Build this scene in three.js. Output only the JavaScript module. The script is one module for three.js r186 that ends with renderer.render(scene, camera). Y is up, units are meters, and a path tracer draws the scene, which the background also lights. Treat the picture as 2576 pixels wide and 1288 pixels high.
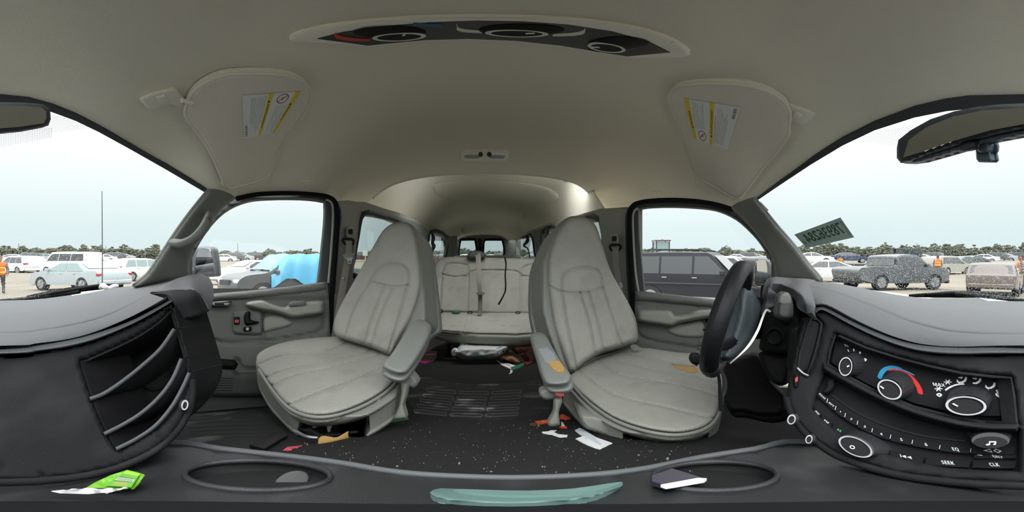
import * as THREE from 'three';
import { RoundedBoxGeometry } from 'three/addons/geometries/RoundedBoxGeometry.js';
import { mergeGeometries } from 'three/addons/utils/BufferGeometryUtils.js';

// ---------------------------------------------------------------- camera, sky, exposure
// The photograph unrolls the whole cabin of a van round the lens. It is built here as a cabin that
// stands open in front of an ordinary lens: seats facing us, a door and a length of dashboard on
// either hand, the windscreen running on round behind us, the yard of parked cars outside.
const F = 1288, EYE = 1.75;
const scene = new THREE.Scene();
const camera = new THREE.PerspectiveCamera(2 * Math.atan(644 / F) * 180 / Math.PI, 2, 0.05, 900);
camera.position.set(0, EYE, 0);
camera.lookAt(0, EYE, -1);
const renderer = new THREE.WebGLRenderer({ antialias: true });
renderer.toneMapping = THREE.LinearToneMapping;
renderer.toneMappingExposure = 2.3;
renderer.shadowMap.enabled = true;
{ // overcast sky: brightness and whiteness depend on height above the horizon only
  const W = 64, H = 512, a = new Float32Array(W * H * 4);
  const stops = [[-90, .2, .2, .19], [0, .33, .387, .395], [3, .354, .409, .414], [6, .408, .442, .446], [9, .465, .478, .478], [20, .69, .70, .70], [35, 1.25, 1.25, 1.25], [60, 1.9, 1.9, 1.9], [90, 2.2, 2.2, 2.2]];
  for (let r = 0; r < H; r++) {
    const el = (r + .5) / H * 180 - 90; let k = 0;
    while (k < stops.length - 2 && stops[k + 1][0] <= el) k++;
    const A = stops[k], B = stops[k + 1], t = (el - A[0]) / (B[0] - A[0]);
    for (let c = 0; c < W; c++) { const i = (r * W + c) * 4; for (let j = 0; j < 3; j++) a[i + j] = A[j + 1] + (B[j + 1] - A[j + 1]) * t; a[i + 3] = 1; }
  }
  const t = new THREE.DataTexture(a, W, H, THREE.RGBAFormat, THREE.FloatType);
  t.mapping = THREE.EquirectangularReflectionMapping; t.magFilter = THREE.LinearFilter; t.needsUpdate = true;
  scene.background = t;
}

{ // the sun behind the cloud: a weak, very wide light from high in front of the van
  const sun = new THREE.DirectionalLight('#ffffff', .5); sun.name = 'veiled_sun';
  sun.position.set(12, 40, 30); sun.target.position.set(0, 1, -4); scene.add(sun, sun.target);
  sun.castShadow = true; sun.shadow.radius = 130; sun.shadow.mapSize.set(2048, 2048);
  Object.assign(sun.shadow.camera, { left: -60, right: 60, top: 60, bottom: -60, near: 1, far: 160 });
}

// ---------------------------------------------------------------- helpers
let seed = 7;
const rnd = () => { seed = (seed * 1664525 + 1013904223) >>> 0; return seed / 4294967296; };
const rr = (a, b) => a + (b - a) * rnd();
const V = (x, y, z) => new THREE.Vector3(x, y, z);
const P = (u, v, d) => V((u - 1288) / F * d, EYE + (644 - v) / F * d, -d);
const names = new Map();
function numbered(n) { const k = names.get(n) || 0; names.set(n, k + 1); return k ? n + '_' + String(k).padStart(3, '0') : n; }
const things = [];
function thing(name, label, category, group) {
  const o = new THREE.Group(); o.name = numbered(name); scene.add(o);
  o.userData = { label, category }; if (group) o.userData.group = group;
  things.push(o); return o;
}
function struct(name, label) { const o = new THREE.Group(); o.name = name; o.userData = { kind: 'structure', label }; scene.add(o); things.push(o); return o; }
function mesh(name, geo, mat, parent, label) {
  const m = new THREE.Mesh(geo, mat); m.name = name; m.castShadow = m.receiveShadow = true;
  if (label) m.userData.label = label;
  (parent || scene).add(m); return m;
}
function single(name, geo, mat, label, category, group) { // a thing that is one mesh
  const m = mesh(numbered(name), geo, mat); m.userData = { label, category }; if (group) m.userData.group = group; things.push(m); return m;
}
function cr(pts, seg = 6, closed = false) { // Catmull-Rom through points of any dimension
  const n = pts.length, out = [], at = (i) => closed ? pts[(i + n) % n] : pts[Math.min(n - 1, Math.max(0, i))];
  for (let i = 0; i < (closed ? n : n - 1); i++) for (let s = 0; s < seg; s++) {
    const t = s / seg, a = at(i - 1), b = at(i), c = at(i + 1), d = at(i + 2);
    out.push(b.map((_, k) => .5 * (2 * b[k] + (c[k] - a[k]) * t + (2 * a[k] - 5 * b[k] + 4 * c[k] - d[k]) * t * t + (3 * b[k] - a[k] - 3 * c[k] + d[k]) * t * t * t)));
  }
  if (!closed) out.push(pts[n - 1].slice());
  return out;
}
function segDist(u, v, line, closed) {
  let best = 1e9;
  for (let i = 0, n = line.length; i < (closed ? n : n - 1); i++) {
    const a = line[i], b = line[(i + 1) % n], dx = b[0] - a[0], dy = b[1] - a[1], L = dx * dx + dy * dy;
    const t = L ? Math.min(1, Math.max(0, ((u - a[0]) * dx + (v - a[1]) * dy) / L)) : 0, x = u - a[0] - t * dx, y = v - a[1] - t * dy, q = x * x + y * y;
    if (q < best) best = q;
  }
  return Math.sqrt(best);
}
function solve(A, b) {
  const n = b.length;
  for (let i = 0; i < n; i++) {
    let p = i; for (let r = i + 1; r < n; r++) if (Math.abs(A[r][i]) > Math.abs(A[p][i])) p = r;
    [A[i], A[p]] = [A[p], A[i]]; [b[i], b[p]] = [b[p], b[i]];
    for (let r = i + 1; r < n; r++) { const f = A[r][i] / A[i][i]; if (f) { for (let c = i; c < n; c++) A[r][c] -= f * A[i][c]; b[r] -= f * b[i]; } }
  }
  for (let i = n - 1; i >= 0; i--) { for (let c = i + 1; c < n; c++) b[i] -= A[i][c] * b[c]; b[i] /= A[i][i]; }
  return b;
}
// smooth surface through measured points (u, v, distance); a flat surface stays exactly flat
function tps(pts, stiff = 0) {
  const n = pts.length, k = (r2) => r2 > 1e-12 ? r2 * Math.log(r2) : 0, X = pts.map((p) => [p[0] / 500, p[1] / 500]);
  const A = [], b = [];
  for (let i = 0; i < n; i++) { A.push([...X.map((q) => k((q[0] - X[i][0]) ** 2 + (q[1] - X[i][1]) ** 2)), 1, X[i][0], X[i][1]]); A[i][i] += stiff; b.push(1 / pts[i][2]); }
  for (let j = 0; j < 3; j++) { A.push([...X.map((q) => j ? q[j - 1] : 1), 0, 0, 0]); b.push(0); }
  const w = solve(A, b);
  return (u, v) => { const x = u / 500, y = v / 500; let q = w[n] + w[n + 1] * x + w[n + 2] * y; for (let i = 0; i < n; i++) q += w[i] * k((x - X[i][0]) ** 2 + (y - X[i][1]) ** 2); return 1 / Math.max(q, .004); };
}
const plane = (a, b, c) => { const w = solve([a, b, c].map((p) => [p[0], p[1], 1]), [a, b, c].map((p) => 1 / p[2])); return (u, v) => 1 / (w[0] * u + w[1] * v + w[2]); };
const flat = (d) => () => d;
const shift = (f, k) => (u, v) => f(u, v) + k;
function half(poly, ax, val, gt) {
  const out = [], inn = (p) => gt ? p[ax] >= val : p[ax] <= val;
  for (let i = 0; i < poly.length; i++) {
    const a = poly[i], b = poly[(i + 1) % poly.length], ia = inn(a), ib = inn(b);
    if (ia) out.push(a);
    if (ia !== ib) { const t = (val - a[ax]) / (b[ax] - a[ax]); const q = [a[0] + (b[0] - a[0]) * t, a[1] + (b[1] - a[1]) * t]; q[ax] = val; out.push(q); }
  }
  return out;
}
const area = (p) => { let s = 0; for (let i = 0; i < p.length; i++) { const a = p[i], b = p[(i + 1) % p.length]; s += a[0] * b[1] - b[0] * a[1]; } return s / 2; };
// A solid sheet: an outline, a distance for every point of it, a thickness; rounded rims and sewn or pressed grooves are real relief.
function patch(outline, dep, o = {}) {
  const { cell = 14, thick = .012, edge, grooves = [], smooth = 0, uv = 'xy', to3 = P, rot = 0, holes = [] } = o;
  let poly = smooth ? cr(outline, smooth, true) : outline.slice();
  const rims = [poly];
  for (const h0 of holes) { // a bridge turns an outline with a hole into one outline
    let h = area(h0) * area(poly) > 0 ? h0.slice().reverse() : h0.slice();
    rims.push(h);
    let bi = 0, bj = 0, bd = 1e18;
    poly.forEach((p, i) => h.forEach((q, j) => { const d = (p[0] - q[0]) ** 2 + (p[1] - q[1]) ** 2; if (d < bd) { bd = d; bi = i; bj = j; } }));
    poly = [...poly.slice(0, bi + 1), ...h.slice(bj), ...h.slice(0, bj + 1), ...poly.slice(bi)];
  }
  const D = (u, v) => {
    let d = dep(u, v);
    if (edge) { let e = 1e9; for (const r of rims) e = Math.min(e, segDist(u, v, r, true)); if (e < edge[0]) { const q = 1 - e / edge[0]; d += edge[1] * (1 - Math.sqrt(Math.max(0, 1 - q * q))); } }
    for (const [line, w, dd] of grooves) { const e = segDist(u, v, line, false) / w; if (e < 3) d += dd * Math.exp(-e * e); }
    return d;
  };
  const pos = [], px = [], idx = [], key = new Map();
  const vert = (p) => {
    const k = Math.round(p[0] * 200 / cell * 14) + ',' + Math.round(p[1] * 200 / cell * 14); let i = key.get(k);
    if (i === undefined) { i = px.length; key.set(k, i); px.push(p); const q = to3(p[0], p[1], D(p[0], p[1])); pos.push(q); }
    return i;
  };
  const tri = (a, b, c) => {
    const i = vert(a), j = vert(b), k = vert(c); if (i === j || j === k || i === k) return;
    const s = (b[0] - a[0]) * (c[1] - a[1]) - (c[0] - a[0]) * (b[1] - a[1]); if (Math.abs(s) < cell * cell * 1e-7) return;
    if (s < 0) idx.push(i, j, k); else idx.push(i, k, j);
  };
  let u0 = 1e9, u1 = -1e9, v0 = 1e9, v1 = -1e9; for (const p of poly) { u0 = Math.min(u0, p[0]); u1 = Math.max(u1, p[0]); v0 = Math.min(v0, p[1]); v1 = Math.max(v1, p[1]); }
  const nu = Math.max(1, Math.ceil((u1 - u0) / cell)), nv = Math.max(1, Math.ceil((v1 - v0) / cell));
  for (let r = 0; r < nv; r++) {
    const va = v0 + (v1 - v0) * r / nv, vb = v0 + (v1 - v0) * (r + 1) / nv; let strip = half(half(poly, 1, va, true), 1, vb, false);
    for (let c = 0; c < nu && strip.length > 2; c++) {
      const ua = u0 + (u1 - u0) * c / nu, ub = u0 + (u1 - u0) * (c + 1) / nu, q = half(half(strip, 0, ua, true), 0, ub, false);
      if (q.length < 3) continue;
      const cl = q.filter((p, i) => { const n = q[(i + 1) % q.length]; return Math.abs(p[0] - n[0]) + Math.abs(p[1] - n[1]) > cell * 1e-5; });
      if (cl.length < 3) continue;
      if (cl.length === 4 && Math.abs(Math.abs(area(cl)) - (ub - ua) * (vb - va)) < cell * cell * 1e-4) { tri(cl[0], cl[1], cl[2]); tri(cl[0], cl[2], cl[3]); continue; }
      if (cl.length === 3) { tri(...cl); continue; }
      for (const [a, b, c2] of THREE.ShapeUtils.triangulateShape(cl.map((p) => new THREE.Vector2(p[0], p[1])), [])) tri(cl[a], cl[b], cl[c2]);
    }
  }
  let off = null;
  if (thick > 0 && to3 === P) off = px.map((p) => { const n = normalAt(dep, p[0], p[1], 2), e = toEye(P(p[0], p[1], dep(p[0], p[1]))), c = n.dot(e); if (!(c > .12)) { if (!isFinite(c)) n.copy(e); else n.addScaledVector(e, .25 - c).normalize(); } return n; });
  return solid(pos, idx, thick, (p, i) => uvOf(p, uv, rot), off);
}
function uvOf(p, mode, rot) { let a = mode === 'zy' ? -p.z : p.x, b = mode === 'xz' ? -p.z : p.y; if (rot) { const c = Math.cos(rot), s = Math.sin(rot); [a, b] = [a * c - b * s, a * s + b * c]; } return [a, b]; }
// front faces given; adds the back (thick away from the front) and the rim
function solid(pos, idx, thick, uvf, off) {
  const n = pos.length, nor = pos.map(() => V(0, 0, 0)), e1 = V(0, 0, 0), e2 = V(0, 0, 0);
  for (let i = 0; i < idx.length; i += 3) { const [a, b, c] = [pos[idx[i]], pos[idx[i + 1]], pos[idx[i + 2]]]; e1.subVectors(b, a); e2.subVectors(c, a); e1.cross(e2); for (let k = 0; k < 3; k++) nor[idx[i + k]].add(e1); }
  nor.forEach((q) => q.normalize());
  const p = [], nn = [], uv = [], id = [];
  const push = (q, m, w) => { p.push(q.x, q.y, q.z); nn.push(m.x, m.y, m.z); uv.push(w[0], w[1]); return p.length / 3 - 1; };
  for (let i = 0; i < n; i++) push(pos[i], nor[i], uvf(pos[i], i));
  for (const i of idx) id.push(i);
  if (thick > 0) {
    const back = pos.map((q, i) => q.clone().addScaledVector((off || nor)[i], -thick));
    for (let i = 0; i < n; i++) push(back[i], nor[i].clone().negate(), uvf(pos[i], i));
    for (let i = 0; i < idx.length; i += 3) id.push(n + idx[i], n + idx[i + 2], n + idx[i + 1]);
    const ed = new Map();
    for (let i = 0; i < idx.length; i += 3) for (let k = 0; k < 3; k++) { const a = idx[i + k], b = idx[i + (k + 1) % 3]; const kb = b + ',' + a; if (ed.has(kb)) ed.delete(kb); else ed.set(a + ',' + b, [a, b]); }
    for (const [a, b] of ed.values()) {
      const m = V(0, 0, 0).subVectors(pos[b], pos[a]).cross(V(0, 0, 0).subVectors(back[a], pos[a])).negate().normalize(); if (!isFinite(m.x)) continue;
      const w = [uvf(pos[a], a), uvf(pos[b], b)], i = push(pos[a], m, w[0]), j = push(pos[b], m, w[1]), k = push(back[b], m, w[1]), l = push(back[a], m, w[0]);
      id.push(i, k, j, i, l, k);
    }
  }
  return geom(p, nn, uv, id);
}
function geom(p, n, uv, id) {
  const g = new THREE.BufferGeometry();
  g.setAttribute('position', new THREE.Float32BufferAttribute(p, 3)); if (n) g.setAttribute('normal', new THREE.Float32BufferAttribute(n, 3));
  g.setAttribute('uv', new THREE.Float32BufferAttribute(uv, 2)); g.setIndex(id); if (!n) g.computeVertexNormals(); return g;
}
// a round or flat bar swept along points: pts = [Vector3], rad(i) = [half width, half height], side(i) optional direction of the width
function sweep(pts, rad, { radial = 10, sq = 0, closed = false, side } = {}) {
  const n = pts.length, p = [], uv = [], id = []; let L = 0, N = null;
  const tan = pts.map((_, i) => { const a = pts[closed ? (i - 1 + n) % n : Math.max(0, i - 1)], b = pts[closed ? (i + 1) % n : Math.min(n - 1, i + 1)]; return V(0, 0, 0).subVectors(b, a).normalize(); });
  N = V(0, 1, 0); if (Math.abs(N.dot(tan[0])) > .9) N = V(1, 0, 0);
  for (let i = 0; i < n; i++) {
    if (side) N = side(i, tan[i]).clone();
    N.addScaledVector(tan[i], -N.dot(tan[i])).normalize();
    const B = V(0, 0, 0).crossVectors(tan[i], N), [a, b] = rad(i / (n - 1), i); if (i) L += pts[i].distanceTo(pts[i - 1]);
    for (let k = 0; k <= radial; k++) {
      let t = k / radial * 2 * Math.PI + (sq ? Math.PI / 4 : 0), c = Math.cos(t), s = Math.sin(t);
      if (sq) { const m = Math.max(Math.abs(c), Math.abs(s)), f = 1 / m; c *= 1 + (f - 1) * sq; s *= 1 + (f - 1) * sq; }
      const q = pts[i].clone().addScaledVector(N, c * a).addScaledVector(B, s * b); p.push(q.x, q.y, q.z); uv.push(k / radial * (a + b) * 3.1, L);
    }
  }
  const R = radial + 1;
  for (let i = 0; i < n - 1 + (closed ? 1 : 0); i++) for (let k = 0; k < radial; k++) { const a = i * R + k, b = ((i + 1) % n) * R + k; id.push(a, a + 1, b, b, a + 1, b + 1); }
  if (!closed) for (const e of [0, n - 1]) { const c = p.length / 3, q = pts[e]; p.push(q.x, q.y, q.z); uv.push(0, 0); for (let k = 0; k < radial; k++) { const a = e * R + k; if (e) id.push(a, a + 1, c); else id.push(a, c, a + 1); } }
  return geom(p, null, uv, id);
}
const tube = (q, seg = 5, o = {}) => { const c = cr(q, seg, o.closed); return sweep(c.map((k) => P(k[0], k[1], k[2])), (t, i) => [c[i][3], c[i][3]], o); };
// a strap: [u, v, d, width in pixels]
const strap = (q, thick = .003, seg = 5) => { const c = cr(q, seg), pt = c.map((k) => P(k[0], k[1], k[2])); return sweep(pt, (t, i) => [c[i][3] * c[i][2] / F / 2, thick / 2], { radial: 8, sq: .9, side: (i, t) => V(0, 0, 0).crossVectors(t, V(0, EYE, 0).sub(pt[i])) }); };
const lathe = (prof, seg = 28) => new THREE.LatheGeometry(prof.map((p) => new THREE.Vector2(p[0], p[1])), seg);
function turned(geo, pos, axis, scale = [1, 1, 1], twist = 0) {
  const g = geo.clone(), q = new THREE.Quaternion().setFromUnitVectors(V(0, 1, 0), axis.clone().normalize());
  if (twist) q.multiply(new THREE.Quaternion().setFromAxisAngle(V(0, 1, 0), twist));
  g.scale(...scale); g.applyQuaternion(q); g.translate(pos.x, pos.y, pos.z); return g;
}
const toEye = (p) => V(0, EYE, 0).sub(p).normalize();
function normalAt(f, u, v, e = 4) { const a = P(u, v, f(u, v)), b = P(u + e, v, f(u + e, v)).sub(a), c = P(u, v - e, f(u, v - e)).sub(a); return b.cross(c).normalize(); }
const ell = (cu, cv, ru, rv, n = 32, tilt = 0) => Array.from({ length: n }, (_, i) => { const t = i / n * 2 * Math.PI, x = Math.cos(t) * ru, y = Math.sin(t) * rv; return [cu + x * Math.cos(tilt) - y * Math.sin(tilt), cv + x * Math.sin(tilt) + y * Math.cos(tilt)]; });
const rect = (a, b, c, d) => [[a, b], [c, b], [c, d], [a, d]];
function rrect(a, b, c, d, r) { const o = []; for (const [x, y, t] of [[c - r, b + r, -.5], [c - r, d - r, 0], [a + r, d - r, .5], [a + r, b + r, 1]]) for (let k = 0; k <= 4; k++) { const q = (t + k / 8) * Math.PI; o.push([x + r * Math.cos(q), y + r * Math.sin(q)]); } return o; }
// printed sheet stuck on a surface: corners in pixels in the order top left, top right, bottom right, bottom left of the print
function sticker(c, dep, lift = .002, n = 8) {
  const p = [], uv = [], id = [];
  for (let j = 0; j <= n; j++) for (let i = 0; i <= n; i++) {
    const s = i / n, t = j / n, w = [(1 - s) * (1 - t), s * (1 - t), s * t, (1 - s) * t], u = w.reduce((a, k, m) => a + k * c[m][0], 0), v = w.reduce((a, k, m) => a + k * c[m][1], 0), q = P(u, v, dep(u, v) - lift);
    p.push(q.x, q.y, q.z); uv.push(s, 1 - t); if (i < n && j < n) { const a = j * (n + 1) + i; id.push(a, a + n + 1, a + 1, a + 1, a + n + 1, a + n + 2); }
  }
  return geom(p, null, uv, id);
}
// ---------------------------------------------------------------- computed textures
function hash(x, y, s) { let h = Math.imul(x, 374761393) + Math.imul(y, 668265263) + Math.imul(s, 1442695041); h = Math.imul(h ^ (h >>> 13), 1274126177); return ((h ^ (h >>> 16)) >>> 0) / 4294967296; }
function vnoise(x, y, per, s) { const i = Math.floor(x), j = Math.floor(y), f = x - i, g = y - j, a = f * f * (3 - 2 * f), b = g * g * (3 - 2 * g), m = (k) => ((k % per) + per) % per; const h = (p, q) => hash(m(p), m(q), s); return (h(i, j) * (1 - a) + h(i + 1, j) * a) * (1 - b) + (h(i, j + 1) * (1 - a) + h(i + 1, j + 1) * a) * b; }
const fbm = (x, y, per, s, oct = 4) => { let r = 0, a = .5, n = 0; for (let o = 0; o < oct; o++) { r += a * vnoise(x, y, per, s + o); n += a; a *= .5; x *= 2; y *= 2; per *= 2; } return r / n; };
function tex(N, size, fn, srgb = false) { // one tile is `size` metres
  const a = new Uint8Array(N * N * 4);
  for (let j = 0; j < N; j++) for (let i = 0; i < N; i++) { let q = fn(i / N, j / N); if (typeof q === 'number') q = [q, q, q]; const k = (j * N + i) * 4; for (let c = 0; c < 3; c++) a[k + c] = Math.max(0, Math.min(255, q[c] * 255)); a[k + 3] = 255; }
  const t = new THREE.DataTexture(a, N, N); t.wrapS = t.wrapT = THREE.RepeatWrapping; t.magFilter = THREE.LinearFilter; t.repeat.set(1 / size, 1 / size); if (srgb) t.colorSpace = THREE.SRGBColorSpace; t.needsUpdate = true; return t;
}
function canvasTex(w, h, draw) { const c = document.createElement('canvas'); c.width = w; c.height = h; draw(c.getContext('2d'), w, h); const t = new THREE.CanvasTexture(c); t.colorSpace = THREE.SRGBColorSpace; return t; }
const M = {};
const mat = (k, color, roughness, o = {}) => (M[k] = new THREE.MeshPhysicalMaterial({ name: k, color, roughness, ...o }));
const tGrain = tex(256, .06, (x, y) => .5 * fbm(x * 48, y * 48, 48, 3, 2) + .5 * fbm(x * 16, y * 16, 16, 9, 2));
const tFelt = tex(256, .09, (x, y) => .6 * fbm(x * 90, y * 90, 90, 13, 1) + .4 * fbm(x * 30, y * 30, 30, 5, 2));
const tWeave = tex(256, .064, (x, y) => { const a = Math.abs(Math.sin((x * 8 + y * 8) * Math.PI)), b = Math.abs(Math.sin((x * 8 - y * 8) * Math.PI)); return .25 + .45 * Math.min(a, b) + .3 * fbm(x * 64, y * 64, 64, 21, 1); });
const tSeat = tex(512, .55, (x, y) => { const d = Math.abs(Math.sin((x * 68 + y * 68) * Math.PI)) * Math.abs(Math.sin((x * 68 - y * 68) * Math.PI)), s = fbm(x * 4, y * 4, 4, 31, 5), st = Math.max(0, fbm(x * 7, y * 7, 7, 77, 4) - .62) * .22, k = .86 + .1 * d + .12 * (s - .5) - st + .05 * (hash(x * 512 | 0, y * 512 | 0, 4) - .5); return [k, k * .995, k * .985]; }, true);
const tDust = tex(512, .7, (x, y) => { const s = hash(x * 512 | 0, y * 512 | 0, 8) > .9965 ? .5 : 0, f = fbm(x * 5, y * 5, 5, 61, 5), sm = Math.max(0, fbm(x * 6, y * 6, 6, 19, 4) - .56) * .9; const k = .72 + .16 * (f - .5) + s + sm; return [k, k, k * 1.005]; }, true);
const tCarpet = tex(512, .9, (x, y) => { const f = fbm(x * 6, y * 6, 6, 41, 5), g = hash(x * 512 | 0, y * 512 | 0, 2), sp = hash(x * 512 | 0, y * 512 | 0, 5) > .9975 ? .55 : 0, k = .38 + .36 * (f - .3) + .16 * (g - .5) + sp; return [k, k, k * 1.01]; }, true);
const tScuff = tex(512, .8, (x, y) => { const f = fbm(x * 7, y * 7, 7, 51, 6), k = .5 + Math.max(0, f - .52) * 2.0 + .1 * (hash(x * 512 | 0, y * 512 | 0, 6) - .5); return [k, k, k]; }, true);
const tPile = tex(256, .05, (x, y) => hash(x * 256 | 0, y * 256 | 0, 3) * .6 + .4 * fbm(x * 20, y * 20, 20, 6, 2));
const tSand = tex(512, 14, (x, y) => { const f = fbm(x * 6, y * 6, 6, 91, 6), k = .84 + .22 * (f - .5) + .05 * (hash(x * 512 | 0, y * 512 | 0, 1) - .5); return [k, k * .985, k * .945]; }, true);
mat('headliner', '#e6e2d2', .95, { bumpMap: tFelt, bumpScale: .0012 });
mat('visor', '#e0dbce', .95, { bumpMap: tFelt, bumpScale: .0012 });
mat('piping', '#d6d3c6', .9);
mat('fabric', '#b8b9b2', .95, { map: tSeat, bumpMap: tWeave, bumpScale: .0022 });
mat('vinyl', '#84867f', .5, { bumpMap: tGrain, bumpScale: .0006 });
mat('armvinyl', '#868985', .42, { bumpMap: tGrain, bumpScale: .0006 });
mat('trim', '#6f726d', .6, { bumpMap: tGrain, bumpScale: .0005 });
mat('trimlight', '#989890', .55, { bumpMap: tGrain, bumpScale: .0004 });
mat('trimdark', '#4b4d4c', .6, { bumpMap: tGrain, bumpScale: .0005 });
mat('dashtop', '#45494c', .52, { bumpMap: tGrain, bumpScale: .0008 });
mat('dash', '#2c2d2f', .75, { specularIntensity: .35, map: tDust, bumpMap: tGrain, bumpScale: .0006 });
mat('dashblack', '#212123', .75, { specularIntensity: .35, map: tDust, bumpMap: tGrain, bumpScale: .0005 });
mat('black', '#141516', .6, { specularIntensity: .4 });
mat('rubber', '#161718', .95, { specularIntensity: .25 });
mat('seal', '#2e3336', .7);
mat('carpet', '#252527', 1, { map: tCarpet, bumpMap: tPile, bumpScale: .003 });
mat('mat', '#626364', .9, { specularIntensity: .3, map: tScuff, bumpMap: tGrain, bumpScale: .001 });
mat('leather', '#15181a', .5, { specularIntensity: .45, bumpMap: tGrain, bumpScale: .0007 });
mat('chrome', '#77797b', .3, { metalness: 1 });
mat('steel', '#8f9092', .4, { metalness: .9 });
mat('white', '#e9e9e6', .6);
mat('paper', '#e8e9ea', .8);
mat('red', '#b3262a', .4);
mat('orange', '#f0501a', .5);
mat('foam', '#cfa866', .95, { bumpMap: tPile, bumpScale: .002 });
mat('kraft', '#8d6e53', .9);
mat('belt', '#7b7670', .8);
mat('beltdark', '#26272a', .8);
mat('mirror', '#e6e8ea', .02, { metalness: 1 });
mat('glass', '#fbfdfd', .0, { transmission: 1, ior: 1.35 });
mat('glasstint', '#b9c2c0', .0, { transmission: 1, ior: 1.4 });
mat('sand', '#948e84', 1, { map: tSand });
// ---------------------------------------------------------------- the yard outside
const rise = (d) => { const t = Math.min(1, Math.max(0, (d - 40) / 80)); return .85 * t * t * (3 - 2 * t); }; // the lot climbs a little to the far side
const groundAt = (u, v) => { let d = 20; for (let i = 0; i < 60; i++) { const w = F * (EYE - rise(d)) / (v - 644); d += (w - d) * .3; } return d; };
const yard = (u, d) => V((u - 1288) / F * d, rise(d), -d);
{
  const p = [], uv = [], id = [], N = 90, R = 90;
  for (let j = 0; j <= R; j++) for (let i = 0; i <= N; i++) { const r = j === 0 ? .1 : 4 * Math.pow(100, j / R), t = i / N * Math.PI * 2, x = Math.cos(t) * r, z = Math.sin(t) * r; p.push(x, rise(Math.abs(r)), z); uv.push(x, z); if (i < N && j < R) { const a = j * (N + 1) + i; id.push(a, a + 1, a + N + 1, a + 1, a + N + 2, a + N + 1); } }
  const m = mesh('ground', geom(p, null, uv, id), M.sand); m.userData = { kind: 'structure', label: 'pale sandy ground of the vehicle yard' };
}
// ---------------------------------------------------------------- headliner
const hl = [[-600, 60, 1.2], [-600, 240, 1.42], [-600, -160, 1.02], [3176, 60, 1.2], [3176, 240, 1.42], [3176, -160, 1.02], [1288, -160, 1.16], [1288, 0, 1.5], [1288, 120, 1.84], [1288, 250, 2.45], [1288, 350, 3.15], [1288, 440, 4.15], [1288, 500, 5.3],
  [-150, 60, 1.35], [-150, 215, 1.5], [2726, 60, 1.35], [2726, 225, 1.5]];
for (const [u, v, d] of [[1000, -160, 1.13], [1000, 0, 1.46], [1000, 120, 1.78], [1000, 250, 2.3], [1000, 350, 2.85], [1000, 450, 3.6], [980, 510, 4.0],
  [850, 120, 1.7], [850, 250, 2.1], [850, 380, 2.55], [850, 460, 2.8], [850, 510, 2.9],
  [650, -160, 1.1], [650, 0, 1.42], [650, 190, 1.78], [650, 300, 2.02], [650, 400, 2.25], [650, 485, 2.42],
  [480, 100, 1.55], [480, 250, 1.8], [480, 380, 2.0], [530, 470, 2.15], [400, 400, 1.98], [300, 0, 1.34], [300, 200, 1.6], [300, 340, 1.78], [100, 100, 1.42], [100, 258, 1.6]])
  hl.push([u, v, d], [2576 - u, v + 14, d]);
const headD = tps(hl, .0005);
const trimTopL = [[-560, 232], [0, 243], [70, 250], [130, 266], [190, 290], [250, 320], [330, 364], [420, 416], [527, 482]];
const trimTopR = [[1898, 503], [1960, 455], [2040, 398], [2120, 348], [2200, 308], [2300, 272], [2380, 254], [2440, 246], [2576, 243], [3136, 245]];
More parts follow.
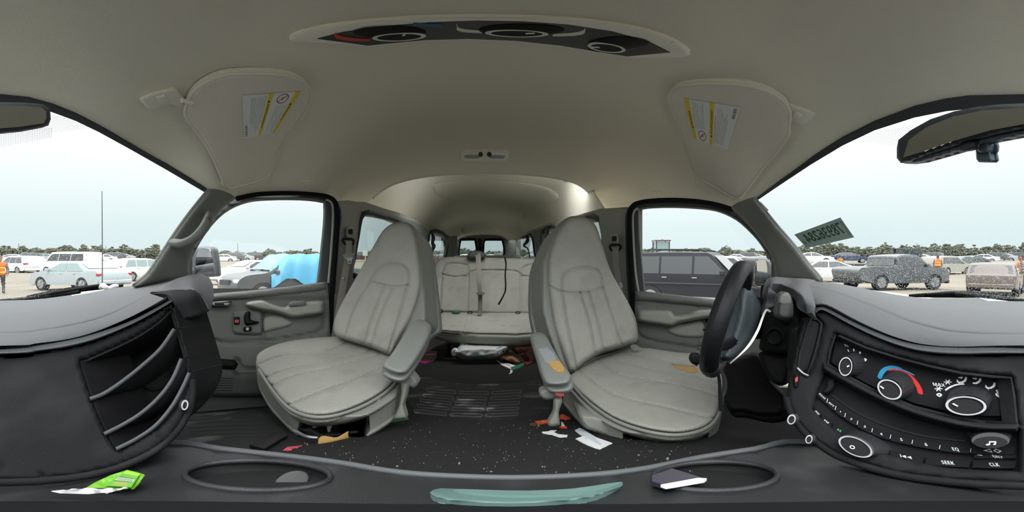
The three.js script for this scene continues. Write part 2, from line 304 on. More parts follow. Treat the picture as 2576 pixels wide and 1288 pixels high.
{
  const ceil = struct('ceiling', 'pale grey felt headliner of the van');
  const low = [[-560, 240], ...trimTopL.slice(1, -1).map(([u, v]) => [u, v + 5]), [530, 490], [580, 503], [640, 492], [700, 488], [780, 490], [840, 498], [860, 512], [920, 516], [940, 497], ...cr([[940, 497], [960, 480], [1000, 460], [1080, 443], [1215, 436], [1350, 442], [1430, 455], [1470, 475], [1495, 505]], 4), [1510, 528], [1575, 527], [1600, 515], [1650, 507], [1720, 506], [1790, 514], [1850, 526], ...trimTopR.slice(0, -1).map(([u, v]) => [u, v + 5]), [3136, 252]];
  mesh('headliner', patch([...low, [3136, -170], [-560, -170]], headD, { cell: 24, thick: .02, uv: 'xz' }), M.headliner, ceil);
  // roof behind the front bow, with its pressed pans
  const rearD = tps([[930, 500, 3.6], [1100, 440, 4.6], [1288, 430, 4.7], [1470, 450, 4.6], [1520, 520, 3.7], [1000, 540, 4.4], [1060, 562, 5.6], [1130, 588, 8.3], [1288, 520, 6.4], [1288, 560, 8], [1230, 583, 9], [1380, 562, 6], [1450, 545, 4.7], [1300, 587, 8.4]], .0005);
  const rear = [[904, 534], [935, 490], [970, 462], [1080, 435], [1215, 428], [1350, 434], [1440, 448], [1490, 480], [1530, 548], [1446, 568], [1384, 584], [1344, 596], [1300, 604], [1265, 606], [1145, 606], [1096, 594], [1056, 580], [1004, 562], [954, 548]];
  mesh('rear_headliner', patch(rear, rearD, { cell: 10, thick: .02, uv: 'xz' }), M.headliner, ceil);
  const pan = (q, lift, r) => mesh('roof_pan', patch(cr(q, 4, true), shift(rearD, -lift), { cell: 6, thick: .05, edge: [r, lift * .9], uv: 'xz' }), M.headliner, ceil);
  pan([[1090, 478], [1104, 462], [1190, 456], [1290, 458], [1370, 470], [1405, 492], [1392, 512], [1310, 512], [1200, 505], [1120, 500]], .05, 14);
  pan([[1105, 550], [1150, 532], [1250, 530], [1320, 536], [1310, 558], [1270, 570], [1170, 566]], .08, 7);
  pan([[1160, 578], [1180, 570], [1240, 571], [1256, 581], [1240, 590], [1175, 590]], .12, 4);
  // roof bow welt
  mesh('roof_bow', sweep(cr([[937, 500], [960, 480], [1000, 460], [1080, 443], [1215, 436], [1350, 442], [1430, 455], [1470, 475], [1498, 507]], 6).map(([u, v]) => P(u, v, headD(u, v) - .004)), () => [.008, .008]), M.headliner, ceil);
  for (const [u, v, r] of [[1215, 421, 11], [1072, 430, 9], [1005, 444, 9], [1360, 437, 10], [1425, 455, 9], [1138, 511, 6], [1286, 516, 6], [1123, 545, 8], [1302, 552, 8]])
    mesh('push_clip', patch(ell(u, v, r, r * .42, 16), (a, b) => (v > 500 ? rearD : headD)(a, b) - .012, { cell: 5, thick: .012, edge: [4, .006] }), M.headliner, ceil);
  for (const [u, v] of [[775, 461], [1650, 488]]) mesh('cover_plate', patch(rrect(u - 15, v - 6, u + 15, v + 6, 4), shift(headD, -.008), { cell: 5, thick: .008 }), M.headliner, ceil);
}
// dark band printed along the top of the windscreen
{
  const strip = (top, off) => [...top, ...top.map(([u, v], i) => [u, v + off[i]]).reverse()];
  const bandL = struct('trim_1', 'dark border along the top of the windscreen on the passenger side');
  mesh('border', patch(strip(trimTopL, [18, 18, 17, 16, 14, 13, 13, 12, 9]), shift(headD, -.012), { cell: 12, thick: .02 }), M.seal, bandL);
  const bandR = struct('trim_2', 'dark border along the top of the windscreen on the driver side');
  mesh('border', patch(strip(trimTopR, [6, 12, 16, 18, 20, 24, 26, 28, 24, 24]), shift(headD, -.012), { cell: 12, thick: .02 }), M.seal, bandR);
}
// ---------------------------------------------------------------- windscreen
const screenL = plane([0, 755, 2.0], [0, 250, 1.66], [527, 484, 2.3]);
const screenR = plane([2576, 758, 2.0], [2576, 255, 1.66], [1898, 505, 2.3]);
const win1 = struct('window_1', 'passenger side of the windscreen, wet low down'), win2 = struct('window_2', 'driver side of the windscreen, wet low down');
mesh('pane', patch([[-560, 235], [0, 248], [130, 270], [250, 322], [420, 418], [535, 478], [440, 600], [340, 735], [200, 760], [0, 775], [-560, 785]], screenL, { cell: 60, thick: 0 }), M.glass, win1);
mesh('pane', patch([[3136, 245], [2576, 248], [2440, 250], [2300, 276], [2120, 352], [1960, 458], [1893, 500], [1960, 580], [2060, 715], [2200, 745], [2330, 770], [2576, 778], [3136, 785]], screenR, { cell: 60, thick: 0 }), M.glass, win2);
{ // water drops low on the glass
  const drop = new THREE.SphereGeometry(1, 7, 5), wet = mat('water', '#dfe6e8', .05, { transmission: 1, ior: 1.33, thickness: .004 });
  const drops = (win, dep, spots) => {
    const im = new THREE.InstancedMesh(drop, wet, spots.length), m = new THREE.Matrix4(), q = new THREE.Quaternion();
    spots.forEach(([u, v, r], i) => { const p = P(u, v, dep(u, v) - .001); q.setFromUnitVectors(V(0, 1, 0), normalAt(dep, u, v)); m.compose(p, q, V(r, r * .35, r * 1.15)); im.setMatrixAt(i, m); });
    im.name = 'rain_drops'; im.userData = { kind: 'stuff', label: 'fine rain drops on the glass' }; im.castShadow = im.receiveShadow = true; win.add(im);
  };
  const L = [], R = [];
  while (L.length < 4200) { const u = rr(0, 420), v = 752 - Math.pow(rnd(), 1.6) * 190; if (rnd() < (v > 635 ? .75 : .18) && v < 756 - u * .09 && u < 520 - (v - 500) * .72) L.push([u, v, rr(.0004, .0012)]); }
  while (R.length < 6000) { const u = rr(1960, 2576), v = 752 - Math.pow(rnd(), 1.5) * 180; if (rnd() < (v > 628 ? .85 : .15) && v < 700 + (u - 2000) * .11 && u > 1900 + (v - 505) * .75) R.push([u, v, rr(.0004, .0012)]); }
  drops(win1, screenL, L); drops(win2, screenR, R);
  // shade dots printed on the glass round the mirror
  const dot = new THREE.CylinderGeometry(1, 1, .4, 6), ink = mat('ink', '#4a5258', .8), spots = { L: [], R: [] };
  for (let j = 0; j < 24; j++) for (let i = 0; i < 70; i++) {
    const t = j / 24, r = .0011 * (1 - .62 * t), u1 = 130 + i * 4.3 + (j % 2) * 2.1, top = 284 + Math.max(0, u1 - 120) * .28, v1 = top + j * 3.6 - Math.max(0, u1 - 130) * .05;
    if (u1 < 236 && v1 < 322 + (236 - u1) * .12 && v1 > top) spots.L.push([u1, v1, r]);
    const u2 = 2150 + i * 6.1 + (j % 2) * 3, tp = 338 - (u2 - 2150) * .17, v2 = tp + j * 3.6 + 4; if (u2 < 2576 && v2 < 352 + (u2 - 2150) * .16) spots.R.push([u2, v2, r]);
    const u3 = i * 4.3; if (u3 < 130) { const v3 = 322 + j * 2.4; if (v3 < 372 - u3 * .2) spots.L.push([u3, v3, r]); }
  }
  for (const [win, dep, s] of [[win1, screenL, spots.L], [win2, screenR, spots.R]]) {
    const im = new THREE.InstancedMesh(dot, ink, s.length), m = new THREE.Matrix4(), q = new THREE.Quaternion();
    s.forEach(([u, v, r], i) => { q.setFromUnitVectors(V(0, 1, 0), normalAt(dep, u, v)); m.compose(P(u, v, dep(u, v) - .003), q, V(r, .001, r)); im.setMatrixAt(i, m); });
    im.name = 'shade_dots'; im.userData = { kind: 'stuff', label: 'grey dots printed on the glass' }; win.add(im);
  }
}
// the windscreen slopes on over and round behind the lens, from the front edge of the headliner down to the wall under it
{
  const lerpLine = (q, n) => { const L = [0]; for (let i = 1; i < q.length; i++) L.push(L[i - 1] + q[i].distanceTo(q[i - 1])); return Array.from({ length: n }, (_, k) => { const s = L[L.length - 1] * k / (n - 1); let i = 1; while (i < q.length - 1 && L[i] < s) i++; return q[i - 1].clone().lerp(q[i], (s - L[i - 1]) / Math.max(1e-6, L[i] - L[i - 1])); }); };
  const top = []; for (let v = 240; v > -160; v -= 80) top.push(P(-556, v, headD(-556, v))); for (let u = -556; u <= 3132; u += 60) top.push(P(u, -166, headD(u, -166))); for (let v = -166; v <= 250; v += 80) top.push(P(3132, v, headD(3132, v)));
  const base = [P(-556, 784, screenL(-556, 784)), ...cr([[-2.95, -1.2], [-2.8, .1], [-1.7, 1.15], [0, 1.4], [1.7, 1.15], [2.8, .1], [2.95, -1.2]], 6).map(([x, z]) => V(x, EYE - .36, z)), P(3132, 784, screenR(3132, 784))];
  const N = 60, A = lerpLine(top, N), B = lerpLine(base, N), band = (X, Y, t) => { const pos = [...X, ...Y], idx = []; for (let i = 0; i < N - 1; i++) idx.push(i, i + 1, N + i, i + 1, N + i + 1, N + i); return solid(pos, idx, t, (q) => [q.x + q.z, q.y]); };
  const w3 = struct('window_3', 'windscreen sloping over behind the lens'); mesh('pane', band(A, B, 0), M.glass, w3);
  const wf = struct('wall_front', 'lower front wall of the cabin under the windscreen'); mesh('panel', band(B, B.map((q) => V(q.x, EYE - 1.3, q.z)), .05), M.dashblack, wf);
}
// ---------------------------------------------------------------- floor
const floorD = (u, v) => .415 / ((v - 644) / F - .117); // one sloping plane
const fl = struct('floor', 'black carpeted floor of the van');
mesh('carpet', patch([[-400, 1330], [-200, 1090], [380, 1045], [480, 1028], [660, 1012], [850, 980], [920, 965], [1000, 926], [1060, 890], [1120, 850], [1300, 848], [1400, 860], [1500, 895], [1580, 940], [1660, 975], [1730, 985], [1900, 1010], [2100, 1040], [2780, 1090], [2980, 1330]], floorD, { cell: 40, thick: .03, uv: 'xz' }), M.carpet, fl);
{ // under the lens
  const a = [V(-3, EYE - .55, -1), V(3, EYE - .55, -1), V(3, EYE - .5, 1.4), V(-3, EYE - .5, 1.4)];
  mesh('front_floor', solid(a, [0, 2, 1, 0, 3, 2], .03, (q) => [q.x, q.z]), M.carpet, fl);
}
// ---------------------------------------------------------------- front pillars and doors
const doorL = plane([480, 700, 2.3], [830, 700, 2.62], [650, 1000, 2.36]);
const doorR = plane([2096, 700, 2.3], [1600, 700, 2.62], [1850, 1000, 2.4]);
function grooveLines(list, w, d) { return list.map((l) => [cr(l, 5), w, d]); }
{
  const t3 = struct('trim_3', 'grey plastic windscreen pillar with a grab handle beside the passenger door');
  const pil = tps([[527, 483, 2.08], [590, 500, 2.25], [345, 720, 1.95], [470, 690, 2.12], [440, 600, 2.0], [530, 570, 2.17]]);
  mesh('pillar', patch([[522, 484], [532, 478], [560, 480], [592, 498], [560, 524], [530, 562], [500, 603], [484, 635], [476, 665], [474, 702], [438, 706], [338, 724], [372, 690], [400, 650], [440, 590], [480, 535]], pil, { smooth: 4, cell: 4, thick: .012, edge: [14, .02] }), M.trim, t3);
  const q = [[527, 538, 2.1, .02], [523, 556, 2.05, .024], [508, 580, 2.0, .022], [486, 601, 1.98, .021], [462, 613, 1.98, .024], [442, 612, 2.01, .026]];
  const c = cr(q, 6), h = sweep(c.map((k) => P(k[0], k[1], k[2])), (t, i) => [c[i][3], c[i][3] * .75], { radial: 12 });
  const hd = mesh('grab_handle', h, M.trim, t3);
  mesh('screw_cap', patch(ell(521, 550, 4, 6, 16, .3), flat(2.022), { cell: 3, thick: .01 }), M.trimdark, hd);
  // sail panel at the front corner of the door
  mesh('corner_panel', patch([[430, 690], [436, 655], [452, 632], [470, 622], [482, 628], [484, 645], [484, 700], [432, 706]], shift(doorL, -.02), { cell: 8, thick: .03, edge: [5, .01] }), M.trimdark, t3);

  const t4 = struct('trim_4', 'grey plastic windscreen pillar beside the driver door');
  const pr = tps([[1897, 507, 2.1], [1850, 522, 2.25], [2062, 706, 1.98], [1960, 690, 2.12], [1990, 600, 2.05], [1910, 570, 2.18]]);
  mesh('pillar', patch([[1902, 506], [1890, 500], [1868, 506], [1840, 522], [1866, 548], [1900, 588], [1926, 622], [1942, 650], [1956, 700], [1985, 704], [2066, 712], [2030, 660], [1995, 615], [1950, 565]], pr, { smooth: 4, cell: 4, thick: .012, edge: [14, .02] }), M.trim, t4);
  mesh('corner_panel', patch([[1945, 640], [1958, 655], [1968, 680], [1970, 704], [1940, 706], [1942, 650]], shift(doorR, -.02), { cell: 8, thick: .03, edge: [5, .01] }), M.trimdark, t4);
}
// ---- passenger door
const frameOut = [[462, 720], [468, 670], [480, 632], [505, 592], [535, 550], [568, 516], [600, 496], [650, 484], [730, 481], [800, 485], [835, 493], [852, 512], [857, 545], [848, 660], [838, 820], [846, 985], [462, 985]];
const winL = [[478, 737], [478, 665], [492, 628], [515, 588], [545, 550], [580, 522], [625, 504], [680, 498], [760, 498], [812, 504], [818, 512], [817, 560], [808, 650], [801, 705], [796, 712], [700, 722], [620, 730], [540, 736]];
{
  const d1 = struct('door_1', 'grey front passenger door with a framed window');
  const D = doorL;
  mesh('window_frame', patch(cr(frameOut.slice(0, 15), 3).concat([[846, 985], [462, 985]]), D, { cell: 16, thick: .05, holes: [cr(winL.slice(0, 13), 3).concat(winL.slice(13))], edge: [9, .02] }), M.seal, d1);
  mesh('pane', patch([[470, 745], [470, 640], [545, 540], [620, 495], [760, 490], [825, 497], [810, 716], [540, 742]], shift(D, .03), { cell: 60, thick: 0 }), M.glass, d1);
  mesh('weather_seal', sweep(cr([[596, 500], [650, 489], [730, 486], [800, 490], [832, 498], [846, 516], [849, 560], [842, 660], [834, 770], [833, 838]], 5).map(([u, v]) => P(u, v, Math.min(D(u, v), v < 540 ? headD(u, v) : 9) - .016)), () => [.011, .011]), M.rubber, d1);
  mesh('frame_edge', sweep(cr([[820, 502], [834, 510], [838, 540], [834, 620], [826, 712]], 5).map(([u, v]) => P(u, v, D(u, v) - .01)), () => [.006, .006]), M.trimlight, d1);
  // inner panel
  const panel = [[464, 742], [540, 742], [640, 733], [720, 724], [800, 713], [824, 711], [828, 760], [832, 850], [840, 985], [700, 996], [600, 1000], [520, 996], [476, 986]];
  const pd = (u, v) => D(u, v) - .03 - (v < 752 ? .012 : 0);
  mesh('door_panel', patch(panel, pd, { cell: 6, thick: .05, edge: [6, .01], grooves: grooveLines([[[520, 775], [524, 825], [535, 852], [570, 862], [680, 858], [760, 846], [810, 830], [818, 800], [818, 742]], [[480, 922], [560, 926], [590, 924], [598, 902], [612, 926], [680, 932]], [[660, 770], [663, 858]]], 2.6, .016) }), M.trim, d1);
  mesh('window_ledge', patch([[470, 744], [540, 738], [640, 730], [730, 720], [822, 708], [824, 730], [740, 741], [640, 750], [540, 757], [470, 762]], shift(D, -.06), { cell: 6, thick: .04, edge: [12, .025] }), M.trim, d1);
  mesh('lower_panel', patch([[478, 925], [590, 930], [600, 938], [680, 940], [700, 996], [660, 1000], [540, 998], [500, 985], [480, 960]], shift(D, -.06), { cell: 8, thick: .05, edge: [10, .03], smooth: 2 }), M.trimdark, d1);
  for (let k = 0; k < 6; k++) mesh('grille_rib', patch(rrect(500 + k * 2, 948 + k * 6, 586, 951 + k * 6, 1.2), shift(D, -.068), { cell: 6, thick: .01 }), M.trimdark, d1);
  mesh('map_pocket', patch([[488, 902], [590, 905], [594, 926], [578, 929], [500, 922]], shift(D, -.045), { cell: 6, thick: .02, edge: [5, .012], smooth: 2 }), M.black, d1);
  const arm = mesh('armrest', patch([[622, 760], [650, 755], [664, 756], [690, 766], [716, 772], [730, 765], [770, 759], [812, 757], [815, 775], [810, 790], [770, 796], [738, 800], [716, 793], [690, 786], [660, 782], [632, 775], [620, 768]], shift(D, -.11), { cell: 4, thick: .08, edge: [9, .05], smooth: 3 }), M.trimlight, d1);
  mesh('pull_cup', patch([[728, 762], [736, 758], [770, 757], [770, 768], [735, 772], [728, 770]], shift(D, -.125), { cell: 4, thick: .02, edge: [4, .01] }), M.trim, arm);
  mesh('hand_recess', patch([[664, 800], [700, 792], [730, 806], [738, 812], [722, 822], [680, 832], [664, 834]], shift(D, -.045), { cell: 4, thick: .02, edge: [7, .012], smooth: 3 }), M.trimlight, d1);
  mesh('switch_plate', patch([[586, 788], [600, 782], [652, 779], [658, 790], [660, 836], [640, 842], [600, 840], [586, 832]], shift(D, -.05), { cell: 4, thick: .03, edge: [4, .01], smooth: 2 }), M.trim, d1);
  mesh('inner_handle', patch([[614, 800], [617, 787], [624, 783], [630, 786], [631, 804], [650, 809], [650, 813], [630, 817], [618, 817]], shift(D, -.075), { cell: 3, thick: .03, edge: [4, .012], smooth: 3 }), M.black, d1);
  const lk = mesh('lock_switch', patch(rrect(589, 797, 603, 816, 2), shift(D, -.066), { cell: 4, thick: .015, edge: [2, .004] }), M.black, d1);
  mesh('lock_button', patch(rrect(591, 804, 601, 812, 1), shift(D, -.072), { cell: 4, thick: .01 }), M.red, lk, 'red lock button');
  const ws = mesh('window_switch', patch(rrect(613, 822, 633, 833, 2), shift(D, -.066), { cell: 4, thick: .015, edge: [2, .004] }), M.black, d1);
  mesh('rocker', patch(rrect(619, 824, 626, 831, 1), shift(D, -.072), { cell: 3, thick: .01 }), M.chrome, ws);
  const pl = mesh('sill_plate', patch([[530, 760], [582, 756], [584, 763], [576, 773], [530, 774]], shift(D, -.075), { cell: 5, thick: .012, edge: [3, .005] }), M.chrome, d1, 'bright metal plate with a slot');
  mesh('slot', patch(rrect(540, 763, 564, 767, 1), shift(D, -.077), { cell: 5, thick: .004 }), M.black, pl);
}
// ---- driver door
const frameOutR = [[1962, 740], [1958, 690], [1950, 652], [1925, 605], [1895, 568], [1860, 537], [1810, 514], [1760, 503], [1690, 499], [1630, 502], [1592, 512], [1576, 532], [1573, 570], [1577, 700], [1588, 850], [1590, 985], [1962, 985]];
const winR = [[1952, 752], [1948, 690], [1940, 655], [1915, 612], [1885, 578], [1852, 550], [1812, 531], [1770, 523], [1700, 519], [1640, 520], [1612, 524], [1606, 532], [1608, 600], [1616, 690], [1620, 730], [1628, 735], [1700, 744], [1760, 751], [1830, 757], [1910, 758]];
{
  const d2 = struct('door_2', 'grey front driver door with a framed window');
  const D = doorR;
  mesh('window_frame', patch(cr(frameOutR.slice(0, 15), 3).concat([[1590, 985], [1962, 985]]), D, { cell: 16, thick: .05, holes: [cr(winR.slice(0, 13), 3).concat(winR.slice(13))], edge: [9, .02] }), M.seal, d2);
  mesh('pane', patch([[1960, 770], [1955, 640], [1850, 540], [1760, 515], [1640, 512], [1600, 522], [1614, 738], [1830, 764]], shift(D, .03), { cell: 60, thick: 0 }), M.glass, d2);
  mesh('weather_seal', sweep(cr([[1846, 528], [1800, 514], [1740, 505], [1670, 503], [1610, 509], [1588, 524], [1583, 570], [1588, 700], [1596, 840]], 5).map(([u, v]) => P(u, v, Math.min(D(u, v), v < 540 ? headD(u, v) : 9) - .016)), () => [.011, .011]), M.rubber, d2);
  mesh('frame_edge', sweep(cr([[1606, 524], [1594, 534], [1592, 570], [1598, 680], [1606, 734]], 5).map(([u, v]) => P(u, v, D(u, v) - .01)), () => [.006, .006]), M.trimlight, d2);
  const pd = (u, v) => D(u, v) - .03;
  mesh('door_panel', patch([[1598, 733], [1620, 734], [1720, 746], [1830, 758], [1950, 762], [1962, 985], [1590, 985]], pd, { cell: 6, thick: .05, edge: [6, .01], grooves: grooveLines([[[1606, 790], [1606, 840], [1640, 858], [1720, 872], [1790, 880]], [[1604, 768], [1680, 762], [1745, 764], [1762, 772]], [[1766, 800], [1758, 880]]], 2.6, .016) }), M.trim, d2);
  mesh('window_ledge', patch([[1598, 733], [1625, 733], [1720, 744], [1820, 755], [1955, 760], [1955, 778], [1820, 776], [1720, 765], [1640, 757], [1600, 756]], shift(D, -.06), { cell: 6, thick: .04, edge: [12, .025] }), M.trim, d2);
  mesh('armrest', patch([[1604, 782], [1620, 778], [1680, 780], [1692, 788], [1700, 793], [1730, 789], [1752, 780], [1800, 778], [1806, 790], [1790, 800], [1750, 806], [1710, 814], [1690, 822], [1660, 818], [1610, 810], [1603, 798]], shift(D, -.11), { cell: 4, thick: .08, edge: [9, .05], smooth: 3 }), M.trimlight, d2);
  mesh('hand_recess', patch([[1680, 830], [1700, 815], [1730, 812], [1768, 806], [1770, 846], [1720, 848], [1690, 840]], shift(D, -.045), { cell: 4, thick: .02, edge: [7, .012], smooth: 3 }), M.trimlight, d2);
  mesh('inner_handle', patch([[1774, 805], [1790, 803], [1796, 815], [1790, 830], [1774, 832], [1768, 828], [1782, 824]], shift(D, -.06), { cell: 3, thick: .03, edge: [4, .012], smooth: 3 }), M.black, d2);
}
{ // sills below the doors
  const sl = struct('baseboard_left', 'dark sill below the passenger door'), sr = struct('baseboard_right', 'dark sill below the driver door');
  mesh('sill', patch([[380, 940], [480, 975], [880, 960], [930, 940], [930, 1060], [380, 1110]], shift(doorL, -.012), { cell: 20, thick: .05 }), M.trimdark, sl);
  mesh('sill', patch([[2196, 940], [1980, 975], [1580, 960], [1490, 930], [1490, 1060], [2196, 1110]], shift(doorR, -.012), { cell: 20, thick: .05 }), M.trimdark, sr);
}
// ---------------------------------------------------------------- centre pillars with their belts
function beltPillar(side) {
  const s = side < 0, X = (u) => s ? u : 2576 - u + 4, dy = s ? 0 : 18;
  const t = struct(s ? 'trim_5' : 'trim_6', s ? 'grey centre pillar behind the passenger seat' : 'grey centre pillar behind the driver seat');
  const D = s ? plane([860, 700, 2.72], [920, 700, 3.0], [890, 500, 2.86]) : plane([1716 - 140, 700, 2.72], [1510, 700, 3.0], [1540, 500, 2.86]);
  const q = s ? [[852, 508], [880, 504], [916, 512], [912, 540], [905, 575], [896, 640], [888, 690], [884, 720], [905, 735], [910, 1000], [838, 1000], [836, 830], [838, 760], [846, 690], [852, 600], [858, 545]]
    : [[1506, 530], [1530, 524], [1572, 528], [1574, 600], [1580, 700], [1585, 760], [1590, 1000], [1490, 1000], [1500, 760], [1532, 738], [1524, 690], [1516, 620], [1508, 565]];
  mesh('pillar', patch(q, D, { cell: 8, thick: .06, edge: [8, .025] }), M.trimlight, t);
  mesh('lower_cover', patch(s ? [[838, 740], [870, 738], [900, 726], [915, 735], [912, 990], [838, 990]] : [[1588, 756], [1560, 754], [1534, 744], [1510, 750], [1500, 990], [1590, 990]], shift(D, -.03), { cell: 8, thick: .03, edge: [5, .012] }), M.trimlight, t);
}
beltPillar(-1); beltPillar(1);
{
  const D = flat(2.66);
  const b = thing('seat_belt', 'grey seat belt hanging from the pillar behind the passenger seat, tongue halfway down', 'seat belt');
  const g = mesh('height_adjuster', patch([[870, 574], [876, 569], [886, 570], [888, 590], [886, 606], [874, 606], [869, 592]], flat(2.72), { cell: 4, thick: .05, edge: [5, .02], smooth: 3 }), M.trimlight, b);
  mesh('slot', patch(rrect(876, 576, 885, 589, 2), flat(2.705), { cell: 4, thick: .02 }), M.black, g);
  mesh('belt_guide', sweep(cr([[863, 602], [866, 612], [876, 617], [888, 613], [888, 603], [876, 600]], 4, true).map(([u, v]) => P(u, v, 2.68)), () => [.006, .006], { closed: true }), M.black, b);
  mesh('webbing', strap([[878, 606, 2.67, 15], [877, 640, 2.64, 15], [868, 690, 2.6, 16], [858, 750, 2.55, 17], [850, 800, 2.5, 18], [842, 850, 2.5, 18]], .004), M.belt, b);
  mesh('return_webbing', strap([[884, 608, 2.7, 14], [880, 660, 2.7, 15], [874, 740, 2.7, 15]], .004), M.belt, b);
  const tg = mesh('tongue', patch([[866, 640], [888, 638], [888, 648], [884, 656], [884, 664], [876, 664], [874, 654], [866, 648]], flat(2.6), { cell: 3, thick: .006, holes: [rect(877, 656, 882, 661)] }), M.steel, b);
  mesh('tongue_grip', patch([[862, 642], [872, 637], [888, 636], [891, 642], [884, 646], [870, 648]], flat(2.595), { cell: 3, thick: .012, smooth: 3 }), M.trim, tg);
  mesh('stop_button', patch(ell(863, 700, 3, 3, 12), flat(2.58), { cell: 3, thick: .006 }), M.trimlight, b);
  const c = thing('seat_belt', 'grey seat belt hanging straight down the pillar behind the driver seat', 'seat belt');
  const g2 = mesh('height_adjuster', patch([[1538, 594], [1544, 588], [1554, 589], [1556, 610], [1553, 622], [1542, 622], [1537, 610]], flat(2.72), { cell: 4, thick: .05, edge: [5, .02], smooth: 3 }), M.trimlight, c);
  mesh('slot', patch(rrect(1541, 594, 1551, 606, 2), flat(2.705), { cell: 4, thick: .02 }), M.black, g2);
  mesh('belt_guide', sweep(cr([[1535, 618], [1537, 628], [1548, 632], [1560, 626], [1560, 618], [1548, 615]], 4, true).map(([u, v]) => P(u, v, 2.68)), () => [.006, .006], { closed: true }), M.black, c);
  mesh('webbing', strap([[1548, 622, 2.67, 16], [1549, 660, 2.66, 15], [1556, 710, 2.64, 14], [1566, 770, 2.6, 14], [1574, 840, 2.56, 14]], .004), M.belt, c);
  mesh('tongue', patch([[1557, 712], [1564, 710], [1567, 722], [1560, 726]], flat(2.6), { cell: 3, thick: .006 }), M.steel, c);
}
// ---------------------------------------------------------------- side walls behind the front doors, rear doors
const wallLq = [[840, 2.78], [920, 3.0], [1000, 3.7], [1045, 4.7], [1075, 5.8], [1100, 6.9], [1130, 8.6], [1170, 9.4]];
const wallRq = [[1300, 9.2], [1345, 6.8], [1400, 5.2], [1450, 4.2], [1510, 3.3], [1590, 2.8]];
const alongU = (k) => (u) => { let i = 0; while (i < k.length - 2 && u > k[i + 1][0]) i++; const [a, b] = [k[i], k[i + 1]], t = (u - a[0]) / (b[0] - a[0]); return 1 / ((1 - t) / a[1] + t / b[1]); };
const wallL = alongU(wallLq), wallR = alongU(wallRq);
{
  const w = struct('wall_left', 'grey trimmed side wall with windows behind the passenger seat');
  const h1 = [[912, 541], [960, 547], [986, 553], [1008, 562], [1006, 600], [990, 650], [958, 684], [889, 688], [893, 650], [900, 600]], h2 = [[1040, 572], [1049, 575], [1048, 584], [1042, 582]], h3 = [[1080, 585], [1104, 592], [1122, 599], [1116, 640], [1110, 668], [1074, 690], [1070, 680], [1074, 640]];
  mesh('panel', patch([[846, 506], [918, 508], [962, 523], [1010, 537], [1060, 559], [1100, 575], [1132, 588], [1150, 592], [1150, 790], [1130, 850], [1060, 895], [1000, 930], [918, 975], [846, 985]], wallL, { cell: 10, thick: .06, holes: [h1, h2, h3], uv: 'zy' }), M.trimlight, w);
  mesh('pane', patch([[905, 535], [1012, 556], [1008, 640], [960, 690], [884, 692]], shift(wallL, .03), { cell: 30, thick: 0 }), M.glasstint, w);
  mesh('pane', patch([[1036, 568], [1052, 572], [1050, 588], [1036, 586]], shift(wallL, .03), { cell: 30, thick: 0 }), M.glasstint, w);
  mesh('pane', patch([[1076, 580], [1126, 594], [1114, 672], [1066, 695]], shift(wallL, .03), { cell: 30, thick: 0 }), M.glasstint, w);
  mesh('window_border', sweep(cr([[914, 538], [962, 545], [1000, 555], [1012, 570], [1008, 610], [990, 655], [960, 688], [886, 691], [890, 650], [898, 600]], 4, true).map(([u, v]) => P(u, v, wallL(u) - .012)), () => [.014, .014], { closed: true }), M.seal, w);
  mesh('rail_cover', patch([[930, 527], [975, 537], [1015, 548], [1048, 560], [1050, 572], [1020, 562], [975, 549], [925, 540]], shift(wallL, -.05), { cell: 8, thick: .04, edge: [4, .02] }), M.trim, w);
  mesh('window_border', sweep(cr([[1082, 583], [1124, 596], [1114, 668], [1072, 692], [1072, 640]], 3, true).map(([u, v]) => P(u, v, wallL(u) - .02)), () => [.02, .02], { closed: true }), M.seal, w);
  mesh('pillar_cover', patch([[1040, 562], [1062, 566], [1078, 580], [1072, 640], [1066, 700], [1062, 800], [1040, 800]], shift(wallL, -.08), { cell: 8, thick: .06, edge: [5, .03] }), M.trim, w);
  mesh('rear_pillar', patch([[1118, 592], [1150, 592], [1152, 660], [1118, 672], [1124, 630]], shift(wallL, -.1), { cell: 8, thick: .06, edge: [4, .03] }), M.trim, w);
  const w2 = struct('wall_right', 'grey trimmed side wall with windows behind the driver seat');
  const r1 = [[1298, 603], [1322, 596], [1338, 592], [1346, 640], [1350, 656], [1300, 660]], r2 = [[1364, 583], [1400, 575], [1400, 650], [1372, 656]], r3 = [[1440, 565], [1512, 555], [1512, 690], [1440, 690]];
  mesh('panel', patch([[1268, 590], [1300, 588], [1345, 576], [1382, 562], [1440, 545], [1510, 525], [1590, 520], [1590, 985], [1500, 930], [1400, 860], [1268, 850]], wallR, { cell: 10, thick: .06, holes: [r1, r2, r3], uv: 'zy' }), M.trimlight, w2);
  for (const h of [r1, r2, r3]) { const c = h.reduce((a, p) => [a[0] + p[0] / h.length, a[1] + p[1] / h.length], [0, 0]); mesh('pane', patch(h.map(([u, v]) => [c[0] + (u - c[0]) * 1.08, c[1] + (v - c[1]) * 1.08]), shift(wallR, .03), { cell: 30, thick: 0 }), M.glasstint, w2); mesh('window_border', sweep(cr(h, 3, true).map(([u, v]) => P(u, v, wallR(u) - .015)), () => [.018, .018], { closed: true }), M.seal, w2); }
  mesh('pillar_cover', patch([[1340, 582], [1362, 576], [1372, 640], [1374, 720], [1350, 720], [1352, 650]], shift(wallR, -.08), { cell: 8, thick: .06, edge: [5, .03] }), M.trim, w2);
  mesh('rear_pillar', patch([[1268, 594], [1290, 594], [1300, 650], [1300, 680], [1270, 680]], shift(wallR, -.1), { cell: 8, thick: .06, edge: [4, .03] }), M.trim, w2);
  // rear doors
  const wb = struct('wall_back', 'grey rear doors with two small windows'), DB = flat(9.3);
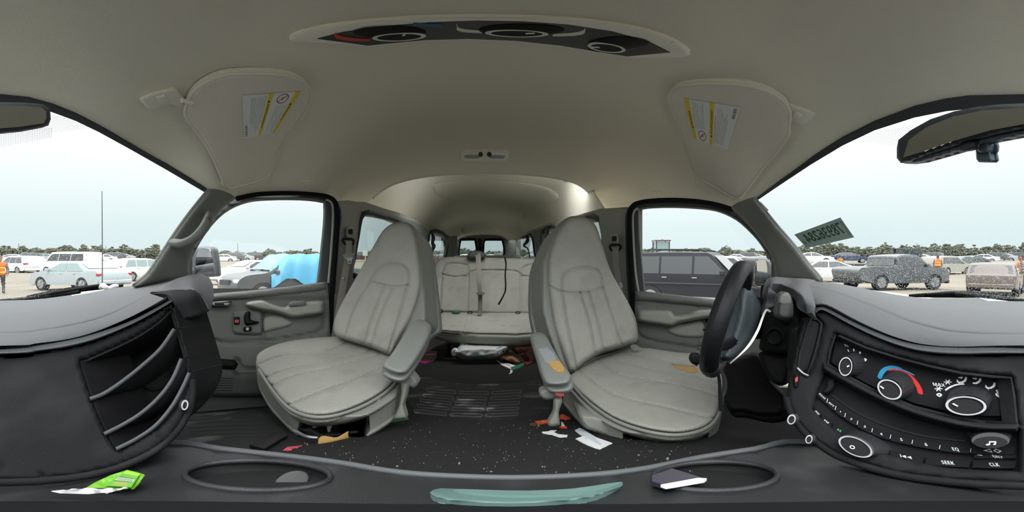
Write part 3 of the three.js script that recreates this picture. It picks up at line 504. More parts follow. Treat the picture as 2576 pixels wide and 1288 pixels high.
  const b1 = [[1158, 606], [1164, 603], [1192, 602], [1196, 606], [1197, 645], [1155, 645]], b2 = [[1219, 606], [1222, 603], [1258, 603], [1265, 608], [1266, 645], [1217, 645]];
  mesh('panel', patch([[1120, 588], [1290, 588], [1310, 600], [1310, 850], [1110, 850], [1110, 610]], DB, { cell: 14, thick: .08, holes: [b1, b2] }), M.trim, wb);
  for (const h of [b1, b2]) { mesh('pane', patch(h.map(([u, v]) => [u + (u < 1210 ? (u < 1175 ? -3 : 3) : (u < 1240 ? -3 : 3)), v < 620 ? v - 3 : v + 3]), flat(9.34), { cell: 30, thick: 0 }), M.glasstint, wb); mesh('window_border', sweep(cr(h, 3, true).map(([u, v]) => P(u, v, 9.28)), () => [.02, .02], { closed: true }), M.black, wb); }
  mesh('door_gap', patch(rrect(1205, 600, 1210, 700, 1), flat(9.27), { cell: 6, thick: .02 }), M.black, wb);
}
// straps that hang beside the rear windows
const hang = (label, q, grp) => single('hanging_strap', strap(q, .01), M.beltdark, label, 'strap', grp);
hang('black strap hanging slantwise across the side window behind the passenger seat', [[1081, 584, 6.0, 5], [1079, 600, 5.9, 5], [1073, 640, 5.8, 4], [1069, 690, 5.7, 4]]);
hang('black strap with a knotted buckle beside the rear passenger side window', [[1086, 585, 6.2, 5], [1090, 598, 6.1, 9], [1088, 612, 6.1, 8], [1091, 620, 6.1, 10], [1086, 640, 6.1, 4], [1087, 690, 6.1, 4]]);
hang('thin black strap at the rear corner beside the passenger side window', [[1119, 594, 8, 4], [1117, 610, 7.9, 5], [1113, 650, 7.9, 3]]);
hang('black strap with a loop at the rear driver side window', [[1326, 592, 7.2, 4], [1327, 606, 7.1, 9], [1318, 618, 7.1, 5], [1328, 626, 7.1, 3], [1334, 650, 7.1, 3]]);
hang('dark belt hanging between the driver side rear windows', [[1376, 572, 5.6, 9], [1378, 590, 5.5, 10], [1384, 612, 5.5, 8], [1376, 628, 5.5, 12], [1372, 660, 5.5, 5]]);
// ---------------------------------------------------------------- front seats
const seam = (list, w = 2.6, d = .013) => list.map((l) => [cr(l, 5), w, d]);
{ // passenger seat
  const s = thing('front_seat', 'grey cloth passenger bucket seat with undamaged cushion and armrest', 'seat');
  const back = plane([845, 830, 2.26], [980, 885, 2.12], [1010, 560, 2.42]);
  const full = [[838, 828], [842, 800], [862, 758], [900, 690], [938, 622], [962, 582], [984, 564], [1010, 558], [1034, 564], [1052, 588], [1062, 640], [1070, 710], [1077, 790], [1074, 812], [1050, 830], [1020, 856], [990, 892], [976, 894], [930, 874], [880, 858], [848, 848]];
  mesh('back_shell', patch(full, shift(back, .03), { cell: 7, thick: .14, edge: [10, .05], smooth: 3 }), M.vinyl, s, 'grey vinyl side of the backrest');
  const bd = (u, v) => { const e = Math.max(-1, Math.min(1, (u - (1010 - (v - 560) * .32)) / 90)); return back(u, v) - .035 * (1 - e * e); };
  mesh('backrest', patch([[841, 828], [845, 800], [864, 760], [902, 692], [940, 624], [964, 584], [985, 567], [1008, 561], [1028, 566], [1043, 588], [1054, 640], [1060, 700], [1055, 740], [1040, 786], [1020, 830], [986, 888], [974, 890], [930, 871], [880, 856], [850, 846]], bd, { cell: 2.6, thick: .05, edge: [14, .05], smooth: 3, grooves: seam([[[868, 848], [890, 780], [930, 712], [942, 690], [957, 672], [978, 665], [1005, 665], [1022, 675], [1029, 700], [1018, 742], [1000, 810], [977, 888]], [[915, 868], [935, 800], [966, 722]], [[933, 874], [955, 800], [986, 728]], [[935, 710], [970, 719], [1000, 722], [1028, 718]]]) }), M.fabric, s);
  const cd = tps([[648, 905, 2.06], [740, 856, 2.3], [880, 854, 2.34], [978, 892, 2.16], [1003, 940, 1.98], [890, 1028, 1.72], [775, 1046, 1.66], [690, 985, 1.84], [820, 940, 1.92]]);
  mesh('cushion', patch([[645, 908], [652, 888], [690, 868], [745, 855], [800, 849], [850, 847], [885, 856], [930, 873], [978, 893], [1000, 906], [1008, 925], [1002, 945], [982, 970], [940, 1001], [880, 1030], [825, 1045], [775, 1044], [738, 1030], [704, 1000], [668, 950], [650, 925]], cd, { cell: 2.6, thick: .03, edge: [14, .045], smooth: 3, uv: 'xz', grooves: seam([[[652, 916], [700, 898], [760, 891], [830, 883], [878, 860]], [[661, 954], [720, 929], [800, 914], [880, 898], [935, 880]], [[674, 976], [740, 945], [830, 925], [900, 908], [958, 890]], [[718, 1022], [790, 992], [880, 960], [940, 935], [1000, 912]]], 3.2, .018) }), M.fabric, s);
  mesh('cushion_piping', sweep(cr([[652, 930], [680, 974], [712, 1013], [745, 1037], [790, 1049], [840, 1046], [900, 1027], [950, 1001], [985, 974], [1004, 950]], 6).map(([u, v]) => P(u, v, cd(u, v) + .028)), () => [.006, .006]), M.vinyl, s);
  const sk = (u, v) => cd(u, Math.min(v, 1046)) + .045 + Math.max(0, v - 1046) * .0006;
  mesh('cushion_skirt', patch([[644, 908], [660, 935], [700, 996], [738, 1030], [775, 1045], [825, 1046], [880, 1031], [940, 1002], [982, 971], [1006, 940], [1012, 950], [1004, 990], [985, 1012], [930, 1046], [870, 1066], [800, 1073], [756, 1062], [712, 1030], [676, 984], [650, 936]], sk, { cell: 4, thick: .08, edge: [9, .04], smooth: 3 }), M.vinyl, s, 'grey vinyl front edge of the cushion');
  mesh('seat_base', patch([[764, 1050], [860, 1040], [930, 1000], [964, 998], [958, 1034], [940, 1058], [880, 1081], [850, 1092], [805, 1093], [784, 1084]], flat(1.82), { cell: 6, thick: .3, edge: [5, .03] }), M.vinyl, s);
  const rail = mesh('seat_rail', patch([[748, 1078], [780, 1072], [812, 1090], [900, 1082], [905, 1090], [830, 1108], [790, 1110], [770, 1098]], flat(1.74), { cell: 7, thick: .1, edge: [4, .02] }), M.black, s);
  mesh('adjuster_bar', tube([[742, 1084, 1.7, .006], [770, 1098, 1.66, .006], [800, 1102, 1.66, .006]]), M.steel, rail);
  const ar = plane([967, 918, 1.86], [1062, 804, 2.14], [1030, 930, 1.86]);
  const a = mesh('armrest', patch([[963, 918], [985, 890], [1012, 850], [1038, 812], [1056, 803], [1078, 812], [1085, 826], [1080, 850], [1058, 892], [1030, 932], [1012, 943], [986, 938], [968, 928]], (u, v) => ar(u, v) - .07, { cell: 4, thick: .035, edge: [13, .045], smooth: 4, grooves: seam([[[984, 936], [1010, 905], [1040, 860], [1070, 812]], [[1012, 940], [1034, 905], [1060, 862], [1082, 820]]], 1.5, .004) }), M.armvinyl, s);
  mesh('armrest_bracket', patch([[1000, 940], [1030, 936], [1040, 944], [1052, 962], [1040, 978], [1020, 968], [1006, 952]], flat(1.9), { cell: 5, thick: .05, edge: [5, .02], smooth: 2 }), M.armvinyl, a);
  mesh('recliner_lever', patch([[1010, 964], [1022, 962], [1027, 972], [1022, 1000], [1016, 1020], [1022, 1044], [1020, 1054], [994, 1056], [992, 1048], [1004, 1020], [1010, 990]], flat(1.84), { cell: 4, thick: .03, edge: [6, .018], smooth: 3 }), M.vinyl, s);
}
{ // driver seat
  const s = thing('front_seat', 'grey cloth driver bucket seat with a torn cushion and worn armrest', 'seat');
  const back = plane([1600, 860, 2.26], [1440, 930, 2.1], [1450, 545, 2.42]);
  mesh('back_shell', patch([[1358, 700], [1362, 655], [1378, 612], [1398, 572], [1424, 549], [1450, 543], [1478, 548], [1500, 570], [1514, 612], [1534, 676], [1566, 735], [1594, 788], [1604, 828], [1601, 860], [1570, 872], [1515, 888], [1470, 916], [1446, 938], [1424, 938], [1398, 900], [1376, 840], [1360, 775]], shift(back, .03), { cell: 7, thick: .14, edge: [10, .05], smooth: 3 }), M.vinyl, s, 'grey vinyl side of the backrest');
  const bd = (u, v) => { const e = Math.max(-1, Math.min(1, (u - (1448 + (v - 545) * .19)) / 95)); return back(u, v) - .035 * (1 - e * e); };
  mesh('backrest', patch([[1378, 712], [1378, 660], [1388, 618], [1406, 578], [1428, 553], [1450, 547], [1474, 551], [1496, 572], [1510, 614], [1530, 678], [1562, 738], [1590, 790], [1600, 828], [1597, 856], [1566, 869], [1512, 885], [1468, 913], [1446, 932], [1428, 928], [1408, 870], [1390, 800]], bd, { cell: 2.6, thick: .05, edge: [14, .05], smooth: 3, grooves: seam([[[1449, 927], [1427, 818], [1414, 734], [1414, 704], [1427, 684], [1464, 673], [1494, 676], [1511, 691], [1517, 724], [1544, 808], [1566, 876]], [[1380, 719], [1414, 734], [1469, 737], [1516, 724]], [[1459, 736], [1484, 818], [1499, 900]], [[1481, 736], [1506, 818], [1521, 892]]]) }), M.fabric, s);
  const cd = tps([[1446, 935, 2.1], [1540, 892, 2.3], [1610, 876, 2.36], [1790, 898, 2.2], [1816, 970, 1.96], [1796, 1060, 1.72], [1690, 1088, 1.62], [1560, 1056, 1.72], [1460, 990, 1.92], [1640, 970, 1.94]]);
  mesh('cushion', patch([[1430, 952], [1446, 935], [1490, 908], [1540, 890], [1605, 874], [1700, 886], [1770, 892], [1802, 910], [1816, 950], [1815, 1000], [1802, 1044], [1776, 1072], [1730, 1087], [1680, 1089], [1610, 1076], [1540, 1049], [1480, 1006], [1445, 974]], cd, { cell: 2.6, thick: .03, edge: [14, .045], smooth: 3, uv: 'xz', grooves: seam([[[1453, 930], [1504, 972], [1568, 1000], [1668, 1022], [1800, 1054]], [[1505, 908], [1558, 942], [1693, 966], [1813, 996]], [[1534, 904], [1640, 930], [1737, 948], [1812, 966]], [[1568, 886], [1643, 906], [1737, 910], [1790, 906]]], 3.2, .016) }), M.fabric, s);
  mesh('cushion_piping', sweep(cr([[1432, 960], [1478, 1010], [1540, 1054], [1610, 1081], [1680, 1094], [1735, 1091], [1780, 1075], [1806, 1046], [1817, 1004]], 6).map(([u, v]) => P(u, v, cd(u, v) + .028)), () => [.006, .006]), M.vinyl, s);
  const sk = (u, v) => cd(u, Math.min(v, 1088)) + .045 + Math.max(0, v - 1088) * .0006;
  mesh('cushion_skirt', patch([[1426, 956], [1444, 974], [1480, 1008], [1540, 1051], [1610, 1078], [1680, 1091], [1732, 1089], [1778, 1074], [1804, 1046], [1817, 1002], [1820, 1026], [1806, 1064], [1776, 1094], [1728, 1112], [1650, 1112], [1560, 1086], [1490, 1046], [1438, 992], [1418, 968]], sk, { cell: 4, thick: .08, edge: [9, .04], smooth: 3 }), M.vinyl, s, 'grey vinyl front edge of the cushion');
  mesh('seat_base', patch([[1462, 1040], [1520, 1050], [1620, 1080], [1690, 1100], [1704, 1116], [1690, 1130], [1650, 1132], [1560, 1110], [1490, 1085], [1464, 1066]], flat(1.78), { cell: 7, thick: .3, edge: [6, .03], smooth: 3 }), M.vinyl, s);
  // worn armrest: rubbed patch and bare foam
  const ar = plane([1380, 970, 1.84], [1340, 840, 2.14], [1440, 940, 1.86]), ad = (u, v) => ar(u, v) - .07;
  const a = mesh('armrest', patch([[1333, 848], [1342, 838], [1360, 836], [1374, 846], [1392, 878], [1412, 912], [1434, 940], [1436, 956], [1426, 968], [1398, 972], [1374, 968], [1362, 950], [1350, 910], [1338, 870]], ad, { cell: 4, thick: .035, edge: [12, .045], smooth: 4, grooves: seam([[[1372, 970], [1356, 915], [1340, 850]], [[1436, 950], [1400, 900], [1370, 842]]], 1.5, .004) }), M.armvinyl, s);
  mesh('bare_foam', patch([[1381, 914], [1392, 907], [1405, 908], [1414, 916], [1420, 932], [1410, 937], [1396, 932]], shift(ad, -.003), { cell: 4, thick: .004, smooth: 3 }), M.foam, a, 'bare yellow foam showing through the worn vinyl');
  mesh('worn_patch', patch([[1354, 878], [1375, 874], [1392, 886], [1400, 904], [1380, 916], [1372, 910]], shift(ad, -.002), { cell: 4, thick: .003 }), mat('worn', '#989fa4', .5, { bumpMap: tGrain, bumpScale: .002 }), a, 'pale rubbed patch of vinyl');
  mesh('recliner_lever', patch([[1394, 1004], [1412, 1002], [1414, 1012], [1406, 1036], [1408, 1060], [1406, 1070], [1384, 1072], [1378, 1064], [1392, 1036]], flat(1.82), { cell: 4, thick: .03, edge: [6, .018], smooth: 3 }), M.vinyl, s);
  const bk = mesh('belt_buckle', patch([[1360, 982], [1386, 976], [1414, 972], [1420, 984], [1414, 996], [1392, 1004], [1372, 1006], [1358, 996]], flat(1.84), { cell: 4, thick: .05, edge: [6, .02], smooth: 3 }), M.vinyl, s);
  mesh('release_button', patch([[1392, 986], [1412, 982], [1420, 994], [1413, 999], [1400, 997]], flat(1.8), { cell: 4, thick: .02, edge: [3, .006] }), mat('salmon', '#e0605a', .4), bk, 'red release button');
  mesh('foam_tear', patch([[1696, 912], [1712, 918], [1735, 920], [1752, 926], [1757, 934], [1738, 936], [1716, 930], [1698, 924]], shift(cd, -.004), { cell: 4, thick: .004, smooth: 2, uv: 'xz' }), M.foam, s, 'yellow foam showing through the torn cushion');
  mesh('torn_edge', patch([[1690, 914], [1710, 913], [1738, 918], [1750, 916], [1748, 921], [1722, 920], [1704, 919]], shift(cd, -.008), { cell: 4, thick: .004, uv: 'xz' }), M.vinyl, s);
  mesh('belt_anchor', patch([[1586, 870], [1600, 868], [1612, 876], [1610, 882], [1592, 880]], flat(2.3), { cell: 4, thick: .02, smooth: 3 }), M.vinyl, s);
}
// ---------------------------------------------------------------- bench seats
{
  const b = thing('bench_seat', 'wide grey cloth bench seat right behind the front seats', 'seat');
  const D = plane([1080, 785, 5.1], [1480, 785, 5.1], [1288, 650, 5.45]);
  mesh('backrest', patch([[1076, 786], [1080, 735], [1086, 692], [1094, 664], [1106, 649], [1130, 646], [1300, 650], [1372, 652], [1390, 662], [1396, 700], [1400, 790], [1250, 790], [1130, 786]], D, { cell: 2.4, thick: .05, edge: [9, .05], grooves: seam([[[1106, 785], [1111, 700], [1116, 672], [1130, 664], [1166, 665], [1178, 680], [1176, 790]], [[1112, 690], [1140, 696], [1174, 694]], [[1176, 690], [1200, 680], [1290, 681], [1310, 690]], [[1310, 790], [1310, 694], [1318, 672], [1340, 666], [1380, 668]], [[1310, 694], [1340, 696], [1390, 696]]], 1.7, .025) }), M.fabric, b);
  const cd = plane([1062, 783, 5.16], [1500, 783, 5.16], [1288, 838, 4.5]);
  mesh('cushion', patch([[1058, 812], [1066, 776], [1100, 770], [1250, 774], [1390, 774], [1404, 786], [1404, 826], [1380, 834], [1300, 840], [1200, 838], [1110, 830], [1070, 824]], cd, { cell: 2.6, thick: .02, edge: [5, .03], uv: 'xz', grooves: seam([[[1174, 790], [1168, 812], [1164, 836]], [[1330, 792], [1350, 812], [1364, 834]], [[1060, 800], [1085, 796], [1098, 788]]], 1.7, .025) }), M.fabric, b);
  mesh('cushion_front', patch([[1058, 814], [1075, 825], [1110, 831], [1200, 839], [1300, 841], [1380, 835], [1404, 827], [1402, 850], [1380, 862], [1300, 870], [1220, 868], [1130, 862], [1090, 850], [1062, 836]], (u, v) => cd(u, Math.min(v, 812 + 28 * Math.min(1, Math.max(0, (u - 1058) / 140)))) + .012, { cell: 4, thick: .06, edge: [9, .06] }), M.vinyl, b);
  mesh('belt_box', patch([[1176, 650], [1178, 638], [1186, 632], [1206, 631], [1216, 636], [1219, 650]], flat(5.35), { cell: 4, thick: .1, edge: [5, .04], smooth: 2 }), M.trimdark, b);
  for (const [u, v] of [[1107, 783], [1182, 788], [1303, 788]]) { const k = mesh('belt_buckle', patch(rrect(u - 6, v - 4, u + 6, v + 3, 1.5), flat(5.07), { cell: 4, thick: .03, edge: [2, .01] }), M.black, b); mesh('button', patch(rrect(u - 4, v - 2, u + 4, v + 1, 1), flat(5.06), { cell: 4, thick: .01 }), M.vinyl, k); }
  mesh('floor_latch', patch([[1126, 864], [1134, 864], [1136, 885], [1146, 908], [1142, 914], [1114, 914], [1112, 908], [1124, 890]], flat(5.0), { cell: 5, thick: .1, edge: [3, .02] }), M.black, b);
  mesh('latch_plate', patch([[1108, 905], [1116, 902], [1146, 902], [1150, 912], [1146, 916], [1108, 914]], flat(4.94), { cell: 5, thick: .03, holes: [rect(1122, 905, 1136, 910)] }), M.steel, b);
  const w = thing('seat_belt', 'grey lap belt with a bright tongue lying down the middle of the bench', 'seat belt');
  mesh('webbing', strap([[1200, 640, 5.3, 13], [1203, 646, 5.2, 13], [1205, 700, 5.02, 12], [1208, 750, 5.0, 11], [1207, 785, 5.0, 11], [1206, 793, 4.99, 9]], .01), M.belt, w);
  mesh('tongue_grip', patch([[1198, 736], [1216, 735], [1219, 739], [1214, 743], [1202, 743]], flat(4.97), { cell: 3, thick: .02, smooth: 2 }), M.trim, w);
  mesh('tongue', patch(rrect(1203, 741, 1213, 751, 1), flat(4.965), { cell: 3, thick: .012, holes: [rect(1206, 743, 1210, 746)] }), M.chrome, w);
  const c = single('cable', tube([[1270, 648, 5.25, .008], [1273, 665, 5.15, .008], [1271, 690, 5.08, .008], [1272, 720, 5.0, .008], [1270, 735, 4.98, .008], [1262, 752, 4.95, .008], [1254, 766, 4.93, .01]]), M.black, 'thin black cable hanging over the bench backrest', 'cable');
  single('buckle_box', patch(rrect(1137, 781, 1157, 789, 2), flat(5.05), { cell: 4, thick: .05, edge: [2, .01] }), mat('greenish', '#4c6a5e', .5), 'small green and black plastic box on the bench cushion', 'box');
  const b2 = thing('bench_seat', 'second grey bench showing above the first, before the rear doors', 'seat');
  mesh('backrest', patch([[1132, 660], [1136, 648], [1146, 643], [1300, 642], [1314, 645], [1320, 660], [1320, 700], [1132, 700]], flat(7.2), { cell: 6, thick: .2, edge: [5, .08] }), M.fabric, b2);
  mesh('seat_support', patch([[1135, 700], [1318, 700], [1318, 842], [1135, 842]], flat(7.3), { cell: 14, thick: .4 }), M.vinyl, b2);
}
// ---------------------------------------------------------------- dashboard helpers
function frustum(e1, d1, e2, d2, cap = true, n = 36) { // barrel between two ellipses given in pixels at their own distances
  const A = ell(...e1.slice(0, 4), n, e1[4] || 0), B = ell(...e2.slice(0, 4), n, e2[4] || 0), D = (d, p) => typeof d === 'function' ? d(p[0], p[1]) : d;
  const p = [], uv = [], id = [], put = (q, a, b) => { p.push(q.x, q.y, q.z); uv.push(a, b); return p.length / 3 - 1; };
  for (let i = 0; i <= n; i++) { put(P(...A[i % n], D(d1, A[i % n])), i / n * .2, 0); put(P(...B[i % n], D(d2, B[i % n])), i / n * .2, .05); }
  for (let i = 0; i < n; i++) { const a = i * 2; id.push(a, a + 1, a + 2, a + 1, a + 3, a + 2); }
  if (cap) { const c = put(P(e2[0], e2[1], D(d2, e2)), 0, 0), s = p.length / 3; for (let i = 0; i < n; i++) put(P(...B[i], D(d2, B[i])), 0, 0); for (let i = 0; i < n; i++) id.push(c, s + (i + 1) % n, s + i); }
  return geom(p, null, uv, id);
}
const ringPatch = (e, k, dep, thick, cell = 3) => patch(ell(...e.slice(0, 4), 36, e[4] || 0), dep, { cell, thick, holes: [ell(e[0], e[1], e[2] * k, e[3] * k, 36, e[4] || 0)] });
const wallStrip = (line, dep, deep, closed = true) => { const pos = [], idx = [], n = line.length; for (const [u, v] of line) pos.push(P(u, v, dep(u, v))); for (let i = 0; i < n; i++) pos.push(pos[i].clone().add(V(0, -.01, -deep))); for (let i = 0; i < n - (closed ? 0 : 1); i++) { const j = (i + 1) % n; idx.push(i, j, n + i, j, n + j, n + i); } return solid(pos, idx, .006, (q) => [q.x, q.y]); };
// a printed face: the canvas lies flat on the panel, measured in the panel's own metres
function printOn(outline, dep, W, draw, o = {}) {
  const g = patch(outline, dep, { cell: 14, thick: .004, ...o }), q = outline.map(([u, v]) => P(u, v, dep(u, v))), x0 = Math.min(...q.map((k) => k.x)), x1 = Math.max(...q.map((k) => k.x)), y0 = Math.min(...q.map((k) => k.y)), y1 = Math.max(...q.map((k) => k.y));
  const H = Math.round(W * (y1 - y0) / (x1 - x0)), uv = g.attributes.uv, ps = g.attributes.position;
  for (let i = 0; i < uv.count; i++) uv.setXY(i, (ps.getX(i) - x0) / (x1 - x0), (ps.getY(i) - y0) / (y1 - y0));
  const at = (u, v) => { const k = P(u, v, dep(u, v)); return [(k.x - x0) / (x1 - x0) * W, (y1 - k.y) / (y1 - y0) * H]; };
  const t = canvasTex(W, H, (c) => draw(c, at, W / (x1 - x0) * dep(...outline[0]) / F));
  return [g, t];
}
// a moulded skin through rows of measured points, each row from left to right
function loft(rows, seg = 6, thick = .02) {
  const R = rows.map((r) => cr(r, seg)), n = R[0].length, C = []; for (let i = 0; i < n; i++) C.push(cr(R.map((r) => r[i]), seg));
  const m = C[0].length, pos = [], idx = []; for (let j = 0; j < m; j++) for (let i = 0; i < n; i++) pos.push(P(...C[i][j]));
  for (let j = 0; j < m - 1; j++) for (let i = 0; i < n - 1; i++) { const a = j * n + i; idx.push(a, a + n, a + 1, a + 1, a + n, a + n + 1); }
  return solid(pos, idx, thick, (q) => [q.x, -q.z]);
}
function moulded(back, ridge, low, face) { // pad from the windscreen to a rolled ridge, a narrow seam, then the brow down to the fascia
  const k = (a, b, t, dd) => a.map((p, i) => [p[0] + (b[i][0] - p[0]) * t, p[1] + (b[i][1] - p[1]) * t, 1 / ((1 - t) / p[2] + t / b[i][2]) + dd]), L = low.map(([u, v]) => [u, v, face(u, v) - .012]);
  return [back, k(back, ridge, .4, 0), k(back, ridge, .75, 0), k(back, ridge, .94, -.002), k(ridge, L, .03, .004), k(ridge, L, .1, .004), k(ridge, L, .2, -.008), k(ridge, L, .45, -.018), k(ridge, L, .75, -.014), L, L.map((p) => [p[0], p[1] + 3, p[2] + .03])];
}
// ---------------------------------------------------------------- dashboard, passenger side
const faceL = plane([0, 900, 1.2], [0, 1200, 1.12], [470, 930, 1.42]);
{
  const b = thing('dashboard', 'grey passenger side dashboard with three curved open shelves', 'dashboard');
  const ridge = [[-560, 838], [0, 833], [100, 826], [180, 813], [250, 796], [310, 772], [350, 752], [376, 738]];
  const low = [[-560, 898], [0, 890], [100, 882], [180, 870], [250, 850], [330, 816], [390, 784], [434, 757]];
  const rdL = [1.3, 1.32, 1.34, 1.37, 1.42, 1.5, 1.57, 1.63], backL = [[-560, 766, 1.95], [0, 756, 1.97], [100, 752, 1.99], [200, 741, 2.02], [280, 726, 2.04], [345, 717, 2.06], [400, 709, 2.07], [446, 701, 2.05]];
  const padRows = moulded(backL, ridge.map(([u, v], i) => [u, v, rdL[i]]), low, faceL);
  mesh('top_pad', loft(padRows), M.dashtop, b);
  const hole = cr([[202, 910], [222, 902], [330, 853], [395, 812], [430, 780], [438, 800], [452, 846], [474, 925], [477, 958], [469, 985], [448, 1022], [400, 1072], [350, 1104], [300, 1130], [288, 1126], [266, 1088], [238, 1026], [212, 950]], 3, true);
  mesh('front_panel', patch([...cr(low, 3), [440, 775], [460, 850], [478, 915], [484, 960], [482, 1000], [468, 1046], [430, 1100], [380, 1138], [300, 1174], [200, 1197], [100, 1209], [-560, 1222]], faceL, { cell: 9, thick: .02, holes: [hole], edge: [7, .012], grooves: [[[[390, 1070], [412, 1112]], 1.6, .01], [[[300, 1130], [330, 1162]], 1.6, .01], [[[100, 1190], [122, 1206]], 1.6, .01], [[[0, 1040], [6, 1180]], 1.6, .008]] }), M.dash, b);
  const bin = mesh('bin', wallStrip(hole, shift(faceL, .006), .16), M.dashblack, b);
  mesh('bin_back', patch(hole.map(([u, v]) => [350 + (u - 350) * 1.12, 960 + (v - 960) * 1.12]), shift(faceL, .16), { cell: 14, thick: .01 }), M.dashblack, b);
  mesh('access_cover', patch(ell(388, 940, 42, 44, 30, .4), shift(faceL, .152), { cell: 7, thick: .006, edge: [4, .004] }), M.dashblack, b);
  for (const q of [[[226, 1004], [262, 990], [310, 958], [360, 918], [405, 876], [438, 828]], [[262, 1092], [310, 1068], [360, 1036], [405, 994], [436, 950], [456, 903]], [[292, 1130], [340, 1106], [390, 1072], [430, 1026], [458, 978], [476, 938]]]) {
    const c = cr(q, 5), pos = [], idx = [], n = c.length;
    for (const k of [0, 1, 2]) for (const [u, v] of c) { const p = P(u, v - (k ? 4 : -4), faceL(u, v) + .002); if (k === 2) p.add(V(0, -.012, -.15)); pos.push(p); }
    for (let r = 0; r < 2; r++) for (let i = 0; i < n - 1; i++) { const a = r * n + i; idx.push(a, a + 1, a + n, a + 1, a + n + 1, a + n); }
    const sh = mesh('shelf', solid(pos, idx, .008, (p) => [p.x, p.z]), M.dash, b); mesh('shelf_lip', sweep(c.map(([u, v]) => P(u, v, faceL(u, v) - .002)), () => [.0055, .005]), M.dashtop, sh);
  }
  // end of the dashboard towards the door
  const capD = tps([[376, 737, 1.64], [445, 700, 1.86], [520, 694, 1.86], [538, 740, 1.7], [525, 785, 1.58], [455, 808, 1.5], [430, 750, 1.54], [490, 735, 1.6]]);
  mesh('end_cap_top', patch([[376, 736], [410, 716], [446, 700], [478, 691], [508, 689], [526, 698], [536, 716], [538, 745], [531, 778], [524, 784], [516, 766], [504, 742], [494, 733], [480, 728], [430, 731]], capD, { cell: 5, thick: .03, edge: [5, .015] }), M.dashtop, b);
  mesh('end_cap', patch([[378, 738], [430, 732], [480, 729], [493, 734], [503, 743], [516, 767], [523, 784], [508, 792], [480, 802], [455, 809], [446, 796], [438, 768], [430, 748], [420, 742]], shift(capD, -.006), { cell: 5, thick: .04, edge: [5, .015] }), M.dash, b);
  mesh('kick_panel', patch([[448, 806], [512, 792], [508, 830], [492, 900], [484, 960], [478, 915]], plane([450, 806, 1.6], [512, 792, 1.9], [484, 960, 1.62]), { cell: 9, thick: .02 }), M.dashblack, b);
  mesh('lower_lip', sweep(cr([[-560, 1224], [0, 1213], [120, 1208], [220, 1196], [310, 1172], [390, 1134], [440, 1092], [470, 1046], [483, 1000], [485, 955]], 6).map(([u, v]) => P(u, v, faceL(u, v) + .004)), () => [.009, .009]), M.dash, b);
  const sock = mesh('power_socket', frustum([460, 1020, 11, 15, .2], shift(faceL, .0), [465, 1019, 9, 13, .2], shift(faceL, -.02)), M.steel, b);
  mesh('socket_cap', frustum([465, 1019, 5, 9, .2], shift(faceL, -.02), [466, 1018, 4, 7, .2], shift(faceL, -.026)), M.black, sock);
}
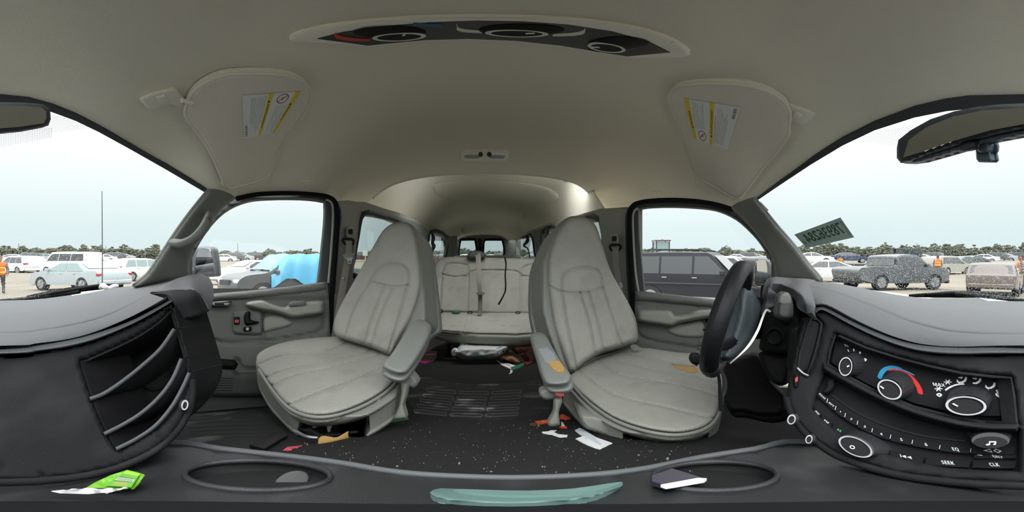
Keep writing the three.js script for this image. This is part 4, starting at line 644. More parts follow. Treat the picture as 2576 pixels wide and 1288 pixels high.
// ---------------------------------------------------------------- dashboard, driver side
const faceR = plane([2576, 900, 1.22], [2576, 1200, 1.12], [2010, 950, 1.42]);
const dashR = thing('dashboard', 'dark driver side dashboard with heater controls and radio', 'dashboard');
{
  const b = dashR;
  const ridge = [[2029, 714], [2090, 728], [2150, 748], [2231, 779], [2285, 801], [2353, 820], [2420, 831], [2576, 836], [3136, 838]], rd0 = [1.7, 1.66, 1.61, 1.53, 1.47, 1.4, 1.36, 1.32, 1.3];
  const low = [[2052, 786], [2072, 780], [2132, 812], [2195, 843], [2262, 869], [2330, 885], [2420, 891], [2576, 889], [3136, 895]];
  const backR = [[2062, 706, 2.08], [2110, 714, 2.07], [2150, 721, 2.06], [2200, 731, 2.05], [2260, 742, 2.04], [2330, 750, 2.02], [2430, 755, 2.0], [2576, 758, 1.97], [3136, 766, 1.95]];
  const padRows = moulded(backR, ridge.map(([u, v], i) => [u, v, rd0[i]]), low, faceR);
  mesh('top_pad', loft(padRows), M.dashtop, b);
  const hoodD = tps([[1918, 760, 1.72], [1940, 712, 1.7], [1996, 727, 1.58], [2026, 770, 1.47], [2026, 808, 1.43], [1950, 696, 1.84], [1990, 699, 1.92], [2062, 706, 2.08], [2029, 714, 1.7], [2060, 775, 1.44]], .0002);
  mesh('instrument_hood', patch([[1914, 792], [1918, 735], [1924, 710], [1932, 700], [1950, 696], [1990, 699], [2030, 701], [2064, 706], [2046, 716], [2044, 740], [2052, 772], [2042, 786], [2030, 790], [2027, 772], [2016, 745], [1996, 728], [1962, 714], [1944, 713], [1934, 722], [1928, 760], [1922, 792]], hoodD, { cell: 5, thick: .03, uv: 'xz', edge: [3, .008] }), M.dashtop, b);
  mesh('instrument_recess', patch([[1914, 720], [1950, 700], [2010, 712], [2036, 750], [2032, 815], [1910, 805]], plane([1920, 750, 1.92], [2030, 750, 1.72], [1970, 810, 1.76]), { cell: 12, thick: .02 }), M.black, b);
  // main fascia
  const vent = [[2040, 799], [2051, 796], [2069, 812], [2067, 835], [2056, 880], [2042, 925], [2034, 941], [2020, 938], [2006, 924], [2010, 890], [2022, 850], [2033, 812]];
  const bay = [[2100, 838], [2112, 842], [2180, 872], [2260, 897], [2340, 918], [2420, 935], [2500, 944], [2546, 948], [2556, 1000], [2562, 1068], [2480, 1066], [2400, 1052], [2300, 1026], [2200, 985], [2120, 942], [2080, 916], [2086, 880]];
  const radio = [[2078, 936], [2120, 960], [2200, 1002], [2300, 1040], [2400, 1066], [2480, 1076], [2562, 1078], [2564, 1186], [2480, 1184], [2380, 1176], [2280, 1158], [2200, 1134], [2120, 1096], [2070, 1058], [2044, 1030], [2056, 985]];
  mesh('fascia', patch([[2040, 790], ...cr(low.slice(1), 3), [3136, 1232], [2576, 1219], [2400, 1210], [2250, 1190], [2120, 1150], [2060, 1115], [2020, 1080], [1995, 1044], [1978, 1000], [1984, 960], [1998, 905], [2008, 860], [2018, 820]], faceR, { cell: 9, thick: .03, edge: [6, .012], holes: [vent, bay, radio] }), M.dash, b);
  mesh('bay_back', patch([[2070, 820], [2110, 826], [2340, 900], [2570, 935], [2580, 1085], [2400, 1072], [2200, 1010], [2060, 930]], shift(faceR, .045), { cell: 20, thick: .01 }), M.dashblack, b);
  mesh('control_bay', wallStrip(bay, shift(faceR, .004), .035), M.dash, b);
  const ledge = cr([[2070, 914], [2120, 944], [2200, 986], [2300, 1028], [2400, 1056], [2480, 1068], [2564, 1070]], 5);
  mesh('ledge', patch([...ledge.map(([u, v]) => [u, v - 3]), ...ledge.map(([u, v]) => [u - 4, v + 16]).reverse()], shift(faceR, -.02), { cell: 5, thick: .06, edge: [8, .02] }), M.dash, b);
  // vent with its slats
  const vn = mesh('air_vent', wallStrip(vent, shift(faceR, .002), .06), M.black, b);
  mesh('vent_back', patch(vent.map(([u, v]) => [2038 + (u - 2038) * 1.15, 868 + (v - 868) * 1.1]), shift(faceR, .055), { cell: 10, thick: .01 }), M.black, vn);
  for (let k = 0; k < 5; k++) { const o = -15 + k * 8; mesh('slat', sweep(cr([[2046 + o * .8, 806 + k * 2], [2036 + o, 860], [2022 + o, 932 - k]], 4).map(([u, v]) => P(u, v, faceR(u, v) + .01)), () => [.005, .012]), M.dash, vn); }
  mesh('vent_trim', sweep(cr([[2005, 925], [2018, 938], [2034, 946]], 4).map(([u, v]) => P(u, v, faceR(u, v) - .004)), () => [.004, .004]), M.steel, vn);
  const hz = mesh('hazard_button', patch([[1998, 940], [2008, 938], [2011, 955], [2006, 976], [1997, 974], [1994, 958]], shift(faceR, -.006), { cell: 4, thick: .012, edge: [3, .006], smooth: 3 }), M.dashblack, b);
  mesh('hazard_mark', patch([[2000, 952], [2007, 947], [2007, 958], [2001, 962]], shift(faceR, -.008), { cell: 3, thick: .002 }), M.red, hz);
}
{ // heater control face with printed scales and three knobs
  const b = dashR, D = shift(faceR, .03);
  const out = [[2104, 844], [2180, 876], [2260, 900], [2340, 921], [2420, 938], [2500, 947], [2542, 951], [2554, 1046], [2480, 1046], [2400, 1038], [2300, 1014], [2200, 974], [2130, 938], [2092, 912]];
  const [g, t] = printOn(out, D, 1400, (c, at, s) => {
    c.fillStyle = '#161618'; c.fillRect(0, 0, 1400, 1400); c.lineCap = 'round';
    const ln = (col, w, ...p) => { c.strokeStyle = col; c.lineWidth = w * s; c.beginPath(); p.forEach(([u, v], i) => { const [x, y] = at(u, v); i ? c.lineTo(x, y) : c.moveTo(x, y); }); c.stroke(); };
    const W = '#d6dadb', curve = (col, w, ...p) => ln(col, w, ...cr(p, 8));
    for (const [dx, dy] of [[0, -5], [4.4, -1], [2.6, 4.4], [-2.6, 3.6], [-4.4, -1]]) curve(W, .8, [2130 + dx - 2, 865 + dy], [2130 + dx, 865 + dy - 2.6], [2130 + dx + 2, 865 + dy], [2130 + dx, 865 + dy + 2.6], [2130 + dx - 2, 865 + dy]);
    ln(W, 1.8, [2133, 880], [2135, 884]); ln(W, 2.2, [2148, 878], [2148, 883]); ln(W, 2.8, [2164, 886], [2162, 891]); ln(W, 5, [2177, 904], [2175, 906]);
    curve('#2f86b0', 7, [2213, 949], [2219, 936], [2230, 927], [2248, 924], [2264, 928]); curve('#2f86b0', 3, [2262, 928], [2280, 934], [2298, 943]);
    curve('#c8322f', 3, [2236, 931], [2250, 930], [2264, 933]); curve('#c8322f', 8, [2264, 934], [2286, 944], [2302, 960], [2312, 976], [2315, 987]);
    curve(W, 2.4, [2357, 993], [2363, 990], [2368, 993], [2363, 997], [2357, 993]);
    for (const [u, v] of [[2361, 978], [2384, 961]]) for (let k = 0; k < 3; k++) { const a = k * Math.PI / 3; ln(W, 1.6, [u - 9 * Math.cos(a), v - 6 * Math.sin(a)], [u + 9 * Math.cos(a), v + 6 * Math.sin(a)]); }
    { const [x, y] = at(2362, 969); c.fillStyle = W; c.font = 'bold ' + Math.round(8.6 * s) + 'px sans-serif'; c.textAlign = 'center'; c.fillText('MAX', x, y + 2 * s); }
    curve(W, 2.6, [2379, 981], [2386, 976], [2396, 971]); curve(W, 2.6, [2399, 970], [2410, 967], [2424, 966]);
    const seat = (u, v, f) => { ln(W, 3, [u - 7, v + 4], [u, v + 4], [u + 7, v], [u + 10, v - 5]); curve(W, 2.6, [u + 9, v - 8], [u + 11, v - 8]); if (f & 1) { ln(W, 2, [u - 12, v + 2], [u - 8, v + 5], [u - 12, v - 2]); } if (f & 2) ln(W, 2, [u - 8, v - 8], [u, v - 9], [u - 2, v - 6]); };
    seat(2420, 958, 3); seat(2456, 960, 2); seat(2492, 972, 1); seat(2518, 992, 1);
    const fan = (u, v, k) => { ln(W, 1.4, [u - 11 * k, v - 4], [u, v - 6], [u + 11 * k, v - 4], [u + 6 * k, v + 4], [u - 6 * k, v + 4], [u - 11 * k, v - 4]); for (const o of [-4, 0, 4]) ln(W, 1.4, [u + o, v - 2], [u + o - 1, v + 2], [u + o, v + 6]); };
    fan(2515, 986, .8); fan(2528, 1010, 1);
  });
  M.heaterface = new THREE.MeshPhysicalMaterial({ name: 'heaterface', map: t, roughness: .75, specularIntensity: .3 });
  const pn = mesh('heater_panel', g, M.heaterface, b, 'black heater control face with white symbols');
  const knurl = mat('knurl', '#26292b', .5, { bumpMap: tex(64, .01, (x) => x < .5 ? 0 : 1), bumpScale: .002 });
  const knob = (parent, base, mid, face, d1, d2, mark, rim = M.chrome) => {
    const k = mesh('knob', frustum(base, shift(D, .0), mid, shift(D, -d1)), knurl, parent);
    mesh('chrome_ring', frustum(mid, shift(D, -d1 + .001), face, shift(D, -d2), false), rim, k);
    mesh('knob_face', frustum([face[0], face[1], face[2] * .98, face[3] * .98, face[4]], shift(D, -d2 + .004), [face[0], face[1], face[2] * .8, face[3] * .8, face[4]], shift(D, -d2 + .003)), M.black, k);
    mesh('chrome_ring', ringPatch(face, .86, shift(D, -d2), .003), rim, k);
    if (mark) mesh('pointer', patch(mark, shift(D, -d2 - .001), { cell: 3, thick: .003 }), M.white, k);
    return k;
  };
  knob(b, [2150, 916, 26, 30, .2], [2131, 921, 18, 25, .1], [2127, 922, 17, 24, .1], .035, .045, [[2130, 921], [2136, 918], [2137, 921], [2131, 924]]);
  knob(b, [2262, 968, 40, 34, .5], [2241, 978, 35, 25, .5], [2238, 980, 33, 23, .5], .04, .05, [[2213, 972], [2215, 970], [2224, 976], [2222, 979]]);
  knob(b, [2440, 1002, 58, 32, .06], [2432, 1018, 54, 26, .06], [2430, 1021, 52, 24, .06], .035, .045, [[2395, 1016], [2399, 1014], [2411, 1021], [2408, 1023]]);
}
{ // dusty radio face, its keys and knobs
  const b = dashR, D = shift(faceR, .022);
  const rd = thing('car_radio', 'dusty black car radio below the heater controls', 'radio');
  mesh('radio_face', patch([[2074, 930], [2120, 958], [2200, 1000], [2300, 1038], [2400, 1064], [2480, 1074], [2566, 1076], [2568, 1190], [2480, 1188], [2380, 1180], [2280, 1162], [2200, 1138], [2116, 1098], [2066, 1060], [2040, 1032], [2052, 982]], D, { cell: 14, thick: .02 }), M.dashblack, rd);
  const line1 = cr([[2054, 984], [2069, 997], [2091, 1017], [2113, 1035], [2140, 1053], [2173, 1072], [2213, 1090], [2265, 1105], [2328, 1118], [2406, 1130], [2501, 1134], [2560, 1134]], 8);
  const line2 = cr([[2044, 1026], [2056, 1038], [2077, 1059], [2112, 1083], [2150, 1105], [2210, 1132], [2279, 1149], [2382, 1164], [2499, 1169], [2562, 1169]], 8);
  const row = (line, u) => { let i = 0; while (i < line.length - 2 && line[i + 1][0] < u) i++; const [p, q] = [line[i], line[i + 1]]; return p[1] + (q[1] - p[1]) * (u - p[0]) / (q[0] - p[0]); };
  const key = (line, u0, u1, h, text, col = '#d4d8da') => {
    const n = 6, up = [], dn = []; for (let k = 0; k <= n; k++) { const u = u0 + 1 + (u1 - u0 - 2) * k / n; up.push([u + 2, row(line, u) - h]); dn.push([u - 2, row(line, u) + h]); }
    const uc = (u0 + u1) / 2, [g, t] = printOn([...up, ...dn.reverse()], shift(D, -.008), 96, (c, at, s) => {
      c.fillStyle = '#17181a'; c.fillRect(0, 0, 200, 300); const [x, y] = at(uc, row(line, uc)), [x2, y2] = at(uc + 6, row(line, uc + 6)); c.translate(x, y); c.rotate(Math.atan2(y2 - y, x2 - x)); c.fillStyle = col; c.textAlign = 'center'; c.textBaseline = 'middle';
      c.font = 'bold ' + Math.round(Math.min(9, 5 + (u1 - u0) * .05) * s) + 'px sans-serif';
      const tri = (x, w) => { c.beginPath(); c.moveTo((x + w) * s, -3.2 * s); c.lineTo((x - w) * s, 0); c.lineTo((x + w) * s, 3.2 * s); c.fill(); };
      if (text === 'rewind') { tri(-5, 4); tri(4, 4); c.fillRect(-11 * s, -3.2 * s, 1.6 * s, 6.4 * s); } else if (text === 'eject') { c.strokeStyle = col; c.lineWidth = 1.4 * s; c.beginPath(); c.moveTo(-3 * s, -3 * s); c.lineTo(-14 * s, 0); c.lineTo(-3 * s, 3 * s); c.closePath(); c.stroke(); c.beginPath(); c.moveTo(2 * s, 0); c.lineTo(8 * s, -3.4 * s); c.lineTo(14 * s, 0); c.lineTo(8 * s, 3.4 * s); c.closePath(); c.stroke(); } else c.fillText(text, 0, 0);
    }, { thick: .01, cell: 8 });
    mesh('key', g, new THREE.MeshPhysicalMaterial({ name: 'key_' + text, map: t, roughness: .8, specularIntensity: .3 }), rd);
  };
  const B1 = [2056, 2081, 2102, 2126, 2157, 2194, 2240, 2295, 2364, 2442, 2552];
  ['RDM', 'RPT', '1', '2', '3', '4', '5', '6', 'EQ', 'eject'].forEach((t, i) => { key(line1, B1[i], B1[i + 1], 9, t); if (i > 0) mesh('divider', patch([[B1[i], row(line1, B1[i]) - 5], [B1[i] + 2, row(line1, B1[i]) - 5], [B1[i], row(line1, B1[i]) + 5], [B1[i] - 2, row(line1, B1[i]) + 5]], shift(D, -.0095), { cell: 3, thick: .003 }), M.steel, rd); });
  [[2048, 2064, 'AM'], [2066, 2092, 'FM'], [2094, 2128, 'AS', '#5fc27e'], [2238, 2324, 'rewind'], [2328, 2440, 'SEEK'], [2446, 2556, 'CLK']].forEach(([a, c, t, col]) => key(line2, a, c, 9, t, col));
  const [ge, te] = printOn([[2450, 1144], [2556, 1144], [2556, 1153], [2450, 1153]], shift(D, -.006), 128, (c, at, s) => { c.fillStyle = '#1c1d1f'; c.fillRect(0, 0, 200, 60); const [x, y] = at(2503, 1148.5); c.fillStyle = '#d4d8da'; c.textAlign = 'center'; c.textBaseline = 'middle'; c.font = 'bold ' + Math.round(6.6 * s) + 'px sans-serif'; c.fillText('EJECT', x + 4 * s, y); c.beginPath(); c.moveTo(x - 30 * s, y + 2.6 * s); c.lineTo(x - 25 * s, y - 2.6 * s); c.lineTo(x - 20 * s, y + 2.6 * s); c.fill(); }, { thick: .006 });
  mesh('eject_strip', ge, new THREE.MeshPhysicalMaterial({ name: 'eject', map: te, roughness: .8, specularIntensity: .3 }), rd);
  const slot = cr([[2082, 985], [2110, 1006], [2160, 1040], [2230, 1070], [2320, 1096], [2430, 1110]], 4);
  mesh('disc_slot', patch([...slot.map(([u, v]) => [u, v - 2.2]), ...slot.map(([u, v]) => [u - 1, v + 2.2]).reverse()], shift(D, -.002), { cell: 6, thick: .004 }), M.black, rd);
  const pk = mesh('power_knob', frustum([2186, 1116, 62, 26, .42], shift(D, .0), [2156, 1122, 46, 22, .42], shift(D, -.035)), M.knurl, rd);
  mesh('knob_ring', ringPatch([2152, 1124, 46, 22, .42], .88, shift(D, -.038), .004), M.chrome, pk);
  mesh('knob_face', patch(ell(2151, 1124, 40, 19, 30, .42), shift(D, -.036), { cell: 5, thick: .004 }), M.black, pk);
  mesh('power_mark', ringPatch([2144, 1125, 7, 4.5, .3], .6, shift(D, -.038), .002, 2), M.white, pk);
  const tk = mesh('tune_knob', frustum([2492, 1094, 56, 20, 0], shift(D, .0), [2492, 1108, 48, 20, 0], shift(D, -.035)), M.knurl, rd);
  mesh('knob_collar', ringPatch([2490, 1092, 58, 20, 0], .86, shift(D, -.006), .01), M.dash, tk);
  mesh('knob_face', patch(ell(2492, 1113, 43, 15, 30), shift(D, -.037), { cell: 5, thick: .004 }), M.black, tk);
  mesh('note_mark', patch([[2479, 1119], [2484, 1116], [2488, 1116], [2488, 1110], [2506, 1110], [2506, 1118], [2500, 1120], [2498, 1117], [2502, 1116], [2502, 1113], [2491, 1113], [2491, 1119], [2484, 1121]], shift(D, -.039), { cell: 3, thick: .002 }), M.white, tk);
  mesh('print_bar', patch([[2108, 1150], [2116, 1147], [2134, 1155], [2128, 1158]], shift(faceR, -.001), { cell: 4, thick: .002 }), M.white, b);
  for (const [u, v, r] of [[1994, 1054, 13], [2038, 1104, 11]]) { const k = mesh('power_socket', frustum([u + 4, v, r, r * 1.05, .4], shift(faceR, 0), [u - 3, v + 1, r * .8, r, .4], shift(faceR, -.025)), M.steel, b); mesh('socket_cap', patch(ell(u - 3, v + 1, r * .55, r * .7, 20, .4), shift(faceR, -.027), { cell: 3, thick: .004 }), M.black, k); }
  mesh('bracket_stub', patch([[2082, 955], [2096, 952], [2102, 962], [2096, 980], [2078, 992], [2070, 985], [2078, 972]], shift(D, -.02), { cell: 4, thick: .02, edge: [3, .008], smooth: 2 }), M.dashblack, rd);
  mesh('lower_lip', sweep(cr([[1978, 1000], [1992, 1044], [2020, 1084], [2062, 1120], [2122, 1154], [2250, 1193], [2400, 1213], [2576, 1222], [3136, 1234]], 6).map(([u, v]) => P(u, v, faceR(u, v) + .004)), () => [.009, .009]), M.dash, b);
}
// ---------------------------------------------------------------- steering wheel, column, lever
{
  const w = thing('steering_wheel', 'black leather wrapped steering wheel seen nearly edge on', 'steering wheel');
  const near = P(1818, 806, 1.36), far = P(1858, 792, 1.78), top = P(1862, 676, 1.56), bot = P(1784, 926, 1.52);
  const C = V(0, 0, 0).addVectors(near, far).multiplyScalar(.5), A = V(0, 0, 0).subVectors(top, bot).multiplyScalar(.5), B = V(0, 0, 0).subVectors(near, far).multiplyScalar(.5), C2 = V(0, 0, 0).addVectors(top, bot).multiplyScalar(.5).add(C).multiplyScalar(.5);
  const ring = (a, b, n) => Array.from({ length: n }, (_, i) => { const t = a + (b - a) * i / (n - 1); return C2.clone().addScaledVector(A, Math.cos(t)).addScaledVector(B, Math.sin(t)); });
  mesh('rim', sweep(ring(0, Math.PI * 2 * 63 / 64, 64), () => [.026, .026], { closed: true, radial: 16 }), M.leather, w);
  mesh('rim_grip', sweep(ring(2.55, 3.5, 16), () => [.0275, .0275], { radial: 16 }), mat('carbon', '#1a1b1d', .45, { bumpMap: tex(64, .012, (x, y) => ((x * 4 | 0) + (y * 4 | 0)) % 2), bumpScale: .001 }), w, 'woven pattern grip at the bottom of the rim');
  const hubD = plane([1870, 700, 1.72], [1920, 790, 1.72], [1825, 900, 1.55]);
  mesh('hub_cover', patch([[1868, 702], [1880, 712], [1900, 738], [1921, 762], [1918, 800], [1900, 846], [1874, 880], [1838, 906], [1818, 900], [1822, 880], [1842, 840], [1858, 780], [1862, 730]], (u, v) => hubD(u, v) - .02, { cell: 6, thick: .05, edge: [14, .05], smooth: 3, grooves: [[cr([[1878, 716], [1888, 760], [1884, 810], [1862, 852], [1832, 886]], 5), 2, .008]] }), mat('hubplastic', '#4d5559', .45, { bumpMap: tGrain, bumpScale: .0006 }), w);
  mesh('spoke', sweep(cr([[1806, 870, 1.5], [1840, 862, 1.58], [1872, 850, 1.66]], 5).map((q) => P(...q)), () => [.018, .012]), M.leather, w);
  mesh('wheel_boss', sweep([P(1900, 800, 1.72), P(1945, 806, 1.86)], () => [.07, .08], { radial: 20 }), M.black, w);

  const col = thing('steering_column', 'black steering column shroud with round ignition lock', 'steering column');
  const cd = plane([1915, 800, 1.62], [2015, 800, 1.52], [1950, 890, 1.6]);
  mesh('shroud', patch([[1924, 782], [1940, 778], [1980, 788], [2012, 796], [2018, 830], [2008, 880], [1992, 892], [1950, 892], [1916, 882], [1910, 868], [1918, 830]], cd, { cell: 6, thick: .14, edge: [12, .04], smooth: 3 }), M.dashblack, col);
  const ig = mesh('ignition_lock', frustum([1949, 846, 24, 24], shift(cd, -.004), [1948, 847, 20, 20], shift(cd, -.02), false), M.dash, col);
  mesh('key_slot', frustum([1948, 847, 19, 19], shift(cd, -.018), [1948, 847, 12, 12], shift(cd, -.008)), M.black, ig);
  mesh('lower_cover', patch([[1912, 886], [1955, 893], [1992, 895], [1986, 930], [1976, 968], [1948, 965], [1925, 935], [1912, 905]], plane([1912, 890, 1.66], [1990, 890, 1.6], [1960, 960, 1.62]), { cell: 7, thick: .1, edge: [8, .03], smooth: 3 }), M.dashblack, col);
  mesh('side_bracket', patch([[1985, 828], [2000, 820], [2012, 822], [2010, 868], [1990, 890], [1978, 886]], shift(cd, -.03), { cell: 5, thick: .04, edge: [5, .015] }), M.black, col);

  const lv = thing('gear_lever', 'dark grey oval column shift knob before the instruments', 'lever');
  mesh('knob', patch([[1954, 790], [1957, 760], [1963, 741], [1974, 734], [1986, 739], [1994, 758], [1996, 785], [1992, 800], [1980, 806], [1962, 803]], flat(1.5), { cell: 4, thick: .02, edge: [12, .035], smooth: 4 }), mat('knobgrey', '#4a4c4a', .55, { bumpMap: tGrain, bumpScale: .0006 }), lv);
  mesh('knob_button', patch([[1961, 758], [1966, 743], [1975, 738], [1985, 742], [1991, 758], [1984, 766], [1968, 766]], flat(1.498), { cell: 4, thick: .01, edge: [3, .003], smooth: 4 }), mat('buttongrey', '#6d706c', .55, { bumpMap: tGrain, bumpScale: .0006 }), lv);
  mesh('stem', sweep([P(1975, 800, 1.54), P(1990, 830, 1.62)], () => [.014, .014]), M.black, lv);

  single('cable_tie', strap([[1837, 914, 1.5, 3], [1862, 892, 1.48, 4], [1886, 866, 1.5, 6], [1906, 832, 1.52, 6], [1918, 800, 1.55, 5], [1924, 786, 1.58, 5], [1930, 780, 1.6, 6], [1938, 785, 1.6, 5]], .004), M.white, 'white cable tie looped from the steering hub to the column', 'cable tie');
  const kb = thing('key_ring', 'black car key on a metal ring at the rim of the steering wheel', 'key');
  mesh('split_ring', sweep(Array.from({ length: 24 }, (_, i) => P(1762 + 9 * Math.cos(i / 24 * 6.2832), 884 + 9 * Math.sin(i / 24 * 6.2832), 1.5 + .004 * Math.sin(i))), () => [.0018, .0018], { closed: true }), M.chrome, kb);
  mesh('key_head', patch([[1737, 905], [1740, 893], [1750, 888], [1762, 892], [1766, 904], [1758, 916], [1745, 917]], flat(1.5), { cell: 4, thick: .014, edge: [4, .006], smooth: 3 }), M.black, kb);
  mesh('key_blade', patch([[1744, 912], [1750, 910], [1756, 920], [1752, 922]], flat(1.51), { cell: 4, thick: .004 }), M.steel, kb);
  const ly = thing('lanyard', 'black printed lanyard hanging below the steering wheel', 'lanyard');
  mesh('ribbon', strap([[1806, 936, 1.5, 8], [1810, 960, 1.5, 8], [1812, 1000, 1.5, 10], [1816, 1034, 1.5, 14]], .003), M.black, ly);
  mesh('ribbon', strap([[1814, 932, 1.52, 7], [1824, 955, 1.52, 8], [1824, 980, 1.52, 8], [1816, 1000, 1.52, 8]], .003), M.beltdark, ly);
}
// pedal well under the column
single('lower_dash_panel', patch([[1818, 900], [1840, 906], [1880, 890], [1912, 892], [1950, 965], [1976, 990], [1975, 1036], [1930, 1048], [1870, 1036], [1830, 1028], [1822, 960]], plane([1820, 900, 1.95], [1975, 900, 1.8], [1900, 1040, 1.72]), { cell: 9, thick: .04, edge: [10, .04], smooth: 3 }), M.dashblack, 'black lower panel under the steering column', 'panel');
// ---------------------------------------------------------------- engine cover with its cup wells
{
  const e = thing('engine_cover', 'dark plastic engine cover between the seats with two cup wells', 'engine cover');
  const D = tps([[430, 1116, 1.46], [740, 1150, 1.4], [1288, 1204, 1.27], [1850, 1150, 1.4], [2010, 1116, 1.46], [0, 1225, 1.16], [2576, 1230, 1.16], [0, 1330, .98], [1288, 1330, .98], [2576, 1330, .98], [640, 1240, 1.18], [1800, 1240, 1.18], [300, 1160, 1.34], [2250, 1160, 1.34]]);
  const topEdge = cr([[-560, 1205], [100, 1185], [300, 1140], [430, 1114], [560, 1130], [740, 1150], [860, 1166], [980, 1186], [1100, 1197], [1290, 1203], [1480, 1196], [1620, 1180], [1760, 1152], [1900, 1130], [2010, 1112], [2250, 1150], [2450, 1190], [3136, 1205]], 4);
  const cupL = ell(648, 1197, 184, 38, 48, .015), cupR = ell(1800, 1199, 156, 37, 48, -.01);
  mesh('cover', patch([...topEdge, [3136, 1345], [-560, 1345]], D, { cell: 16, thick: .02, uv: 'xz', holes: [cupL, cupR], grooves: [[topEdge.map(([u, v]) => [u, v + 15]), 3, .012]] }), mat('covergrey', '#333537', .5, { map: tDust, bumpMap: tGrain, bumpScale: .0007 }), e);
  mesh('edge_bead', sweep(topEdge.map(([u, v]) => P(u, v, D(u, v) - .004)), () => [.008, .008]), mat('bead', '#55585a', .5), e);
  mesh('rear_mat', patch([[-560, 1262], [400, 1260], [1000, 1268], [1600, 1268], [2200, 1260], [3136, 1262], [3136, 1345], [-560, 1345]], shift(D, -.006), { cell: 30, thick: .008, uv: 'xz' }), M.rubber, e);
  for (const cup of [cupL, cupR]) {
    const n = cup.length, pos = cup.map(([u, v]) => P(u, v, D(u, v))), c = pos.reduce((a, q) => a.add(q), V(0, 0, 0)).multiplyScalar(1 / n), idx = [];
    for (let i = 0; i < n; i++) pos.push(pos[i].clone().lerp(c, .12).add(V(0, -.045, -.01)));
    pos.push(c.clone().add(V(0, -.045, -.01)));
    for (let i = 0; i < n; i++) { const j = (i + 1) % n; idx.push(i, n + i, j, j, n + i, n + j, n + i, 2 * n, n + j); }
    mesh('cup_well', solid(pos, idx, .004, (q) => [q.x, q.z]), M.black, e);
    mesh('well_rim', sweep(cup.map(([u, v]) => P(u, v, D(u, v) - .003)), () => [.007, .007], { closed: true }), M.covergrey, e);
  }
  single('coin', turned(lathe([[0, .003], [.036, .003], [.04, .0015], [.04, -.0015], [0, -.003]], 30), P(734, 1199, 1.285).add(V(0, -.012, 0)), V(0, 1, .25)), M.steel, 'silver coin lying in the cup well near the passenger seat', 'coin');
  const ph = thing('card_case', 'dark purple flat case with a white edge leaning in the driver side cup well', 'case');
  const pd = plane([1650, 1205, 1.22], [1770, 1205, 1.24], [1720, 1180, 1.3]);
  mesh('case_face', patch([[1640, 1196], [1690, 1178], [1775, 1204], [1672, 1221], [1640, 1210]], pd, { cell: 8, thick: .01 }), mat('plum', '#2a2436', .35), ph);
  mesh('case_edge', patch([[1662, 1219], [1755, 1202], [1778, 1203], [1772, 1208], [1676, 1224]], shift(pd, -.006), { cell: 6, thick: .006 }), M.white, ph);
  const tr = thing('plastic_tray', 'pale teal translucent plastic tray lying on the engine cover', 'tray');
  const tm = mat('teal', '#7fa39c', .25, { transmission: .35, clearcoat: .5 });
  mesh('tray_bowl', patch([[1082, 1238], [1110, 1228], [1180, 1233], [1300, 1240], [1430, 1234], [1520, 1222], [1562, 1214], [1540, 1230], [1490, 1250], [1400, 1262], [1280, 1266], [1160, 1262], [1100, 1252]], shift(D, -.036), { cell: 8, thick: .012, smooth: 2, edge: [7, .012] }), mat('tealgrey', '#56706c', .4), tr);
  mesh('tray_rim', patch([[1140, 1230], [1220, 1232], [1330, 1234], [1440, 1229], [1530, 1216], [1566, 1213], [1500, 1234], [1400, 1244], [1290, 1246], [1190, 1240]], shift(D, -.048), { cell: 8, thick: .008, smooth: 2 }), tm, tr);
}
